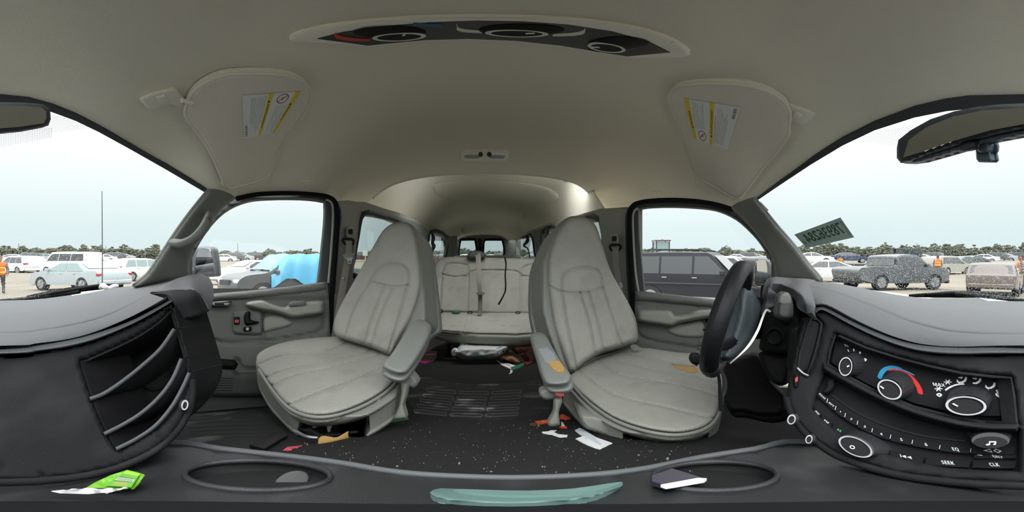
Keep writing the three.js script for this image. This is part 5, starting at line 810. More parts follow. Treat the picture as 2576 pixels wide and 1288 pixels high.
// ---------------------------------------------------------------- overhead heater panel
{
  const o = thing('overhead_control_panel', 'pale crescent overhead panel with black face and three dials', 'control panel');
  const D = headD;
  mesh('bezel', patch(cr([[728, 96], [745, 82], [800, 68], [900, 53], [1040, 42], [1180, 38], [1320, 40], [1460, 48], [1580, 64], [1670, 88], [1722, 116], [1736, 132], [1722, 143], [1650, 146], [1578, 144], [1500, 132], [1410, 117], [1300, 105], [1180, 100], [1070, 103], [985, 111], [925, 117], [850, 110], [770, 106], [736, 104]], 3, true), shift(D, -.03), { cell: 8, thick: .03, edge: [9, .022] }), mat('bezelgrey', '#efede0', .7, { bumpMap: tGrain, bumpScale: .0004 }), o);
  mesh('face', patch([[798, 98], [860, 82], [960, 67], [1080, 57], [1200, 53], [1320, 55], [1430, 63], [1540, 80], [1630, 104], [1686, 132], [1578, 142], [1500, 130], [1410, 115], [1300, 103], [1180, 98], [1070, 101], [985, 109], [925, 115], [860, 106]], shift(D, -.033), { cell: 8, thick: .006 }), mat('gloss', '#111213', .35), o);
  const dial = (cu, cv, ru, rv, bu, bv, br, brv, mark) => {
    const k = mesh('dial', frustum([bu, bv, br, brv, 0], shift(D, -.036), [cu, cv, ru, rv, 0], shift(D, -.05)), M.black, o);
    mesh('dial_ring', ringPatch([cu, cv, ru, rv, mark[4] || 0], .82, shift(D, -.052), .004, 4), mat('ringpale', '#d9dccf', .4), k);
    mesh('dial_mark', patch([[mark[0], mark[1] - 1.4], [mark[2], mark[3] - 1.4], [mark[2], mark[3] + 1.4], [mark[0], mark[1] + 1.4]], shift(D, -.053), { cell: 4, thick: .002 }), M.white, k);
  };
  dial(1004, 94, 68, 10, 980, 82, 92, 16, [1012, 90, 1020, 88, -.04]); dial(1300, 85, 80, 9, 1312, 76, 108, 15, [1322, 85, 1345, 84, .02]); dial(1526, 121, 48, 11, 1560, 108, 72, 15, [1488, 119, 1508, 120, .12]);
  const arc = (pts, w, m, name, label) => mesh(name, sweep(cr(pts, 8).map(([u, v]) => P(u, v, D(u, v) - .036)), (t) => [.0025, w * (1 - .3 * t)], { radial: 6 }), m, o, label);
  const arcP = (pts, hw, m, label) => { const c = cr(pts, 6); mesh('scale_arc', patch([...c.map(([u, v], i) => [u, v - hw * (1 - .5 * i / c.length)]), ...c.map(([u, v], i) => [u, v + hw * (1 - .5 * i / c.length)]).reverse()], shift(D, -.037), { cell: 5, thick: .003 }), m, o, label); };
  arcP([[842, 90], [860, 96], [890, 100], [930, 101]], 5, mat('scalered', '#b8352a', .5), 'red warm scale'); arcP([[1112, 74], [1110, 66], [1080, 64], [1040, 62]], 5, mat('scaleblue', '#1f5e78', .5), 'blue cold scale');
  arcP([[1150, 64], [1150, 72], [1170, 78], [1214, 81]], 5, M.ringpale, 'pale fan scale'); arcP([[1472, 74], [1466, 82], [1440, 87], [1390, 89]], 5, M.ringpale, 'pale mode scale');
}
// dome lamp
{
  const d = thing('dome_lamp', 'small unlit dome lamp with two clear lenses on the headliner', 'lamp');
  mesh('housing', patch(rrect(1158, 378, 1280, 405, 12), shift(headD, -.03), { cell: 6, thick: .03, edge: [5, .015] }), M.bezelgrey, d);
  for (const [u, v] of [[1187, 392], [1250, 392]]) mesh('lens', patch(rrect(u - 22, v - 9, u + 22, v + 9, 8), shift(headD, -.036), { cell: 5, thick: .02, edge: [6, .012] }), mat('lens', '#b8bab6', .15, { clearcoat: 1 }), d);
  for (const u of [1209, 1231]) mesh('switch', patch(ell(u, 389, 6, 6, 16), shift(headD, -.042), { cell: 4, thick: .012, edge: [3, .006] }), M.black, d);
}
// ---------------------------------------------------------------- sun visors
const warnTex = (flip) => canvasTex(512, 640, (c) => {
  c.fillStyle = '#dfe4e4'; c.fillRect(0, 0, 512, 640); c.fillStyle = '#e2c92c'; c.fillRect(0, 0, 512, 54); c.fillRect(0, 292, 512, 54);
  c.fillStyle = '#2a2510'; c.font = 'bold 38px sans-serif'; c.textAlign = 'center'; c.fillText('WARNING', 270, 42); c.fillText('AVERTISSEMENT', 276, 333); for (const [x, y] of [[140, 42], [84, 333]]) { c.beginPath(); c.moveTo(x, y); c.lineTo(x + 18, y - 30); c.lineTo(x + 36, y); c.fill(); }
  c.textAlign = 'left'; c.fillStyle = '#4a4d50';
  const lines = (x, y, rows, sz) => rows.forEach((t, i) => { c.font = (i ? '' : 'bold ') + sz + 'px sans-serif'; c.fillText(t, x, y + i * sz * 1.42); });
  lines(150, 84, ['DEATH or SERIOUS INJURY can occur.', '\u2022 Children 12 and under can be killed by the air bag.', '\u2022 The BACK SEAT is the SAFEST place for children.', '\u2022 NEVER put a rear-facing child seat in the front', '   unless air bag is off.', '\u2022 Sit as far back as possible from the air bag.', '\u2022 ALWAYS use SEAT BELTS and CHILD RESTRAINTS.'], 15);
  lines(24, 376, ['DANGER DE MORT ou de BLESSURES GRAVES.', '\u2022 Le sac gonflable peut tuer les enfants de 12 ans et moins.', '\u2022 Le SI\u00C8GE ARRI\u00C8RE est l\u2019endroit LE PLUS S\u00DBR pour les enfants.', '\u2022 NE JAMAIS mettre \u00E0 l\u2019avant un si\u00E8ge d\u2019enfant orient\u00E9 vers', '   l\u2019arri\u00E8re \u00E0 moins que le sac gonflable soit d\u00E9sactiv\u00E9.', '\u2022 S\u2019asseoir le plus loin possible du sac gonflable.', '\u2022 Toujours utiliser les CEINTURES DE S\u00C9CURIT\u00C9 et les', '   SYST\u00C8MES DE PROTECTION POUR ENFANT.'], 16);
  c.fillStyle = '#3a3d40'; for (let x = 360; x < 492; x += 3 + (x * 7) % 5) c.fillRect(x, 570, 1.6 + (x % 3), 42);
  c.strokeStyle = '#b01f48'; c.lineWidth = 10; c.beginPath(); c.ellipse(76, 168, 56, 62, 0, 0, 7); c.stroke(); c.beginPath(); c.moveTo(40, 122); c.lineTo(112, 214); c.stroke();
  c.strokeStyle = '#2b2d30'; c.lineWidth = 6; c.beginPath(); c.moveTo(58, 190); c.lineTo(76, 160); c.lineTo(98, 176); c.moveTo(70, 150); c.lineTo(66, 138); c.stroke();
});
M.warn = new THREE.MeshPhysicalMaterial({ name: 'warning_print', map: warnTex(), roughness: .7 });
{
  const vis = (name, label, q, flap, lift) => {
    const v = thing(name, label, 'sun visor'), c = cr(q, 4, true), D = shift(headD, -lift);
    mesh('flap', patch(flap, shift(headD, -lift + .02), { cell: 7, thick: .015, smooth: 4, edge: [5, .01] }), M.visor, v);
    mesh('visor_body', patch(c, D, { cell: 6, thick: .024, edge: [9, .012], grooves: [[c.concat([c[0]]).map(([u, w]) => { const cu = q.reduce((a, p) => a + p[0], 0) / q.length, cv = q.reduce((a, p) => a + p[1], 0) / q.length, L = Math.hypot(u - cu, w - cv), k = (L - 13) / L; return [cu + (u - cu) * k, cv + (w - cv) * k]; }), 1.6, .004]] }), M.visor, v);
    mesh('edge_piping', sweep(c.map(([u, w]) => P(u, w, headD(u, w) - lift + .012)), () => [.007, .007], { closed: true }), M.piping, v);
    return [v, D];
  };
  const [a, DA] = vis('sun_visor', 'grey passenger sun visor with a warning label, folded against the headliner', [[468, 292], [476, 250], [500, 220], [545, 195], [600, 186], [690, 187], [745, 198], [778, 222], [778, 258], [750, 305], [716, 352], [694, 395], [684, 425], [660, 450], [600, 468], [574, 472], [558, 446], [534, 392], [502, 338]], [[590, 466], [600, 440], [680, 395], [684, 430], [676, 455], [656, 470], [630, 474]], .05);
  mesh('warning_label', sticker([[757, 230], [691, 333], [614, 349], [609, 240]], DA, .003), M.warn, a, 'white and yellow air bag warning label');
  const br = mesh('mount', patch([[350, 250], [372, 236], [420, 222], [440, 220], [452, 232], [466, 248], [468, 264], [455, 270], [430, 262], [400, 272], [378, 276]], shift(headD, -.02), { cell: 5, thick: .03, edge: [6, .02], smooth: 3 }), mat('mountpale', '#e4e2d5', .6), a);
  mesh('mount_cover', patch([[392, 246], [414, 240], [426, 252], [406, 262]], shift(headD, -.028), { cell: 4, thick: .012, edge: [2, .003] }), M.mountpale, br);
  mesh('pivot_rod', sweep(cr([[456, 252], [470, 256], [484, 262]], 4).map(([u, v]) => P(u, v, headD(u, v) - .05)), () => [.008, .008]), M.mountpale, a);
  mesh('clip', patch(ell(570, 466, 14, 8, 20, .6), shift(headD, -.02), { cell: 4, thick: .03, edge: [4, .01] }), M.mountpale, a);
  const [b, DB] = vis('sun_visor', 'grey driver sun visor with a bar-coded warning label, folded against the headliner', [[1683, 252], [1690, 228], [1722, 214], [1790, 210], [1868, 214], [1930, 230], [1970, 255], [1986, 282], [1984, 318], [1982, 340], [1956, 380], [1922, 418], [1892, 458], [1868, 490], [1852, 499], [1838, 494], [1800, 470], [1756, 445], [1744, 425], [1732, 390], [1714, 340], [1696, 290]], [[1748, 430], [1800, 468], [1842, 492], [1822, 499], [1790, 492], [1762, 478], [1748, 462]], .05);
  mesh('warning_label', sticker([[1746, 350], [1720, 247], [1863, 270], [1831, 377]], DB, .003), M.warn, b, 'white and yellow air bag warning label');
  const bm = mesh('mount', patch([[1982, 262], [2000, 264], [2032, 274], [2050, 288], [2024, 314], [2000, 308], [1982, 300]], shift(headD, -.02), { cell: 5, thick: .03, edge: [6, .02], smooth: 3 }), M.mountpale, b);
  mesh('mount_cover', patch([[1994, 286], [2002, 282], [2018, 290], [2010, 300], [1992, 296]], shift(headD, -.028), { cell: 4, thick: .012, edge: [2, .003] }), M.mountpale, bm);
  mesh('clip', patch(ell(1862, 492, 12, 8, 20, -.6), shift(headD, -.02), { cell: 4, thick: .03, edge: [4, .01] }), M.mountpale, b);
}
// ---------------------------------------------------------------- mirrors
{
  const housing = mat('mirrorblack', '#30363a', .5), shade = mat('mirrorgrey', '#5a6872', .5);
  const m = thing('rear_view_mirror', 'wide rear-view mirror on a stalk at the windscreen, driver side', 'mirror');
  const D = plane([2255, 380, 1.448], [2576, 290, 1.109], [2400, 260, 1.275]);
  const out = [[2256, 398], [2256, 372], [2260, 352], [2290, 328], [2340, 300], [2400, 280], [2460, 268], [2520, 262], [2576, 260], [2650, 262], [2650, 316], [2576, 322], [2500, 338], [2420, 360], [2340, 386], [2284, 406], [2266, 410]];
  mesh('housing', patch(out, shift(D, .01), { cell: 7, thick: .04, edge: [6, .015] }), housing, m);
  mesh('mirror_glass', patch([[2272, 396], [2286, 352], [2330, 320], [2400, 292], [2470, 278], [2576, 270], [2646, 272], [2646, 304], [2576, 312], [2490, 328], [2400, 354], [2320, 382]], D, { cell: 20, thick: .004 }), M.mirror, m);
  mesh('lower_shell', patch([[2266, 409], [2340, 386], [2420, 361], [2500, 339], [2576, 323], [2650, 317], [2650, 336], [2576, 340], [2480, 358], [2380, 388], [2310, 408], [2280, 412]], shift(D, .035), { cell: 7, thick: .03, edge: [6, .02] }), shade, m);
  mesh('day_night_tab', patch([[2416, 362], [2450, 354], [2452, 368], [2446, 376], [2420, 381], [2414, 374]], shift(D, .02), { cell: 4, thick: .012, edge: [4, .008], smooth: 2 }), housing, m);
  mesh('stalk', patch([[2456, 356], [2484, 356], [2486, 378], [2478, 384], [2466, 384], [2458, 378]], shift(D, .06), { cell: 4, thick: .03, edge: [5, .015], smooth: 2 }), shade, m);
  mesh('stalk_mount', patch([[2454, 372], [2466, 384], [2480, 384], [2490, 370], [2496, 402], [2490, 408], [2462, 408], [2456, 400]], shift(D, .08), { cell: 4, thick: .02, edge: [5, .01] }), shade, m);
  const n = thing('rear_view_mirror', 'rounded end of a rear-view mirror at the windscreen, passenger side', 'mirror');
  const E = plane([0, 300, 1.156], [130, 300, 1.277], [60, 255, 1.21]);
  mesh('housing', patch([[-80, 256], [0, 257], [60, 258], [108, 262], [126, 274], [128, 300], [122, 316], [104, 322], [50, 332], [0, 337], [-80, 342]], shift(E, .01), { cell: 6, thick: .04, edge: [6, .015] }), housing, n);
  mesh('mirror_glass', patch([[-76, 264], [0, 265], [60, 266], [104, 270], [116, 280], [117, 298], [110, 310], [50, 319], [0, 323], [-76, 328]], E, { cell: 20, thick: .004 }), M.mirror, n);
  // outside mirrors
  const om = thing('side_mirror', 'black framed outside mirror beyond the passenger door', 'mirror');
  const q = [[480, 640], [488, 627], [500, 621], [524, 620], [534, 626], [538, 645], [542, 680], [541, 694], [530, 697], [500, 697], [484, 690], [480, 660]];
  mesh('housing', patch(q, flat(2.62), { cell: 5, thick: .05, edge: [5, .03], smooth: 3 }), mat('mirrorshell', '#565b5e', .45), om);
  mesh('glass', patch([[496, 634], [506, 626], [522, 625], [530, 632], [536, 660], [538, 674], [520, 681], [495, 683], [492, 660]], plane([492, 660, 2.612], [538, 660, 2.606], [515, 625, 2.6]), { cell: 12, thick: .004, smooth: 2 }), M.mirror, om);
  mesh('mirror_arm', sweep([P(486, 684, 2.66), P(474, 690, 2.5), P(466, 694, 2.38)], () => [.03, .02]), M.mirrorshell, om);
  const od = thing('side_mirror', 'tall two part outside mirror beyond the driver door', 'mirror');
  mesh('housing', patch([[1894, 672], [1898, 655], [1908, 648], [1924, 648], [1936, 656], [1944, 670], [1944, 722], [1926, 728], [1902, 724], [1893, 712]], flat(2.62), { cell: 5, thick: .1, edge: [5, .03], smooth: 3 }), M.mirrorshell, od);
  mesh('glass', patch([[1898, 674], [1902, 658], [1910, 653], [1926, 654], [1930, 672], [1930, 700], [1898, 702]], plane([1898, 680, 2.612], [1930, 680, 2.602], [1914, 653, 2.606]), { cell: 12, thick: .004 }), M.mirror, od);
  mesh('mirror_arm', sweep([P(1940, 700, 2.68), P(1952, 704, 2.5), P(1962, 706, 2.4)], () => [.03, .02]), M.mirrorshell, od);
  mesh('wide_glass', patch([[1898, 707], [1930, 705], [1930, 718], [1918, 723], [1904, 721], [1898, 714]], flat(2.604), { cell: 12, thick: .004 }), M.mirror, od);
}
// ---------------------------------------------------------------- on and beyond the windscreen
{
  const t = canvasTex(512, 220, (c) => { // auction label read from behind
    c.translate(512, 0); c.scale(-1, 1); c.fillStyle = '#8fa39a'; c.fillRect(0, 0, 512, 220); c.fillStyle = '#2f4a40'; c.textAlign = 'left'; c.font = 'bold 118px sans-serif'; c.setTransform(-.78, 0, 0, 1.45, 512, 0); c.fillText('78936284', 62, 108); c.font = 'bold 50px sans-serif'; c.fillText('E', 606, 116);
    c.font = '20px sans-serif'; for (let y = 24; y < 128; y += 5 + y % 4) c.fillRect(12, y, 36, 2.4);
  });
  const s = sticker([[1998, 590], [2114, 547], [2149, 597], [2029, 624]], screenR, .006);
  single('lot_sticker', s, new THREE.MeshPhysicalMaterial({ name: 'lot_print', map: t, roughness: .8 }), 'green grey sticker numbered 78936284 stuck on the windscreen, read from behind', 'sticker');
  const t2 = canvasTex(64, 96, (c) => { c.fillStyle = '#b9c3c6'; c.fillRect(0, 0, 64, 96); c.fillStyle = '#5c6468'; c.fillRect(6, 6, 50, 18); for (let y = 32; y < 90; y += 7) c.fillRect(8, y, 46, 3); });
  single('inspection_sticker', sticker([[1902, 514], [1914, 508], [1934, 529], [1921, 536]], screenR, .006), new THREE.MeshPhysicalMaterial({ name: 'inspection_print', map: t2, roughness: .8 }), 'tiny grey printed sticker in the top corner of the windscreen', 'sticker');
  const wl = thing('wiper', 'black windscreen wiper lying at the base of the passenger side glass', 'wiper');
  mesh('arm', tube([[-40, 760, 2.12, .007], [60, 752, 2.12, .008], [140, 742, 2.12, .009], [200, 734, 2.12, .008]]), M.black, wl);
  mesh('blade', tube([[70, 748, 2.13, .008], [150, 734, 2.14, .012], [230, 724, 2.15, .012], [308, 720, 2.16, .006]]), M.rubber, wl);
  mesh('blade_frame', tube([[90, 744, 2.11, .005], [180, 730, 2.12, .008], [250, 718, 2.14, .006], [300, 718, 2.16, .004]]), M.black, wl);
  const wr = thing('wiper', 'black windscreen wiper lying at the base of the driver side glass', 'wiper');
  mesh('blade', tube([[2288, 744, 2.14, .006], [2360, 742, 2.13, .011], [2460, 742, 2.12, .011], [2548, 742, 2.12, .005]]), M.rubber, wr);
  mesh('blade_frame', tube([[2330, 740, 2.12, .004], [2400, 737, 2.12, .009], [2470, 738, 2.12, .008], [2520, 740, 2.12, .004]]), M.black, wr);
  mesh('arm', tube([[2400, 739, 2.1, .008], [2480, 745, 2.1, .009], [2600, 760, 2.1, .009]]), M.black, wr);
  single('washer_hose', tube([[254, 724, 2.12, .008], [258, 718, 2.11, .01], [264, 722, 2.1, .01], [274, 726, 2.11, .01], [288, 721, 2.12, .011], [297, 720, 2.13, .008]]), M.white, 'white bent washer hose lying at the base of the windscreen', 'hose');
  single('antenna', tube([[256.5, 481, 2.5, .0014], [257, 560, 2.5, .0018], [257.5, 650, 2.5, .0022], [257, 722, 2.5, .003]]), M.trimdark, 'tall thin whip antenna in front of the passenger side windscreen', 'antenna');
  const hood = thing('bonnet', 'white bonnet and cowl of the van beyond the windscreen', 'bonnet');
  const hp = mat('hoodwhite', '#dcdedd', .35, { clearcoat: .6 });
  mesh('bonnet_panel', patch([[-560, 752], [0, 752], [130, 748], [200, 734], [270, 726], [330, 720], [330, 760], [-560, 790]], plane([0, 752, 2.9], [330, 722, 2.9], [0, 790, 2.3]), { cell: 30, thick: .02, uv: 'xz' }), hp, hood);
  mesh('bonnet_panel', patch([[2080, 712], [2180, 728], [2350, 750], [2420, 748], [2576, 752], [3136, 754], [3136, 800], [2080, 760]], plane([2576, 752, 2.9], [2250, 740, 2.9], [2576, 800, 2.3]), { cell: 30, thick: .02, uv: 'xz' }), hp, hood);
  { // the bonnet goes on round in front of the windscreen behind us
    const a = cr([[-2.45, -1.9], [-2.85, -1.2], [-2.7, .25], [-1.65, 1.25], [0, 1.45], [1.65, 1.25], [2.7, .25], [2.85, -1.2], [2.45, -1.9]], 6), pos = [], idx = [], n = a.length;
    for (let j = 0; j <= 4; j++) for (const [x, z] of a) { const k = 1 + j * .13; pos.push(V(x * k, EYE - .44 - .06 * j * j * .3, (z + 1.2) * k - 1.2)); }
    for (let j = 0; j < 4; j++) for (let i = 0; i < n - 1; i++) { const q = j * n + i; idx.push(q, q + 1, q + n, q + 1, q + n + 1, q + n); }
    mesh('bonnet_front', solid(pos, idx, .015, (q) => [q.x, q.z]), hp, hood);
  }
  mesh('cowl_vent', patch([[-40, 758], [120, 748], [180, 742], [180, 752], [-40, 772]], plane([0, 758, 2.2], [180, 745, 2.2], [0, 780, 2.05]), { cell: 12, thick: .02 }), M.trimdark, hood);
  mesh('cowl_vent', patch([[2340, 750], [2460, 748], [2484, 756], [2480, 766], [2340, 758]], plane([2340, 752, 2.2], [2480, 752, 2.2], [2400, 775, 2.05]), { cell: 12, thick: .02 }), M.trimdark, hood);
}
// ---------------------------------------------------------------- vehicles in the yard
mat('carglass', '#20282b', .05, { clearcoat: 1 }); mat('carglasspale', '#7d9293', .05, { clearcoat: 1 }); mat('tyre', '#26272a', .85); mat('rim', '#a9acb0', .35, { metalness: .7 }); mat('rimdark', '#55585c', .4, { metalness: .7 });
mat('tail', '#a3202a', .25, { clearcoat: 1 }); mat('headlamp', '#d6dce0', .12, { clearcoat: 1 }); mat('carblack', '#191b1d', .5); mat('plate', '#e6e6e2', .5); mat('carchrome', '#cfd2d4', .2, { metalness: 1 });
const KIND = {
  sedan: { L: 4.8, W: 1.84, H: 1.45, body: [[-2.28, .3], [-2.4, .52], [-2.38, .84], [-2.27, 1.0], [-1.75, 1.07], [-1.05, 1.39], [-.45, 1.45], [.2, 1.43], [1.1, 1.03], [1.85, .93], [2.24, .78], [2.4, .58], [2.38, .34], [2.25, .24]], ax: [-1.4, 1.44], r: .34, belt: .98, roof: 1.38, win: [-1.5, -.92, .18, .98], split: [-.36], tailY: .82, headY: .7 },
  suv: { L: 4.6, W: 1.88, H: 1.72, body: [[-2.15, .34], [-2.27, .6], [-2.28, 1.02], [-2.1, 1.58], [-1.9, 1.66], [-1.2, 1.71], [-.2, 1.72], [.4, 1.66], [1.12, 1.15], [1.9, 1.04], [2.2, .88], [2.3, .62], [2.24, .36], [2.1, .3]], ax: [-1.36, 1.4], r: .37, belt: 1.06, roof: 1.6, win: [-1.98, -1.78, .3, 1.0], split: [-1.05, -.15], tailY: 1.0, headY: .82 },
  jeep: { L: 4.75, W: 1.9, H: 1.86, body: [[-2.2, .5], [-2.36, .62], [-2.36, 1.12], [-2.2, 1.72], [-2.0, 1.82], [-1.0, 1.86], [.1, 1.85], [.5, 1.78], [1.05, 1.2], [1.9, 1.12], [2.25, 1.0], [2.36, .75], [2.32, .5], [2.1, .44]], ax: [-1.42, 1.42], r: .39, belt: 1.16, roof: 1.74, win: [-2.1, -1.9, .4, .95], split: [-1.1, .0 - .05], tailY: 1.05, headY: .9 },
  pickup: { L: 5.4, W: 1.95, H: 1.82, body: [[-2.6, .5], [-2.7, .62], [-2.7, 1.16], [-.72, 1.2], [-.55, 1.62], [-.4, 1.76], [.3, 1.82], [.8, 1.76], [1.42, 1.24], [2.35, 1.14], [2.64, .98], [2.72, .65], [2.6, .45], [2.4, .42]], ax: [-1.6, 1.7], r: .4, belt: 1.2, roof: 1.7, win: [-.52, -.36, .72, 1.28], split: [.12], tailY: .98, headY: .92 },
  van: { L: 5.3, W: 1.98, H: 2.1, body: [[-2.55, .42], [-2.65, .62], [-2.64, 1.2], [-2.52, 1.92], [-2.36, 2.06], [-1.0, 2.1], [.9, 2.09], [1.28, 1.98], [1.86, 1.3], [2.45, 1.14], [2.62, .92], [2.66, .6], [2.56, .4], [2.3, .38]], ax: [-1.6, 1.7], r: .37, belt: 1.28, roof: 1.92, win: [-2.5, -2.4, 1.14, 1.66], split: [-1.1, .3], tailY: 1.2, headY: .85 },
  wagon: { L: 4.4, W: 1.72, H: 1.42, body: [[-2.1, .36], [-2.2, .5], [-2.2, .88], [-2.12, .96], [-1.86, 1.34], [-1.62, 1.41], [-.6, 1.42], [.05, 1.4], [.95, .96], [1.8, .88], [2.1, .78], [2.18, .6], [2.16, .38], [2.0, .28]], ax: [-1.26, 1.3], r: .32, belt: .94, roof: 1.33, win: [-1.98, -1.72, 0, .84], split: [-.95, -.3], tailY: .8, headY: .66 },
  hatch: { L: 4.1, W: 1.78, H: 1.58, body: [[-1.9, .34], [-2.02, .55], [-2.02, .95], [-1.78, 1.42], [-1.6, 1.5], [-.9, 1.57], [-.1, 1.57], [.4, 1.5], [1.24, 1.06], [1.7, .92], [1.98, .74], [2.05, .55], [2.0, .32], [1.85, .26]], ax: [-1.24, 1.28], r: .33, belt: 1.0, roof: 1.47, win: [-1.7, -1.42, .34, 1.12], split: [-.9, -.1], tailY: .98, headY: .72 },
};
const carGeo = new Map();
function flip(g) { const n = g.attributes.normal, id = g.index.array; for (let i = 0; i < n.count; i++) n.setXYZ(i, -n.getX(i), -n.getY(i), -n.getZ(i)); for (let i = 0; i < id.length; i += 3) { const t = id[i]; id[i] = id[i + 1]; id[i + 1] = t; } return g; }
function carParts(kind) {
  if (carGeo.has(kind)) return carGeo.get(kind);
  const K = KIND[kind], hw = (x, y) => { const e = Math.max(0, (Math.abs(x) - K.L * .36) / (K.L * .14)), up = Math.max(0, (y - K.belt) / (K.H - K.belt)), dn = Math.max(0, (.5 - y) / .4); return K.W / 2 * (1 - .1 * e * e) * (1 - .17 * up - .05 * dn) ; };
  // outline with wheel arches
  const top = cr(K.body, 3), bot = []; const yb = .26;
  for (const ax of K.ax.slice().reverse()) { const R = K.r + .06; for (let i = 0; i <= 10; i++) { const t = i / 10 * Math.PI; const x = ax + R * Math.cos(t), y = K.r - .03 + R * Math.sin(t) * .98; bot.push([x, Math.max(yb, y)]); } }
  const poly = [...top, ...bot];
  const A = patch(poly, hw, { cell: .16, thick: 0, to3: (x, y, d) => V(x, y, -d) });
  const B = A.clone(); { const p = B.attributes.position, n = B.attributes.normal, id = B.index.array; for (let i = 0; i < p.count; i++) { p.setZ(i, -p.getZ(i)); n.setZ(i, -n.getZ(i)); } for (let i = 0; i < id.length; i += 3) { const t = id[i]; id[i] = id[i + 1]; id[i + 1] = t; } }
  const pos = [], idx = [], m = poly.length, Z = [-1, -.92, -.5, 0, .5, .92, 1];
  for (const z of Z) for (const [x, y] of poly) { const w = hw(x, y), e = Math.max(0, (Math.abs(x) - K.L * .34) / (K.L * .16)), f = y > .3 ? 1 : 0; pos.push(V(x + Math.sign(x) * .1 * e * f * (1 - z * z), y + (y > K.H * .9 ? .03 : y > K.belt ? .02 : y > .6 ? .015 : 0) * (1 - z * z), z * w)); }
  for (let j = 0; j < Z.length - 1; j++) for (let i = 0; i < m; i++) { const k = (i + 1) % m, a = j * m + i, b = j * m + k; idx.push(a, b, a + m, b, b + m, a + m); }
  for (let i = 0; i < idx.length; i += 3) { const t = idx[i]; idx[i] = idx[i + 1]; idx[i + 1] = t; }
  const skin = solid(pos, idx, 0, (q) => [q.x, q.z]);
  const body = mergeGeometries([A, B, skin]);
  // windows
  const [x0, x1, x2, x3] = K.win, yb2 = K.belt + .02, yt = K.roof, xr = (y) => x0 + (x1 - x0) * (y - yb2) / (yt - yb2), xf = (y) => x3 + (x2 - x3) * (y - yb2) / (yt - yb2), panes = [], cuts = [null, ...K.split, null];
  for (let i = 0; i < cuts.length - 1; i++) { const L = (y) => cuts[i] === null ? xr(y) : cuts[i] + .035, Rr = (y) => cuts[i + 1] === null ? xf(y) : cuts[i + 1] - .035, q = []; for (const y of [yb2, (yb2 + yt) / 2, yt]) q.push([L(y), y]); for (const y of [yt, (yb2 + yt) / 2, yb2]) q.push([Rr(y), y]); for (const s of [-1, 1]) { const w = patch(q, (x, y) => hw(x, y) + .012, { cell: .2, thick: 0, to3: (x, y, d) => V(x, y, -d * s) }); if (s < 0) flip(w); panes.push(w); } }
  const seg = (front) => { const b = K.body, mid = b.findIndex((p) => p[1] >= K.H * .99), want = front ? [b.findIndex((p, i) => i > mid && p[1] < K.belt + .16), -1] : null; const lo = front ? b[want[0]] : b.slice(0, mid).reverse().find((p) => p[1] < K.belt + .16), hi = front ? b[want[0] - 1] : b[b.indexOf(lo) + 1]; return [lo, hi]; };
  const ends = []; for (const f of [true, false]) { const [lo, hi] = seg(f), q = [], id = [], N = 6, sg = f ? 1 : -1; for (let j = 0; j <= 3; j++) for (let i = 0; i <= N; i++) { const t = .1 + .84 * j / 3, x = lo[0] + (hi[0] - lo[0]) * t, y = lo[1] + (hi[1] - lo[1]) * t, z = (i / N * 2 - 1), nx = (hi[1] - lo[1]) * sg, ny = -(hi[0] - lo[0]) * sg, nl = Math.hypot(nx, ny); q.push(V(x + (nx / nl * .03) * 1 + sg * .02 * (1 - z * z), y + Math.abs(ny / nl) * .04, z * hw(x, y) * .88)); if (i < N && j < 3) { const a = j * (N + 1) + i; id.push(a, a + 1, a + N + 1, a + 1, a + N + 2, a + N + 1); } } const w = solid(q, id, 0, (p) => [p.x, p.y]); if (f) flip(w); ends.push(w); }
  const wheel = new THREE.CylinderGeometry(K.r, K.r, .22, 22); wheel.rotateX(Math.PI / 2);
  const hubs = []; { const d = new THREE.CylinderGeometry(K.r * .66, K.r * .62, .03, 20); d.rotateX(Math.PI / 2); hubs.push(d.toNonIndexed()); for (let k = 0; k < 5; k++) { const s = new THREE.BoxGeometry(K.r * .58, .06, .03); s.translate(K.r * .34, 0, .02); s.rotateZ(k * 1.2566); hubs.push(s.toNonIndexed()); } }
  const o = { K, hw, body, panes, ends, wheel, rim: mergeGeometries(hubs) }; carGeo.set(kind, o); return o;
}
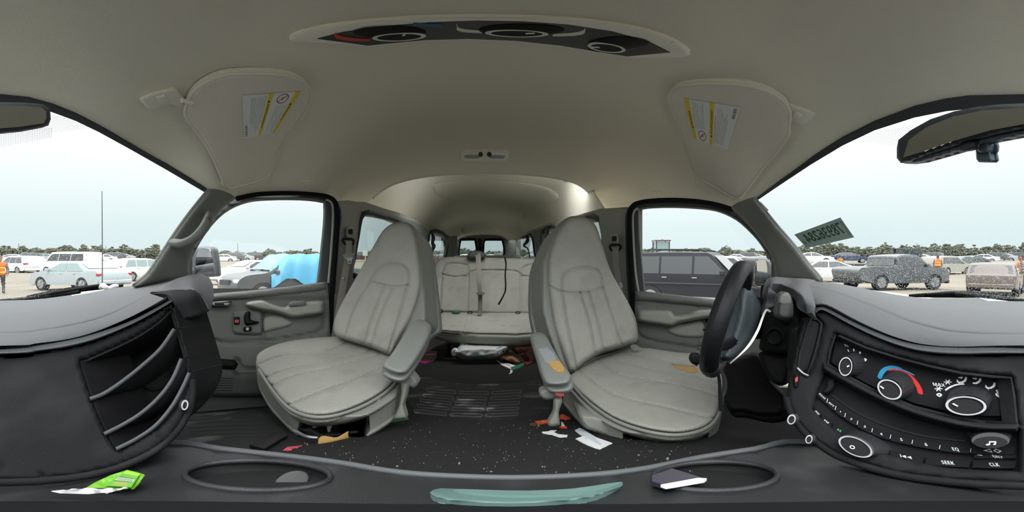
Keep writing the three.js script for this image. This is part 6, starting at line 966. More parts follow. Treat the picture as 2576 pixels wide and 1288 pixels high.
function car(kind, u, d, deg, paint, label, o = {}) {
  const g = carParts(kind), K = g.K, c = thing(o.name || { sedan: 'sedan', suv: 'sport_utility_car', jeep: 'sport_utility_car', pickup: 'pickup_truck', van: 'passenger_van', wagon: 'estate_car', hatch: 'hatchback_car' }[kind], label, kind === 'pickup' ? 'truck' : kind === 'van' ? 'van' : 'car', o.group);
  const p = yard(u, d); c.position.copy(p); if (o.y !== undefined) c.position.y = o.y;
  const al = Math.atan2(p.x, d); c.rotation.y = deg * Math.PI / 180 - al; c.userData.placed = true; if (o.scale) c.scale.setScalar(o.scale);
  mesh('body', g.body, paint, c);
  const gl = o.glass || M.carglass; g.panes.forEach((q) => mesh('side_window', q, gl, c)); mesh('windscreen', g.ends[0], gl, c); if (kind !== 'pickup') mesh('rear_window', g.ends[1], gl, c); else mesh('cab_rear_window', g.ends[1], gl, c);
  for (const ax of K.ax) for (const s of [-1, 1]) { const w = mesh('wheel', g.wheel, M.tyre, c); w.position.set(ax, K.r, s * (K.W / 2 - .13)); const r = mesh('rim', g.rim, o.rim || M.rim, w); r.position.z = s * .105; if (s < 0) r.rotation.y = Math.PI; }
  const bx = (name, x, y, z, w, h, t, m, lab) => { const q = mesh(name, new RoundedBoxGeometry(w, h, t, 2, Math.min(w, h, t) * .3), m, c, lab); q.position.set(x, y, z); return q; };
  const xr = K.body[1][0], xf = K.body[K.body.length - 3][0];
  for (const s of [-1, 1]) {
    const tl = kind === 'van' || kind === 'pickup' ? [.1, .34, .16] : kind === 'wagon' ? [.1, .15, .42] : [.3, .17, .36];
    bx('tail_lamp', xr + .08 + (kind === 'sedan' ? .05 : 0), K.tailY, s * (g.hw(xr, K.tailY) - tl[2] * .42), tl[0], tl[1], tl[2], M.tail, 'red tail lamp');
    bx('headlamp', xf - .16, K.headY, s * (g.hw(xf, K.headY) - .17), .34, .15, .34, M.headlamp);
    bx('door_mirror', K.win[3] - .12, K.belt + .08, s * (K.W / 2 + .07), .12, .14, .18, o.mirror || paint);
    for (const x of [K.win[3] - .95, K.win[3] - 1.9]) if (x > K.win[0] + .2) bx('door_handle', x, K.belt - .1, s * (g.hw(x, K.belt - .1) + .012), .16, .03, .03, o.handle || paint);
  }
  bx('number_plate', xr - .06, K.tailY - (kind === 'sedan' ? .05 : .2), 0, .02, .15, .32, o.plate || M.plate);
  bx('rear_bumper', xr - .0, .46, 0, .24, .2, K.W * .86, o.bumper || paint); bx('front_bumper', xf + .02, .42, 0, .2, .2, K.W * .84, o.bumper || paint); bx('grille', xf + .06, K.headY - .04, 0, .1, .2, K.W * .42, M.carblack);
  return c;
}
const paint = (n, col, r = .32) => mat('paint_' + n, col, r, { clearcoat: .5, clearcoatRoughness: .15 });
paint('white', '#d5d8d9'); paint('silver', '#a9b3b8'); paint('pale', '#c9ced0'); paint('grey', '#565b5e'); paint('gunmetal', '#5d6163'); mat('paint_navy', '#1a1d25', .45, { clearcoat: .15, specularIntensity: .6 }); paint('charcoal', '#3c4143'); paint('maroon', '#4e3034'); paint('blue', '#33425a'); paint('brown', '#6a605c'); paint('green', '#4c5f58'); paint('red', '#8c1f26'); paint('champagne', '#9b9a92');
// through the passenger half of the windscreen
car('suv', 52, 48.5, 116, M.paint_white, 'white sport utility car seen from behind, beside the orange vested worker');
car('van', 182, 47, 126, M.paint_white, 'white passenger van standing behind the silver sedan');
car('sedan', 203, 26.4, 124, M.paint_silver, 'silver sedan seen from behind through the wet windscreen, beside the antenna', { glass: M.carglasspale });
car('hatch', 352, 36.5, 38, M.paint_white, 'white hatchback half hidden by the grab handle pillar', { glass: M.carglasspale });
// through the passenger door
car('sedan', 632, 33, 214, M.paint_pale, 'pale silver sedan behind the car under blue plastic');
const wrap = car('suv', 722, 20.8, 207, M.paint_charcoal, 'dark crashed car wrapped in blue plastic sheeting outside the passenger door');
car('sedan', 800, 30, 180, M.paint_gunmetal, 'dark car showing its red tail lamp beside the belt pillar');
car('pickup', 912, 98, 178, M.paint_maroon, 'dark maroon pickup far off beside the sign post');
car('pickup', 953, 108, 185, M.paint_grey, 'grey pickup far off behind the maroon one');
{ // plastic sheet over the wrecked cabin
  const K = carParts('suv'), q = [], idx = [], N = 26, J = 12; seed = 91;
  for (let j = 0; j <= J; j++) for (let i = 0; i <= N; i++) { const x = -2.2 + 3.3 * i / N, z = (j / J * 2 - 1), top = x > .35 ? 1.8 - (x - .35) * .78 : x < -1.9 ? 1.75 : 1.82, w = K.hw(x, 1.1) + .1, fold = .035 * Math.sin(x * 9 + z * 5) + .03 * Math.sin(x * 17 - z * 11) + .02 * (rnd() - .5), y = Math.abs(z) < .72 ? top : top - (Math.abs(z) - .72) / .28 * (top - .72 - .18 * Math.sin(x * 4)), zz = Math.abs(z) < .72 ? z / .72 * w * .84 : Math.sign(z) * (w * (.84 + .16 * Math.min(1, (Math.abs(z) - .72) / .15)) + fold); q.push(V(x, y + fold * .6, zz)); if (i < N && j < J) { const a = j * (N + 1) + i; idx.push(a, a + N + 1, a + 1, a + 1, a + N + 1, a + N + 2); } }
  mesh('plastic_sheet', solid(q, idx, .006, (p) => [p.x, p.y]), mat('bluesheet', '#4aa0c4', .25, { clearcoat: .5, transmission: .15 }), wrap, 'light blue plastic sheet');
  mesh('torn_fender', sweep([V(1.0, .95, .98), V(1.05, .7, 1.02), V(.98, .45, .98)], () => [.07, .03]), M.carblack, wrap);
}
// through the driver door
const nv = car('jeep', 1765, 16.9, -13, M.paint_navy, 'dark navy sport utility car close outside the driver door', { handle: M.carchrome, mirror: M.carblack, bumper: mat('sillgrey', '#7c7f86', .5), glass: M.carglass });
{
  for (const s of [-1, 1]) { mesh('roof_rail', sweep([V(-1.7, 1.93, s * .66), V(-1.5, 1.97, s * .66), V(.1, 1.95, s * .66), V(.3, 1.9, s * .66)], () => [.025, .025]), M.carblack, nv); mesh('side_sill', sweep([V(-.95, .42, s * .94), V(.95, .42, s * .94)], () => [.05, .09]), M.sillgrey, nv); mesh('side_moulding', sweep([V(-2.2, .86, s * .955), V(-.9, .86, s * .975), V(2.0, .86, s * .955)], () => [.035, .02]), M.carblack, nv); mesh('stripe', sweep([V(.9, .8, s * .975), V(1.25, .86, s * .97), V(1.4, .74, s * .96)], () => [.03, .012]), M.orange, nv, 'orange flame mark'); }
}
car('suv', 1838, 36, -8, M.paint_white, 'white sport utility car with raised wiper arms behind the navy one');
for (const [u, d, dg, p, l] of [[1872, 58, 170, M.paint_grey, 'small grey car parked far behind the driver side mirror'], [1900, 64, 20, M.paint_white, 'small white car parked far behind the driver side mirror']]) car('sedan', u, d, dg, p, l);
single('raised_wiper', sweep([yard(1784, 36).add(V(0, 1.55, 0)), yard(1810, 36).add(V(0, 2.05, 0)), yard(1826, 36).add(V(0, 2.42, 0))], () => [.02, .02]), M.carblack, 'lower of two black wiper arms standing up from the white car', 'wiper');
single('raised_wiper', sweep([yard(1790, 35).add(V(0, 1.72, 0)), yard(1818, 35).add(V(0, 2.28, 0)), yard(1829, 35).add(V(0, 2.5, 0))], () => [.02, .02]), M.carblack, 'upper of two black wiper arms standing up from the white car', 'wiper');
{ // tractor behind the navy car
  const t = thing('tractor', 'tractor cab with a dark roof behind the navy car', 'tractor'); const p = yard(1663, 40); t.position.copy(p); t.userData.placed = true;
  const bx = (n, x, y, z, w, h, d, m) => { const q = mesh(n, new RoundedBoxGeometry(w, h, d, 2, .03), m, t); q.position.set(x, y, z); };
  bx('cab_roof', 0, 2.95, 0, 1.2, .1, 1.2, M.paint_maroon); for (const x of [-.5, .5]) for (const z of [-.5, .5]) bx('cab_post', x, 2.2, z, .07, 1.4, .07, M.carblack); bx('cab_glass', 0, 2.3, 0, .95, 1.1, .95, M.carglasspale); bx('body', 0, 1.1, 0, 1.3, .9, 2.4, M.paint_brown); bx('beacon', .1, 3.03, 0, .14, .08, .14, M.orange);
  for (const x of [-.8, .8]) { const w = mesh('wheel', new THREE.TorusGeometry(.55, .2, 10, 22), M.tyre, t); w.position.set(x, .75, .3); w.rotation.y = Math.PI / 2; }
}
// through the driver half of the windscreen
car('sedan', 2092, 35, 12, M.paint_white, 'white sedan parked in front of the flatbed truck', { glass: M.carglass });
car('pickup', 2240, 27, 48, M.paint_grey, 'dark grey pickup seen from behind through the wet windscreen', { bumper: M.carblack });
car('suv', 2378, 46, 62, M.paint_champagne, 'silver grey sport utility car beside the vested worker on open ground');
car('sedan', 2422, 68, 60, M.paint_green, 'dark green car in the far row behind the silver grey one');
car('sedan', 2448, 74, 60, M.paint_charcoal, 'charcoal car at the end of the far row');
car('wagon', 2504, 23.6, 86, M.paint_brown, 'old brown estate car seen from straight behind, beside the wiper', { plate: M.plate, rim: M.rimdark });
{ // car carrier with two cars on its bed
  const D = 52, t = thing('flatbed_truck', 'dark flatbed truck carrying cars beyond the white sedan', 'truck'), p = yard(2130, D); t.position.copy(p); t.rotation.y = -Math.atan2(p.x, D) + .05; t.userData.placed = true;
  const bx = (n, x, y, z, w, h, d, m) => { const q = mesh(n, new RoundedBoxGeometry(w, h, d, 2, .04), m, t); q.position.set(x, y, z); return q; };
  bx('bed', -.8, .92, 0, 9.2, .16, 2.4, M.steel); bx('bed_rail', -.8, .8, 1.2, 9.2, .14, .06, M.carblack); bx('cab', 4.9, 1.5, 0, 2.0, 1.9, 2.2, M.paint_charcoal); bx('cab_window', 5.0, 2.0, 1.11, 1.2, .6, .04, M.carglass); bx('bonnet', 6.3, 1.1, 0, 1.2, 1.0, 2.0, M.paint_charcoal); bx('headboard', 3.75, 1.7, 0, .12, 1.5, 2.2, M.carblack);
  for (const x of [-3.2, -2.2, 5.9]) for (const z of [-.95, .95]) { const w = mesh('wheel', new THREE.CylinderGeometry(.42, .42, .3, 20), M.tyre, t); w.rotation.x = Math.PI / 2; w.position.set(x, .42, z); }
  const up = p.y + 1.0;
  car('sedan', 2046, D, 8, M.paint_white, 'white car riding on the bed of the flatbed truck', { y: up, scale: .72 }); car('sedan', 2136, D, 8, M.paint_blue, 'dark blue car riding on the bed of the flatbed truck', { y: up, scale: .72 });
}
// far rows behind the van, seen through the rear glass
for (const [u, d, k, p, l] of [[1168, 70, 'suv', 'white', 'white car far off in the rear door window near the hinge post'], [1190, 76, 'sedan', 'green', 'dark green car far off in the left rear door window'], [1232, 88, 'sedan', 'pale', 'pale car far off in the right rear door window'], [1254, 82, 'suv', 'grey', 'grey car far off in the right rear door window'], [1310, 62, 'sedan', 'charcoal', 'charcoal car far off in the rear driver side window'], [1334, 68, 'suv', 'silver', 'silver car far off in the rear driver side window'], [1086, 63, 'sedan', 'gunmetal', 'dark car far off behind the strap in the passenger side window'], [1117, 40, 'suv', 'red', 'red car showing at the edge of the rear passenger side window'], [1386, 58, 'sedan', 'champagne', 'pale car far off between the driver side belts']]) car(k, u, d, 175, M['paint_' + p], l);
// distant rows along the horizon
seed = 5;
const rowP = ['white', 'grey', 'silver', 'charcoal'];
for (const [a, b, n, where] of [[5, 125, 3, 'small far car under the trees beyond the white sport utility car'], [240, 316, 3, 'small far vehicle under the trees beside the antenna'], [545, 640, 4, 'small far car under the trees beyond the pale silver sedan'], [2300, 2345, 2, 'small far car under the trees beyond the dark grey pickup'], [2455, 2560, 4, 'small far car under the trees beyond the estate car'], [1835, 1905, 3, 'small far car under the trees beyond the driver side mirror']])
  for (let i = 0; i < n; i++) car(i % 2 ? 'suv' : 'sedan', a + (b - a) * (i + .5) / n, 92 + i * 5, rr(170, 190), M['paint_' + rowP[i]], where.replace('small far', 'small far ' + rowP[i]), { group: where.replace('small far car', 'far cars').replace('small far vehicle', 'far vehicles') });
// ---------------------------------------------------------------- trees, masts, sign
{
  const leaf = new THREE.IcosahedronGeometry(1, 1), p = leaf.attributes.position; seed = 33;
  for (let i = 0; i < p.count; i++) { const h = .75 + .5 * hash(Math.round(p.getX(i) * 50), Math.round(p.getY(i) * 50 + p.getZ(i) * 90), 7); p.setXYZ(i, p.getX(i) * h, p.getY(i) * h, p.getZ(i) * h); } leaf.computeVertexNormals();
  const line = (label, u0, u1, n, h0, h1) => {
    const im = new THREE.InstancedMesh(leaf, M.leaf || mat('leaf', '#ffffff', 1), n), m = new THREE.Matrix4(), q = new THREE.Quaternion(), c = new THREE.Color();
    for (let i = 0; i < n; i++) { const u = rr(u0, u1), d = rr(128, 150), b = yard(u, d), hh = rr(h0, h1) * (.7 + .5 * vnoise(u / 14, 3, 4096, 5)), s = rr(.12, .34); q.setFromAxisAngle(V(0, 1, 0), rr(0, 6)); m.compose(b.add(V(0, rr(.05, 1) * hh, 0)), q, V(s * 1.3, s * .9, s)); im.setMatrixAt(i, m); const k = rr(.75, 1.1); c.setRGB(.12 * k, .13 * k, .095 * k); im.setColorAt(i, c); }
    im.name = numbered('tree_line'); im.userData = { kind: 'stuff', label, category: 'trees' }; im.castShadow = im.receiveShadow = true; scene.add(im);
  };
  line('scrubby trees along the horizon beyond the passenger windscreen', -80, 400, 7500, 2.2, 3.6); line('scrubby trees along the horizon beyond the passenger door', 440, 960, 7000, 1.4, 2.4); line('scrubby trees along the horizon beyond the rear windows', 1050, 1420, 4500, 1.4, 2.6); line('scrubby trees along the horizon beyond the driver door', 1600, 1980, 6500, 1.8, 3.0); line('scrubby trees along the horizon beyond the driver windscreen', 1980, 2660, 10000, 2.2, 3.8);
  for (const [u, v, d, l] of [[47, 612, 120, 'thin mast above the trees beyond the white sport utility car'], [266, 618, 120, 'thin mast above the trees beside the antenna'], [365, 626, 120, 'thin mast above the trees beyond the white hatchback'], [598, 612, 120, 'lattice mast above the trees beyond the passenger door'], [1532 + 775, 612, 120, 'thin mast above the trees beyond the dark grey pickup']]) { const b = yard(u, d); single('mast', sweep([b, P(u, v, d)], (t) => [.1 - .04 * t, .1 - .04 * t], { radial: 6 }), M.steel, l, 'mast'); }
  const s = thing('sign_post', 'yellow sign post with a pale board by the far pickups', 'sign'), b = yard(919, 80); s.position.copy(b); s.userData.placed = true;
  const po = mesh('post', new RoundedBoxGeometry(.14, 1.6, .14, 2, .02), mat('postyellow', '#c8b682', .7), s); po.position.y = .8; const bd = mesh('board', new RoundedBoxGeometry(.75, .8, .05, 2, .02), M.paint_pale, s); bd.position.set(0, 1.75, .1);
}
// ---------------------------------------------------------------- workers in orange vests
function surface(field, lo, hi, cell) { // meshes the zero level of a distance field on a grid with tetrahedra
  const nx = Math.ceil((hi.x - lo.x) / cell), ny = Math.ceil((hi.y - lo.y) / cell), nz = Math.ceil((hi.z - lo.z) / cell), F3 = new Float32Array((nx + 1) * (ny + 1) * (nz + 1)), I = (i, j, k) => (k * (ny + 1) + j) * (nx + 1) + i, at = (i, j, k) => V(lo.x + i * cell, lo.y + j * cell, lo.z + k * cell);
  for (let k = 0; k <= nz; k++) for (let j = 0; j <= ny; j++) for (let i = 0; i <= nx; i++) F3[I(i, j, k)] = field(at(i, j, k));
  const pos = [], idx = [], key = new Map(), T = [[0, 5, 1, 6], [0, 1, 2, 6], [0, 2, 3, 6], [0, 3, 7, 6], [0, 7, 4, 6], [0, 4, 5, 6]], O = [[0, 0, 0], [1, 0, 0], [1, 1, 0], [0, 1, 0], [0, 0, 1], [1, 0, 1], [1, 1, 1], [0, 1, 1]];
  const mid = (a, b) => { const k = a.n < b.n ? a.n + ',' + b.n : b.n + ',' + a.n; let r = key.get(k); if (r === undefined) { r = pos.length; key.set(k, r); pos.push(a.p.clone().lerp(b.p, a.f / (a.f - b.f))); } return r; };
  const tri = (a, b, c, out) => { const n = V(0, 0, 0).subVectors(pos[b], pos[a]).cross(V(0, 0, 0).subVectors(pos[c], pos[a])); if (n.dot(out) < 0) idx.push(a, c, b); else idx.push(a, b, c); };
  for (let k = 0; k < nz; k++) for (let j = 0; j < ny; j++) for (let i = 0; i < nx; i++) {
    let any = 0; const c = O.map(([x, y, z]) => { const n = I(i + x, j + y, k + z), f = F3[n]; any |= f < 0 ? 1 : 2; return { n, f, x: i + x, y: j + y, z: k + z }; }); if (any !== 3) continue; c.forEach((q) => { q.p = at(q.x, q.y, q.z); });
    for (const t of T) { const q = t.map((m) => c[m]), a = q.filter((m) => m.f < 0), b = q.filter((m) => m.f >= 0); if (!a.length || !b.length) continue; const ca = a.reduce((s, m) => s.add(m.p), V(0, 0, 0)).multiplyScalar(1 / a.length), out = b.reduce((s, m) => s.add(m.p), V(0, 0, 0)).multiplyScalar(1 / b.length).sub(ca);
      if (a.length === 1) tri(mid(a[0], b[0]), mid(a[0], b[1]), mid(a[0], b[2]), out); else if (a.length === 3) tri(mid(b[0], a[0]), mid(b[0], a[1]), mid(b[0], a[2]), out); else { const w = [mid(a[0], b[0]), mid(a[0], b[1]), mid(a[1], b[1]), mid(a[1], b[0])]; tri(w[0], w[1], w[2], out); tri(w[0], w[2], w[3], out); } }
  }
  return [pos, idx];
}
function person(u, d, deg, label, legs) {
  const g = thing('person', label, 'person'), b = yard(u, d); g.position.copy(b); g.rotation.y = deg * Math.PI / 180 - Math.atan2(b.x, d); g.userData.placed = true;
  const cap = (p, a, b2, r1, r2) => { const ab = V(0, 0, 0).subVectors(b2, a), t = Math.max(0, Math.min(1, V(0, 0, 0).subVectors(p, a).dot(ab) / ab.lengthSq())); return p.distanceTo(a.clone().addScaledVector(ab, t)) - (r1 + (r2 - r1) * t); };
  const smin = (a, c, k) => { const h = Math.max(0, k - Math.abs(a - c)) / k; return Math.min(a, c) - h * h * k * .25; };
  const bones = []; const add = (...q) => bones.push(q);
  for (const s of [-1, 1]) {
    const hip = V(0, .92, s * .1), kn = V(.06 * s + .02, .5, s * .12), an = V(-.04 + .05 * s, .09, s * .13); add(hip, kn, .095, .065); add(kn, an, .06, .045); add(an, V(an.x + .17, .05, s * .15), .045, .04);
    const sh = V(0, 1.42, s * .19), el = V(-.03, 1.14, s * .27), wr = V(.1, .93, s * .26); add(sh, el, .06, .046); add(el, wr, .044, .034); add(wr, V(.15, .85, s * .25), .04, .03);
    for (let f = 0; f < 4; f++) add(V(.15 + f * .012 - .02, .85, s * .25), V(.17 + f * .014 - .02, .77 + .01 * Math.abs(f - 1), s * .245), .011, .009); add(V(.15, .87, s * .24), V(.19, .83, s * .22), .012, .009);
  }
  const torso = [[V(0, .95, -.07), V(0, .95, .07), .12, .12], [V(0, .98, 0), V(0, 1.3, 0), .14, .15], [V(0, 1.36, -.1), V(0, 1.36, .1), .11, .11]];
  torso.forEach((q) => add(...q)); add(V(0, 1.44, 0), V(.02, 1.56, 0), .055, .052); add(V(.02, 1.62, 0), V(.03, 1.7, 0), .085, .095); add(V(.1, 1.63, 0), V(.125, 1.625, 0), .018, .014); for (const s of [-1, 1]) add(V(.01, 1.64, s * .088), V(.01, 1.67, s * .09), .016, .016);
  const fld = (p) => { let r = 9; for (const q of bones) r = smin(r, cap(p, ...q), q[2] < .02 ? .008 : .05); return r; };
  const [pos, idx] = surface(fld, V(-.3, -.02, -.42), V(.36, 1.84, .42), .024), geo = solid(pos, idx, 0, (q) => [q.x, q.y]);
  const col = []; for (const q of pos) { const skin = q.y > 1.5 || (q.y < .93 && Math.abs(q.z) > .2 && q.y > .72), cl = skin ? (q.y > 1.72 || (q.y > 1.6 && q.x < -.02) ? [.02, .02, .02] : [.32, .17, .11]) : q.y < .98 ? (q.y < .1 ? [.03, .03, .03] : legs) : [.12, .13, .15]; col.push(...cl); }
  geo.setAttribute('color', new THREE.Float32BufferAttribute(col, 3)); mesh('body', geo, M.person || mat('person', '#ffffff', .85, { vertexColors: true }), g);
  const vf = (p) => { let r = 9; for (const q of torso) r = smin(r, cap(p, q[0], q[1], q[2] + .03, q[3] + .03), .06); return Math.max(r, p.y - 1.47, .86 - p.y); };
  const [vp, vi] = surface(vf, V(-.3, .82, -.36), V(.3, 1.52, .36), .03); const vest = mesh('safety_vest', solid(vp, vi, 0, (q) => [q.x, q.y]), M.vest || mat('vest', '#ee6a26', .8), g, 'orange safety vest');
  const stripe = (y) => { const q = Array.from({ length: 20 }, (_, i) => { const t = i / 20 * 6.2832, dir = V(Math.cos(t), 0, Math.sin(t)); let r = .3; while (r > .05 && vf(V(dir.x * r, y, dir.z * r)) > 0) r -= .004; return V(dir.x * (r + .006), y, dir.z * (r + .006)); }); mesh('reflective_band', sweep(q, () => [.028, .008], { closed: true, radial: 6, side: () => V(0, 1, 0) }), M.band || mat('band', '#d9dc5a', .4), vest, 'yellow reflective band'); };
  stripe(1.0); stripe(1.2); return g;
}
person(-1, 23.6, -90, 'person in an orange vest and dark trousers beside the white sport utility car', [.05, .045, .045]);
person(2113, 49, 90, 'person in an orange vest standing behind the white sedan', [.06, .07, .1]);
person(2359, 43, 90, 'person in an orange vest and blue trousers beside the silver grey car', [.07, .09, .14]);
person(2570, 24.1, 180, 'person in an orange vest at the open side of the brown estate car', [.06, .06, .06]);
// ---------------------------------------------------------------- litter and mats on the floor
mat('matworn', '#a5a6a6', .9, { map: tScuff, specularIntensity: .3 });
const flD = shift(floorD, -.004), fu = { uv: 'xz' };
{
  const m = thing('rubber_mat', 'black ribbed rubber mat on the floor between the front seats', 'floor mat');
  const q = [[1020, 985], [1046, 952], [1080, 950], [1130, 962], [1200, 966], [1290, 964], [1340, 958], [1372, 962], [1388, 1000], [1376, 1034], [1330, 1048], [1240, 1056], [1160, 1052], [1080, 1042], [1034, 1022]];
  mesh('mat_sheet', patch(q, floorD === 0 ? flD : shift(floorD, -.012), { cell: 8, thick: .01, smooth: 3, edge: [4, .006], ...fu }), M.mat, m);
  for (let r = 0; r < 5; r++) for (let c = 0; c < 4; c++) { const v = 978 + r * 14, w = 76 + r * 2, u = 1072 + c * (w + 6) - r * 8, bow = (x) => 6 - ((x - 1210) / 170) ** 2 * 12; if (u + w > 1380) continue; const o = rrect(u, v, u + w, v + 9, 4).map(([x, y]) => [x, y + bow(x)]), ii = rrect(u + 3, v + 2.4, u + w - 3, v + 6.6, 2).map(([x, y]) => [x, y + bow(x)]); mesh('raised_loop', patch(o, shift(floorD, -.018), { cell: 8, thick: .006, holes: [ii], ...fu }), M.matworn, m); }
  const p = thing('rubber_mat', 'worn grey black rubber mat in the passenger footwell', 'floor mat');
  mesh('mat_sheet', patch([[440, 1075], [470, 1042], [560, 1036], [640, 1030], [690, 1060], [724, 1096], [680, 1122], [600, 1130], [500, 1118], [436, 1108]], shift(floorD, -.012), { cell: 10, thick: .01, smooth: 2, edge: [4, .006], ...fu }), M.mat, p);
  for (let r = 0; r < 6; r++) mesh('raised_rib', patch([[466 + r * 4, 1052 + r * 10], [560, 1046 + r * 10], [650 + r * 6, 1044 + r * 10], [652 + r * 6, 1049 + r * 10], [560, 1051 + r * 10], [466 + r * 4, 1057 + r * 10]], shift(floorD, -.017), { cell: 12, thick: .005, ...fu }), M.mat, p);
}
const litter = (name, label, cat, poly, m, o = {}) => { const t = thing(name, label, cat); const D = shift(floorD, -(o.h || .012)), bump = o.crumple || 0; mesh('sheet', patch(poly, (u, v) => D(u, v) + bump * (vnoise(u / (o.w || 7), v / (o.w || 7), 512, o.s || 3) - .5), { cell: o.cell || 3.5, thick: o.thick || .003, ...fu }), m, t); return [t, D]; };
mat('pink', '#c02a78', .35); mat('lime', '#7fae2c', .4); mat('bagwhite', '#e4eaea', .4, { transmission: .15, clearcoat: .3 }); mat('greenbox', '#1d7a52', .5); mat('crimson', '#8c1c2a', .4); mat('snackgreen', '#69a62f', .35); mat('silverfoil', '#9a9c9a', .3, { metalness: .6 });
{
  const [a, Da] = litter('snack_pouch', 'pink and green snack pouch on the floor before the bench', 'wrapper', [[1056, 912], [1062, 890], [1072, 881], [1100, 884], [1098, 900], [1090, 908], [1070, 914]], M.pink, { crumple: .02 });
  mesh('print', patch([[1062, 897], [1072, 895], [1092, 896], [1090, 903], [1066, 903]], shift(Da, -.016), { cell: 4, thick: .003, ...fu }), M.lime, a); mesh('print', patch([[1066, 890], [1096, 890], [1095, 893], [1064, 893]], shift(Da, -.014), { cell: 4, thick: .003, ...fu }), M.paper, a);
  // plastic bag: a soft hollow bundle
  const bag = thing('plastic_bag', 'crumpled translucent white plastic bag under the bench', 'bag'), q = cr([[1142, 890], [1150, 876], [1164, 868], [1200, 866], [1250, 867], [1278, 870], [1272, 884], [1256, 898], [1230, 904], [1180, 908], [1156, 900]], 4, true);
  mesh('bag', patch(q, (u, v) => 4.5 - .16 * Math.min(1, segDist(u, v, q, true) / 12) + .035 * vnoise(u / 19, v / 13, 512, 8) + .014 * vnoise(u / 9 + v / 16, v / 9, 512, 9), { cell: 1.8, thick: .04, edge: [7, .1] }), M.bagwhite, bag); mesh('handle', tube([[1142, 892, 4.4, .02], [1140, 884, 4.38, .016], [1146, 880, 4.38, .018], [1150, 888, 4.36, .016]]), M.bagwhite, bag);
  const kb = (label, poly, d, s) => { const k = thing('paper_bag', label, 'bag'); mesh('bag', patch(poly, (u, v) => d - .08 * Math.min(1, segDist(u, v, poly, true) / 8) + .025 * vnoise(u / 11, v / 9, 512, s), { cell: 2.2, thick: .03, edge: [4, .05] }), M.kraft, k); };
  kb('crumpled brown paper bag under the end of the bench', [[1288, 868], [1300, 864], [1336, 866], [1340, 878], [1326, 886], [1300, 890], [1290, 882]], 4.62, 4);
  kb('flattened brown paper bag lying on the green carton', [[1252, 900], [1262, 892], [1290, 894], [1306, 904], [1312, 914], [1300, 922], [1270, 912]], 4.5, 5);
  const [c, Dc] = litter('snack_carton', 'white and green snack carton with red lettering on the floor', 'carton', [[1248, 906], [1270, 914], [1300, 920], [1318, 912], [1318, 918], [1290, 930], [1284, 928], [1262, 918]], M.paper, { thick: .03, h: .03 });
  mesh('end_panel', patch([[1284, 924], [1300, 919], [1318, 911], [1319, 918], [1304, 926], [1288, 931]], shift(Dc, -.01), { cell: 4, thick: .01, ...fu }), M.greenbox, c);
  const tt = canvasTex(64, 48, (k) => { k.fillStyle = '#e8e6e0'; k.fillRect(0, 0, 64, 48); k.fillStyle = '#c22033'; k.font = 'bold 30px serif'; k.fillText('es', 12, 34); }); mesh('print', sticker([[1272, 912], [1292, 918], [1286, 924], [1266, 917]], Dc, .006), new THREE.MeshPhysicalMaterial({ name: 'carton_print', map: tt, roughness: .6 }), c);
  const [w, Dw] = litter('candy_bag', 'red and black candy bag lying against the driver armrest', 'wrapper', [[1298, 896], [1316, 886], [1330, 884], [1342, 900], [1340, 910], [1326, 918], [1308, 906]], M.crimson, { crumple: .02, h: .12 }); mesh('dark_panel', patch([[1308, 894], [1322, 890], [1332, 900], [1330, 908], [1318, 906]], shift(Dw, -.035), { cell: 4, thick: .004, ...fu }), M.black, w);
  litter('foil_scrap', 'crumpled silver foil scrap between the bags', 'wrapper', [[1272, 890], [1284, 878], [1292, 886], [1294, 896], [1280, 898]], M.silverfoil, { crumple: .08, w: 3, h: .05 });
  litter('paper_strip', 'thin white curled paper strip by the green carton', 'paper', [[1283, 930], [1290, 932], [1288, 938], [1280, 941], [1284, 936]], M.paper);
  // round the driver seat
  const tr = canvasTex(128, 48, (k) => { k.fillStyle = '#e2481c'; k.fillRect(0, 0, 128, 48); k.fillStyle = '#f2c62c'; k.font = 'italic bold 40px serif'; k.fillText('Re', 52, 38); });
  const [r1, D1] = litter('candy_wrapper', 'flat orange candy wrapper with yellow letters beside the recliner lever', 'wrapper', [[1345, 1060], [1378, 1055], [1380, 1063], [1353, 1067]], M.orange); mesh('print', sticker([[1346, 1059.5], [1378, 1055], [1380, 1063], [1353, 1066.5]], D1, .003, 4), new THREE.MeshPhysicalMaterial({ name: 'candy_print', map: tr, roughness: .4 }), r1);
  litter('candy_wrapper', 'crumpled bright orange wrapper behind the recliner lever of the driver seat', 'wrapper', [[1408, 1046], [1414, 1041], [1434, 1050], [1436, 1054], [1424, 1055], [1410, 1053]], M.orange, { crumple: .03, h: .03 });
  const [r3, D3] = litter('candy_wrapper', 'torn orange and white wrapper in front of the recliner lever', 'wrapper', [[1406, 1072], [1426, 1072], [1426, 1076], [1410, 1075]], M.orange); mesh('torn_end', patch([[1412, 1060], [1417, 1064], [1421, 1071], [1412, 1071]], shift(D3, -.004), { cell: 3, thick: .003, ...fu }), M.paper, r3);
  litter('paper_strip', 'torn white paper strip on the floor before the driver seat', 'paper', [[1363, 1086], [1378, 1085], [1386, 1082], [1400, 1082], [1392, 1086], [1404, 1092], [1428, 1094], [1426, 1099], [1408, 1099], [1388, 1092], [1366, 1089]], M.paper, { crumple: .012 });
  const [pp, Dp] = litter('paper_sheet', 'folded white printed papers sticking out under the driver seat', 'paper', [[1446, 1082], [1458, 1076], [1470, 1082], [1500, 1100], [1540, 1114], [1508, 1129], [1480, 1120], [1448, 1103], [1466, 1097]], M.paper, { crumple: .01 }); mesh('top_sheet', patch([[1447, 1081], [1466, 1079], [1490, 1095], [1514, 1118], [1478, 1100]], shift(Dp, -.014), { cell: 5, thick: .003, ...fu }), mat('paperblue', '#c9d4dc', .8), pp);
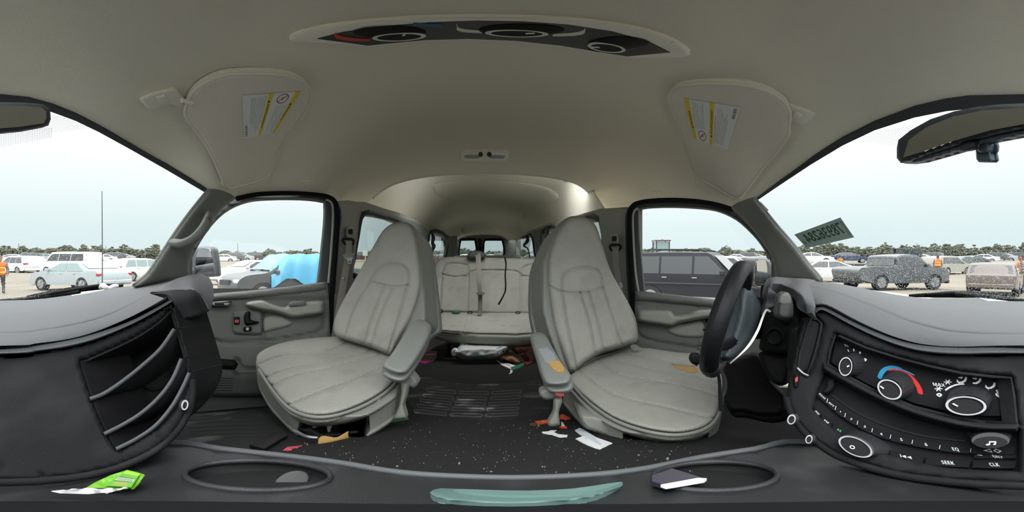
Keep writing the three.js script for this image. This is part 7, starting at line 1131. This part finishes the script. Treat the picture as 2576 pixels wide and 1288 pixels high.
  single('coin', turned(lathe([[0, .002], [.015, .002], [.016, 0], [.015, -.002], [0, -.002]], 20), P(1342, 1068, floorD(1342, 1068) - .008), V(0, 1, 0)), mat('copper', '#6b4a33', .5, { metalness: .6 }), 'brown copper coin on the carpet beside the orange wrapper', 'coin');
  // round the passenger seat
  const [lp, Dl] = litter('leaflet', 'white leaflet with black shapes beside the passenger recliner lever', 'paper', [[966, 1036], [980, 1010], [996, 994], [1004, 1008], [1000, 1040], [988, 1054], [972, 1052]], M.paper, { h: .03 }); mesh('black_shape', patch([[978, 1018], [990, 1006], [988, 1020]], shift(Dl, -.005), { cell: 5, thick: .003, ...fu }), M.black, lp); mesh('black_shape', patch([[982, 1040], [994, 1036], [996, 1042]], shift(Dl, -.005), { cell: 5, thick: .003, ...fu }), M.black, lp);
  litter('green_card', 'dark green card on the carpet under the passenger recliner lever', 'card', [[976, 1054], [1024, 1047], [1028, 1053], [984, 1062]], M.greenbox);
  const [tb] = litter('black_tablet', 'flat black rectangular panel lying on the passenger footwell carpet', 'tablet', [[628, 1119], [688, 1087], [724, 1094], [664, 1129]], mat('tabletblack', '#121214', .25), { thick: .012, h: .045 });
  litter('red_scrap', 'small pink and red wrapper scraps beside the black panel', 'wrapper', [[712, 1132], [724, 1124], [744, 1122], [760, 1120], [752, 1125], [736, 1128], [734, 1133]], mat('pinkred', '#c84a5e', .5), { crumple: .02 });
  const st = thing('torn_padding', 'yellow torn padding and scraps along the passenger seat rail', 'scraps'); mesh('padding', sweep(cr([[800, 1112], [850, 1104], [900, 1088], [940, 1070], [962, 1056]], 5).map(([u, v]) => P(u, v, floorD(u, v) - .02)), (t) => [.012 + .006 * Math.sin(t * 20), .006]), M.foam, st);
  const gt = canvasTex(128, 128, (k) => { k.fillStyle = '#5d9d35'; k.fillRect(0, 0, 128, 128); k.fillStyle = '#8cc43e'; k.fillRect(0, 0, 128, 22); k.fillStyle = '#b6c9ae'; k.fillRect(10, 52, 108, 26); k.fillStyle = '#1c2a1c'; k.fillRect(10, 48, 108, 4); k.fillRect(10, 78, 108, 4); for (let x = 16; x < 112; x += 9) k.fillRect(x, 55, 4, 20); k.fillStyle = '#9a8f52'; k.fillRect(30, 92, 70, 22); });
  const gw = thing('snack_wrapper', 'bright green snack wrapper on the engine cover below the passenger dashboard', 'wrapper'), GD = flat(1.16), gp = [[216, 1227], [238, 1214], [276, 1196], [320, 1182], [346, 1188], [364, 1194], [352, 1212], [336, 1228], [280, 1228]];
  mesh('sheet', patch(gp, (u, v) => 1.13 + (1240 - v) * .001 + .006 * vnoise(u / 9, v / 7, 512, 6), { cell: 5, thick: .003 }), M.snackgreen, gw); mesh('print', sticker([[318, 1184], [352, 1192], [330, 1226], [262, 1222]], (u, v) => 1.13 + (1240 - v) * .001, .006), new THREE.MeshPhysicalMaterial({ name: 'snack_print', map: gt, roughness: .4 }), gw);
  single('white_wrapper', patch([[128, 1236], [200, 1230], [280, 1230], [320, 1228], [280, 1238], [220, 1243], [150, 1241]], (u, v) => 1.11 + .006 * vnoise(u / 12, v / 5, 512, 2), { cell: 6, thick: .003 }), M.paper, 'crumpled white wrapper below the green one', 'wrapper');
}
{ // crumbs and lint on carpet and cover
  const g = new THREE.IcosahedronGeometry(1, 0); seed = 77;
  const crumbs = (name, label, n, pick, par) => { const im = new THREE.InstancedMesh(g, mat('crumb', '#77756f', .9), n), m = new THREE.Matrix4(), q = new THREE.Quaternion(); for (let i = 0; i < n; i++) { const [u, v, D] = pick(), p = P(u, v, D), s = rr(.0006, .0022) * (rnd() < .05 ? 2.4 : 1); q.setFromAxisAngle(V(rnd(), rnd(), rnd()).normalize(), rr(0, 6)); m.compose(p, q, V(s * 1.4, s * .5, s)); im.setMatrixAt(i, m); } im.name = name; im.userData = { kind: 'stuff', label, category: 'crumbs' }; im.castShadow = im.receiveShadow = true; scene.add(im); };
  crumbs('carpet_crumbs', 'pale crumbs and lint scattered over the black carpet', 900, () => { const u = rr(760, 1760), v = rr(900, 1190); return [u, v, floorD(u, v) - .004]; });
}
// ---------------------------------------------------------------- every thing stands at its own base
{
  const box = new THREE.Box3();
  for (const o of things) {
    o.updateMatrixWorld(true); if (o.userData.placed || o.userData.kind === 'structure') { delete o.userData.placed; continue; }
    box.setFromObject(o); const b = V((box.min.x + box.max.x) / 2, box.min.y, (box.min.z + box.max.z) / 2);
    if (o.isMesh) { o.geometry = o.geometry.clone(); o.geometry.translate(-b.x, -b.y, -b.z); for (const c of o.children) c.position.sub(b); } else for (const c of o.children) c.position.sub(b);
    o.position.add(b);
  }
}
renderer.render(scene, camera);
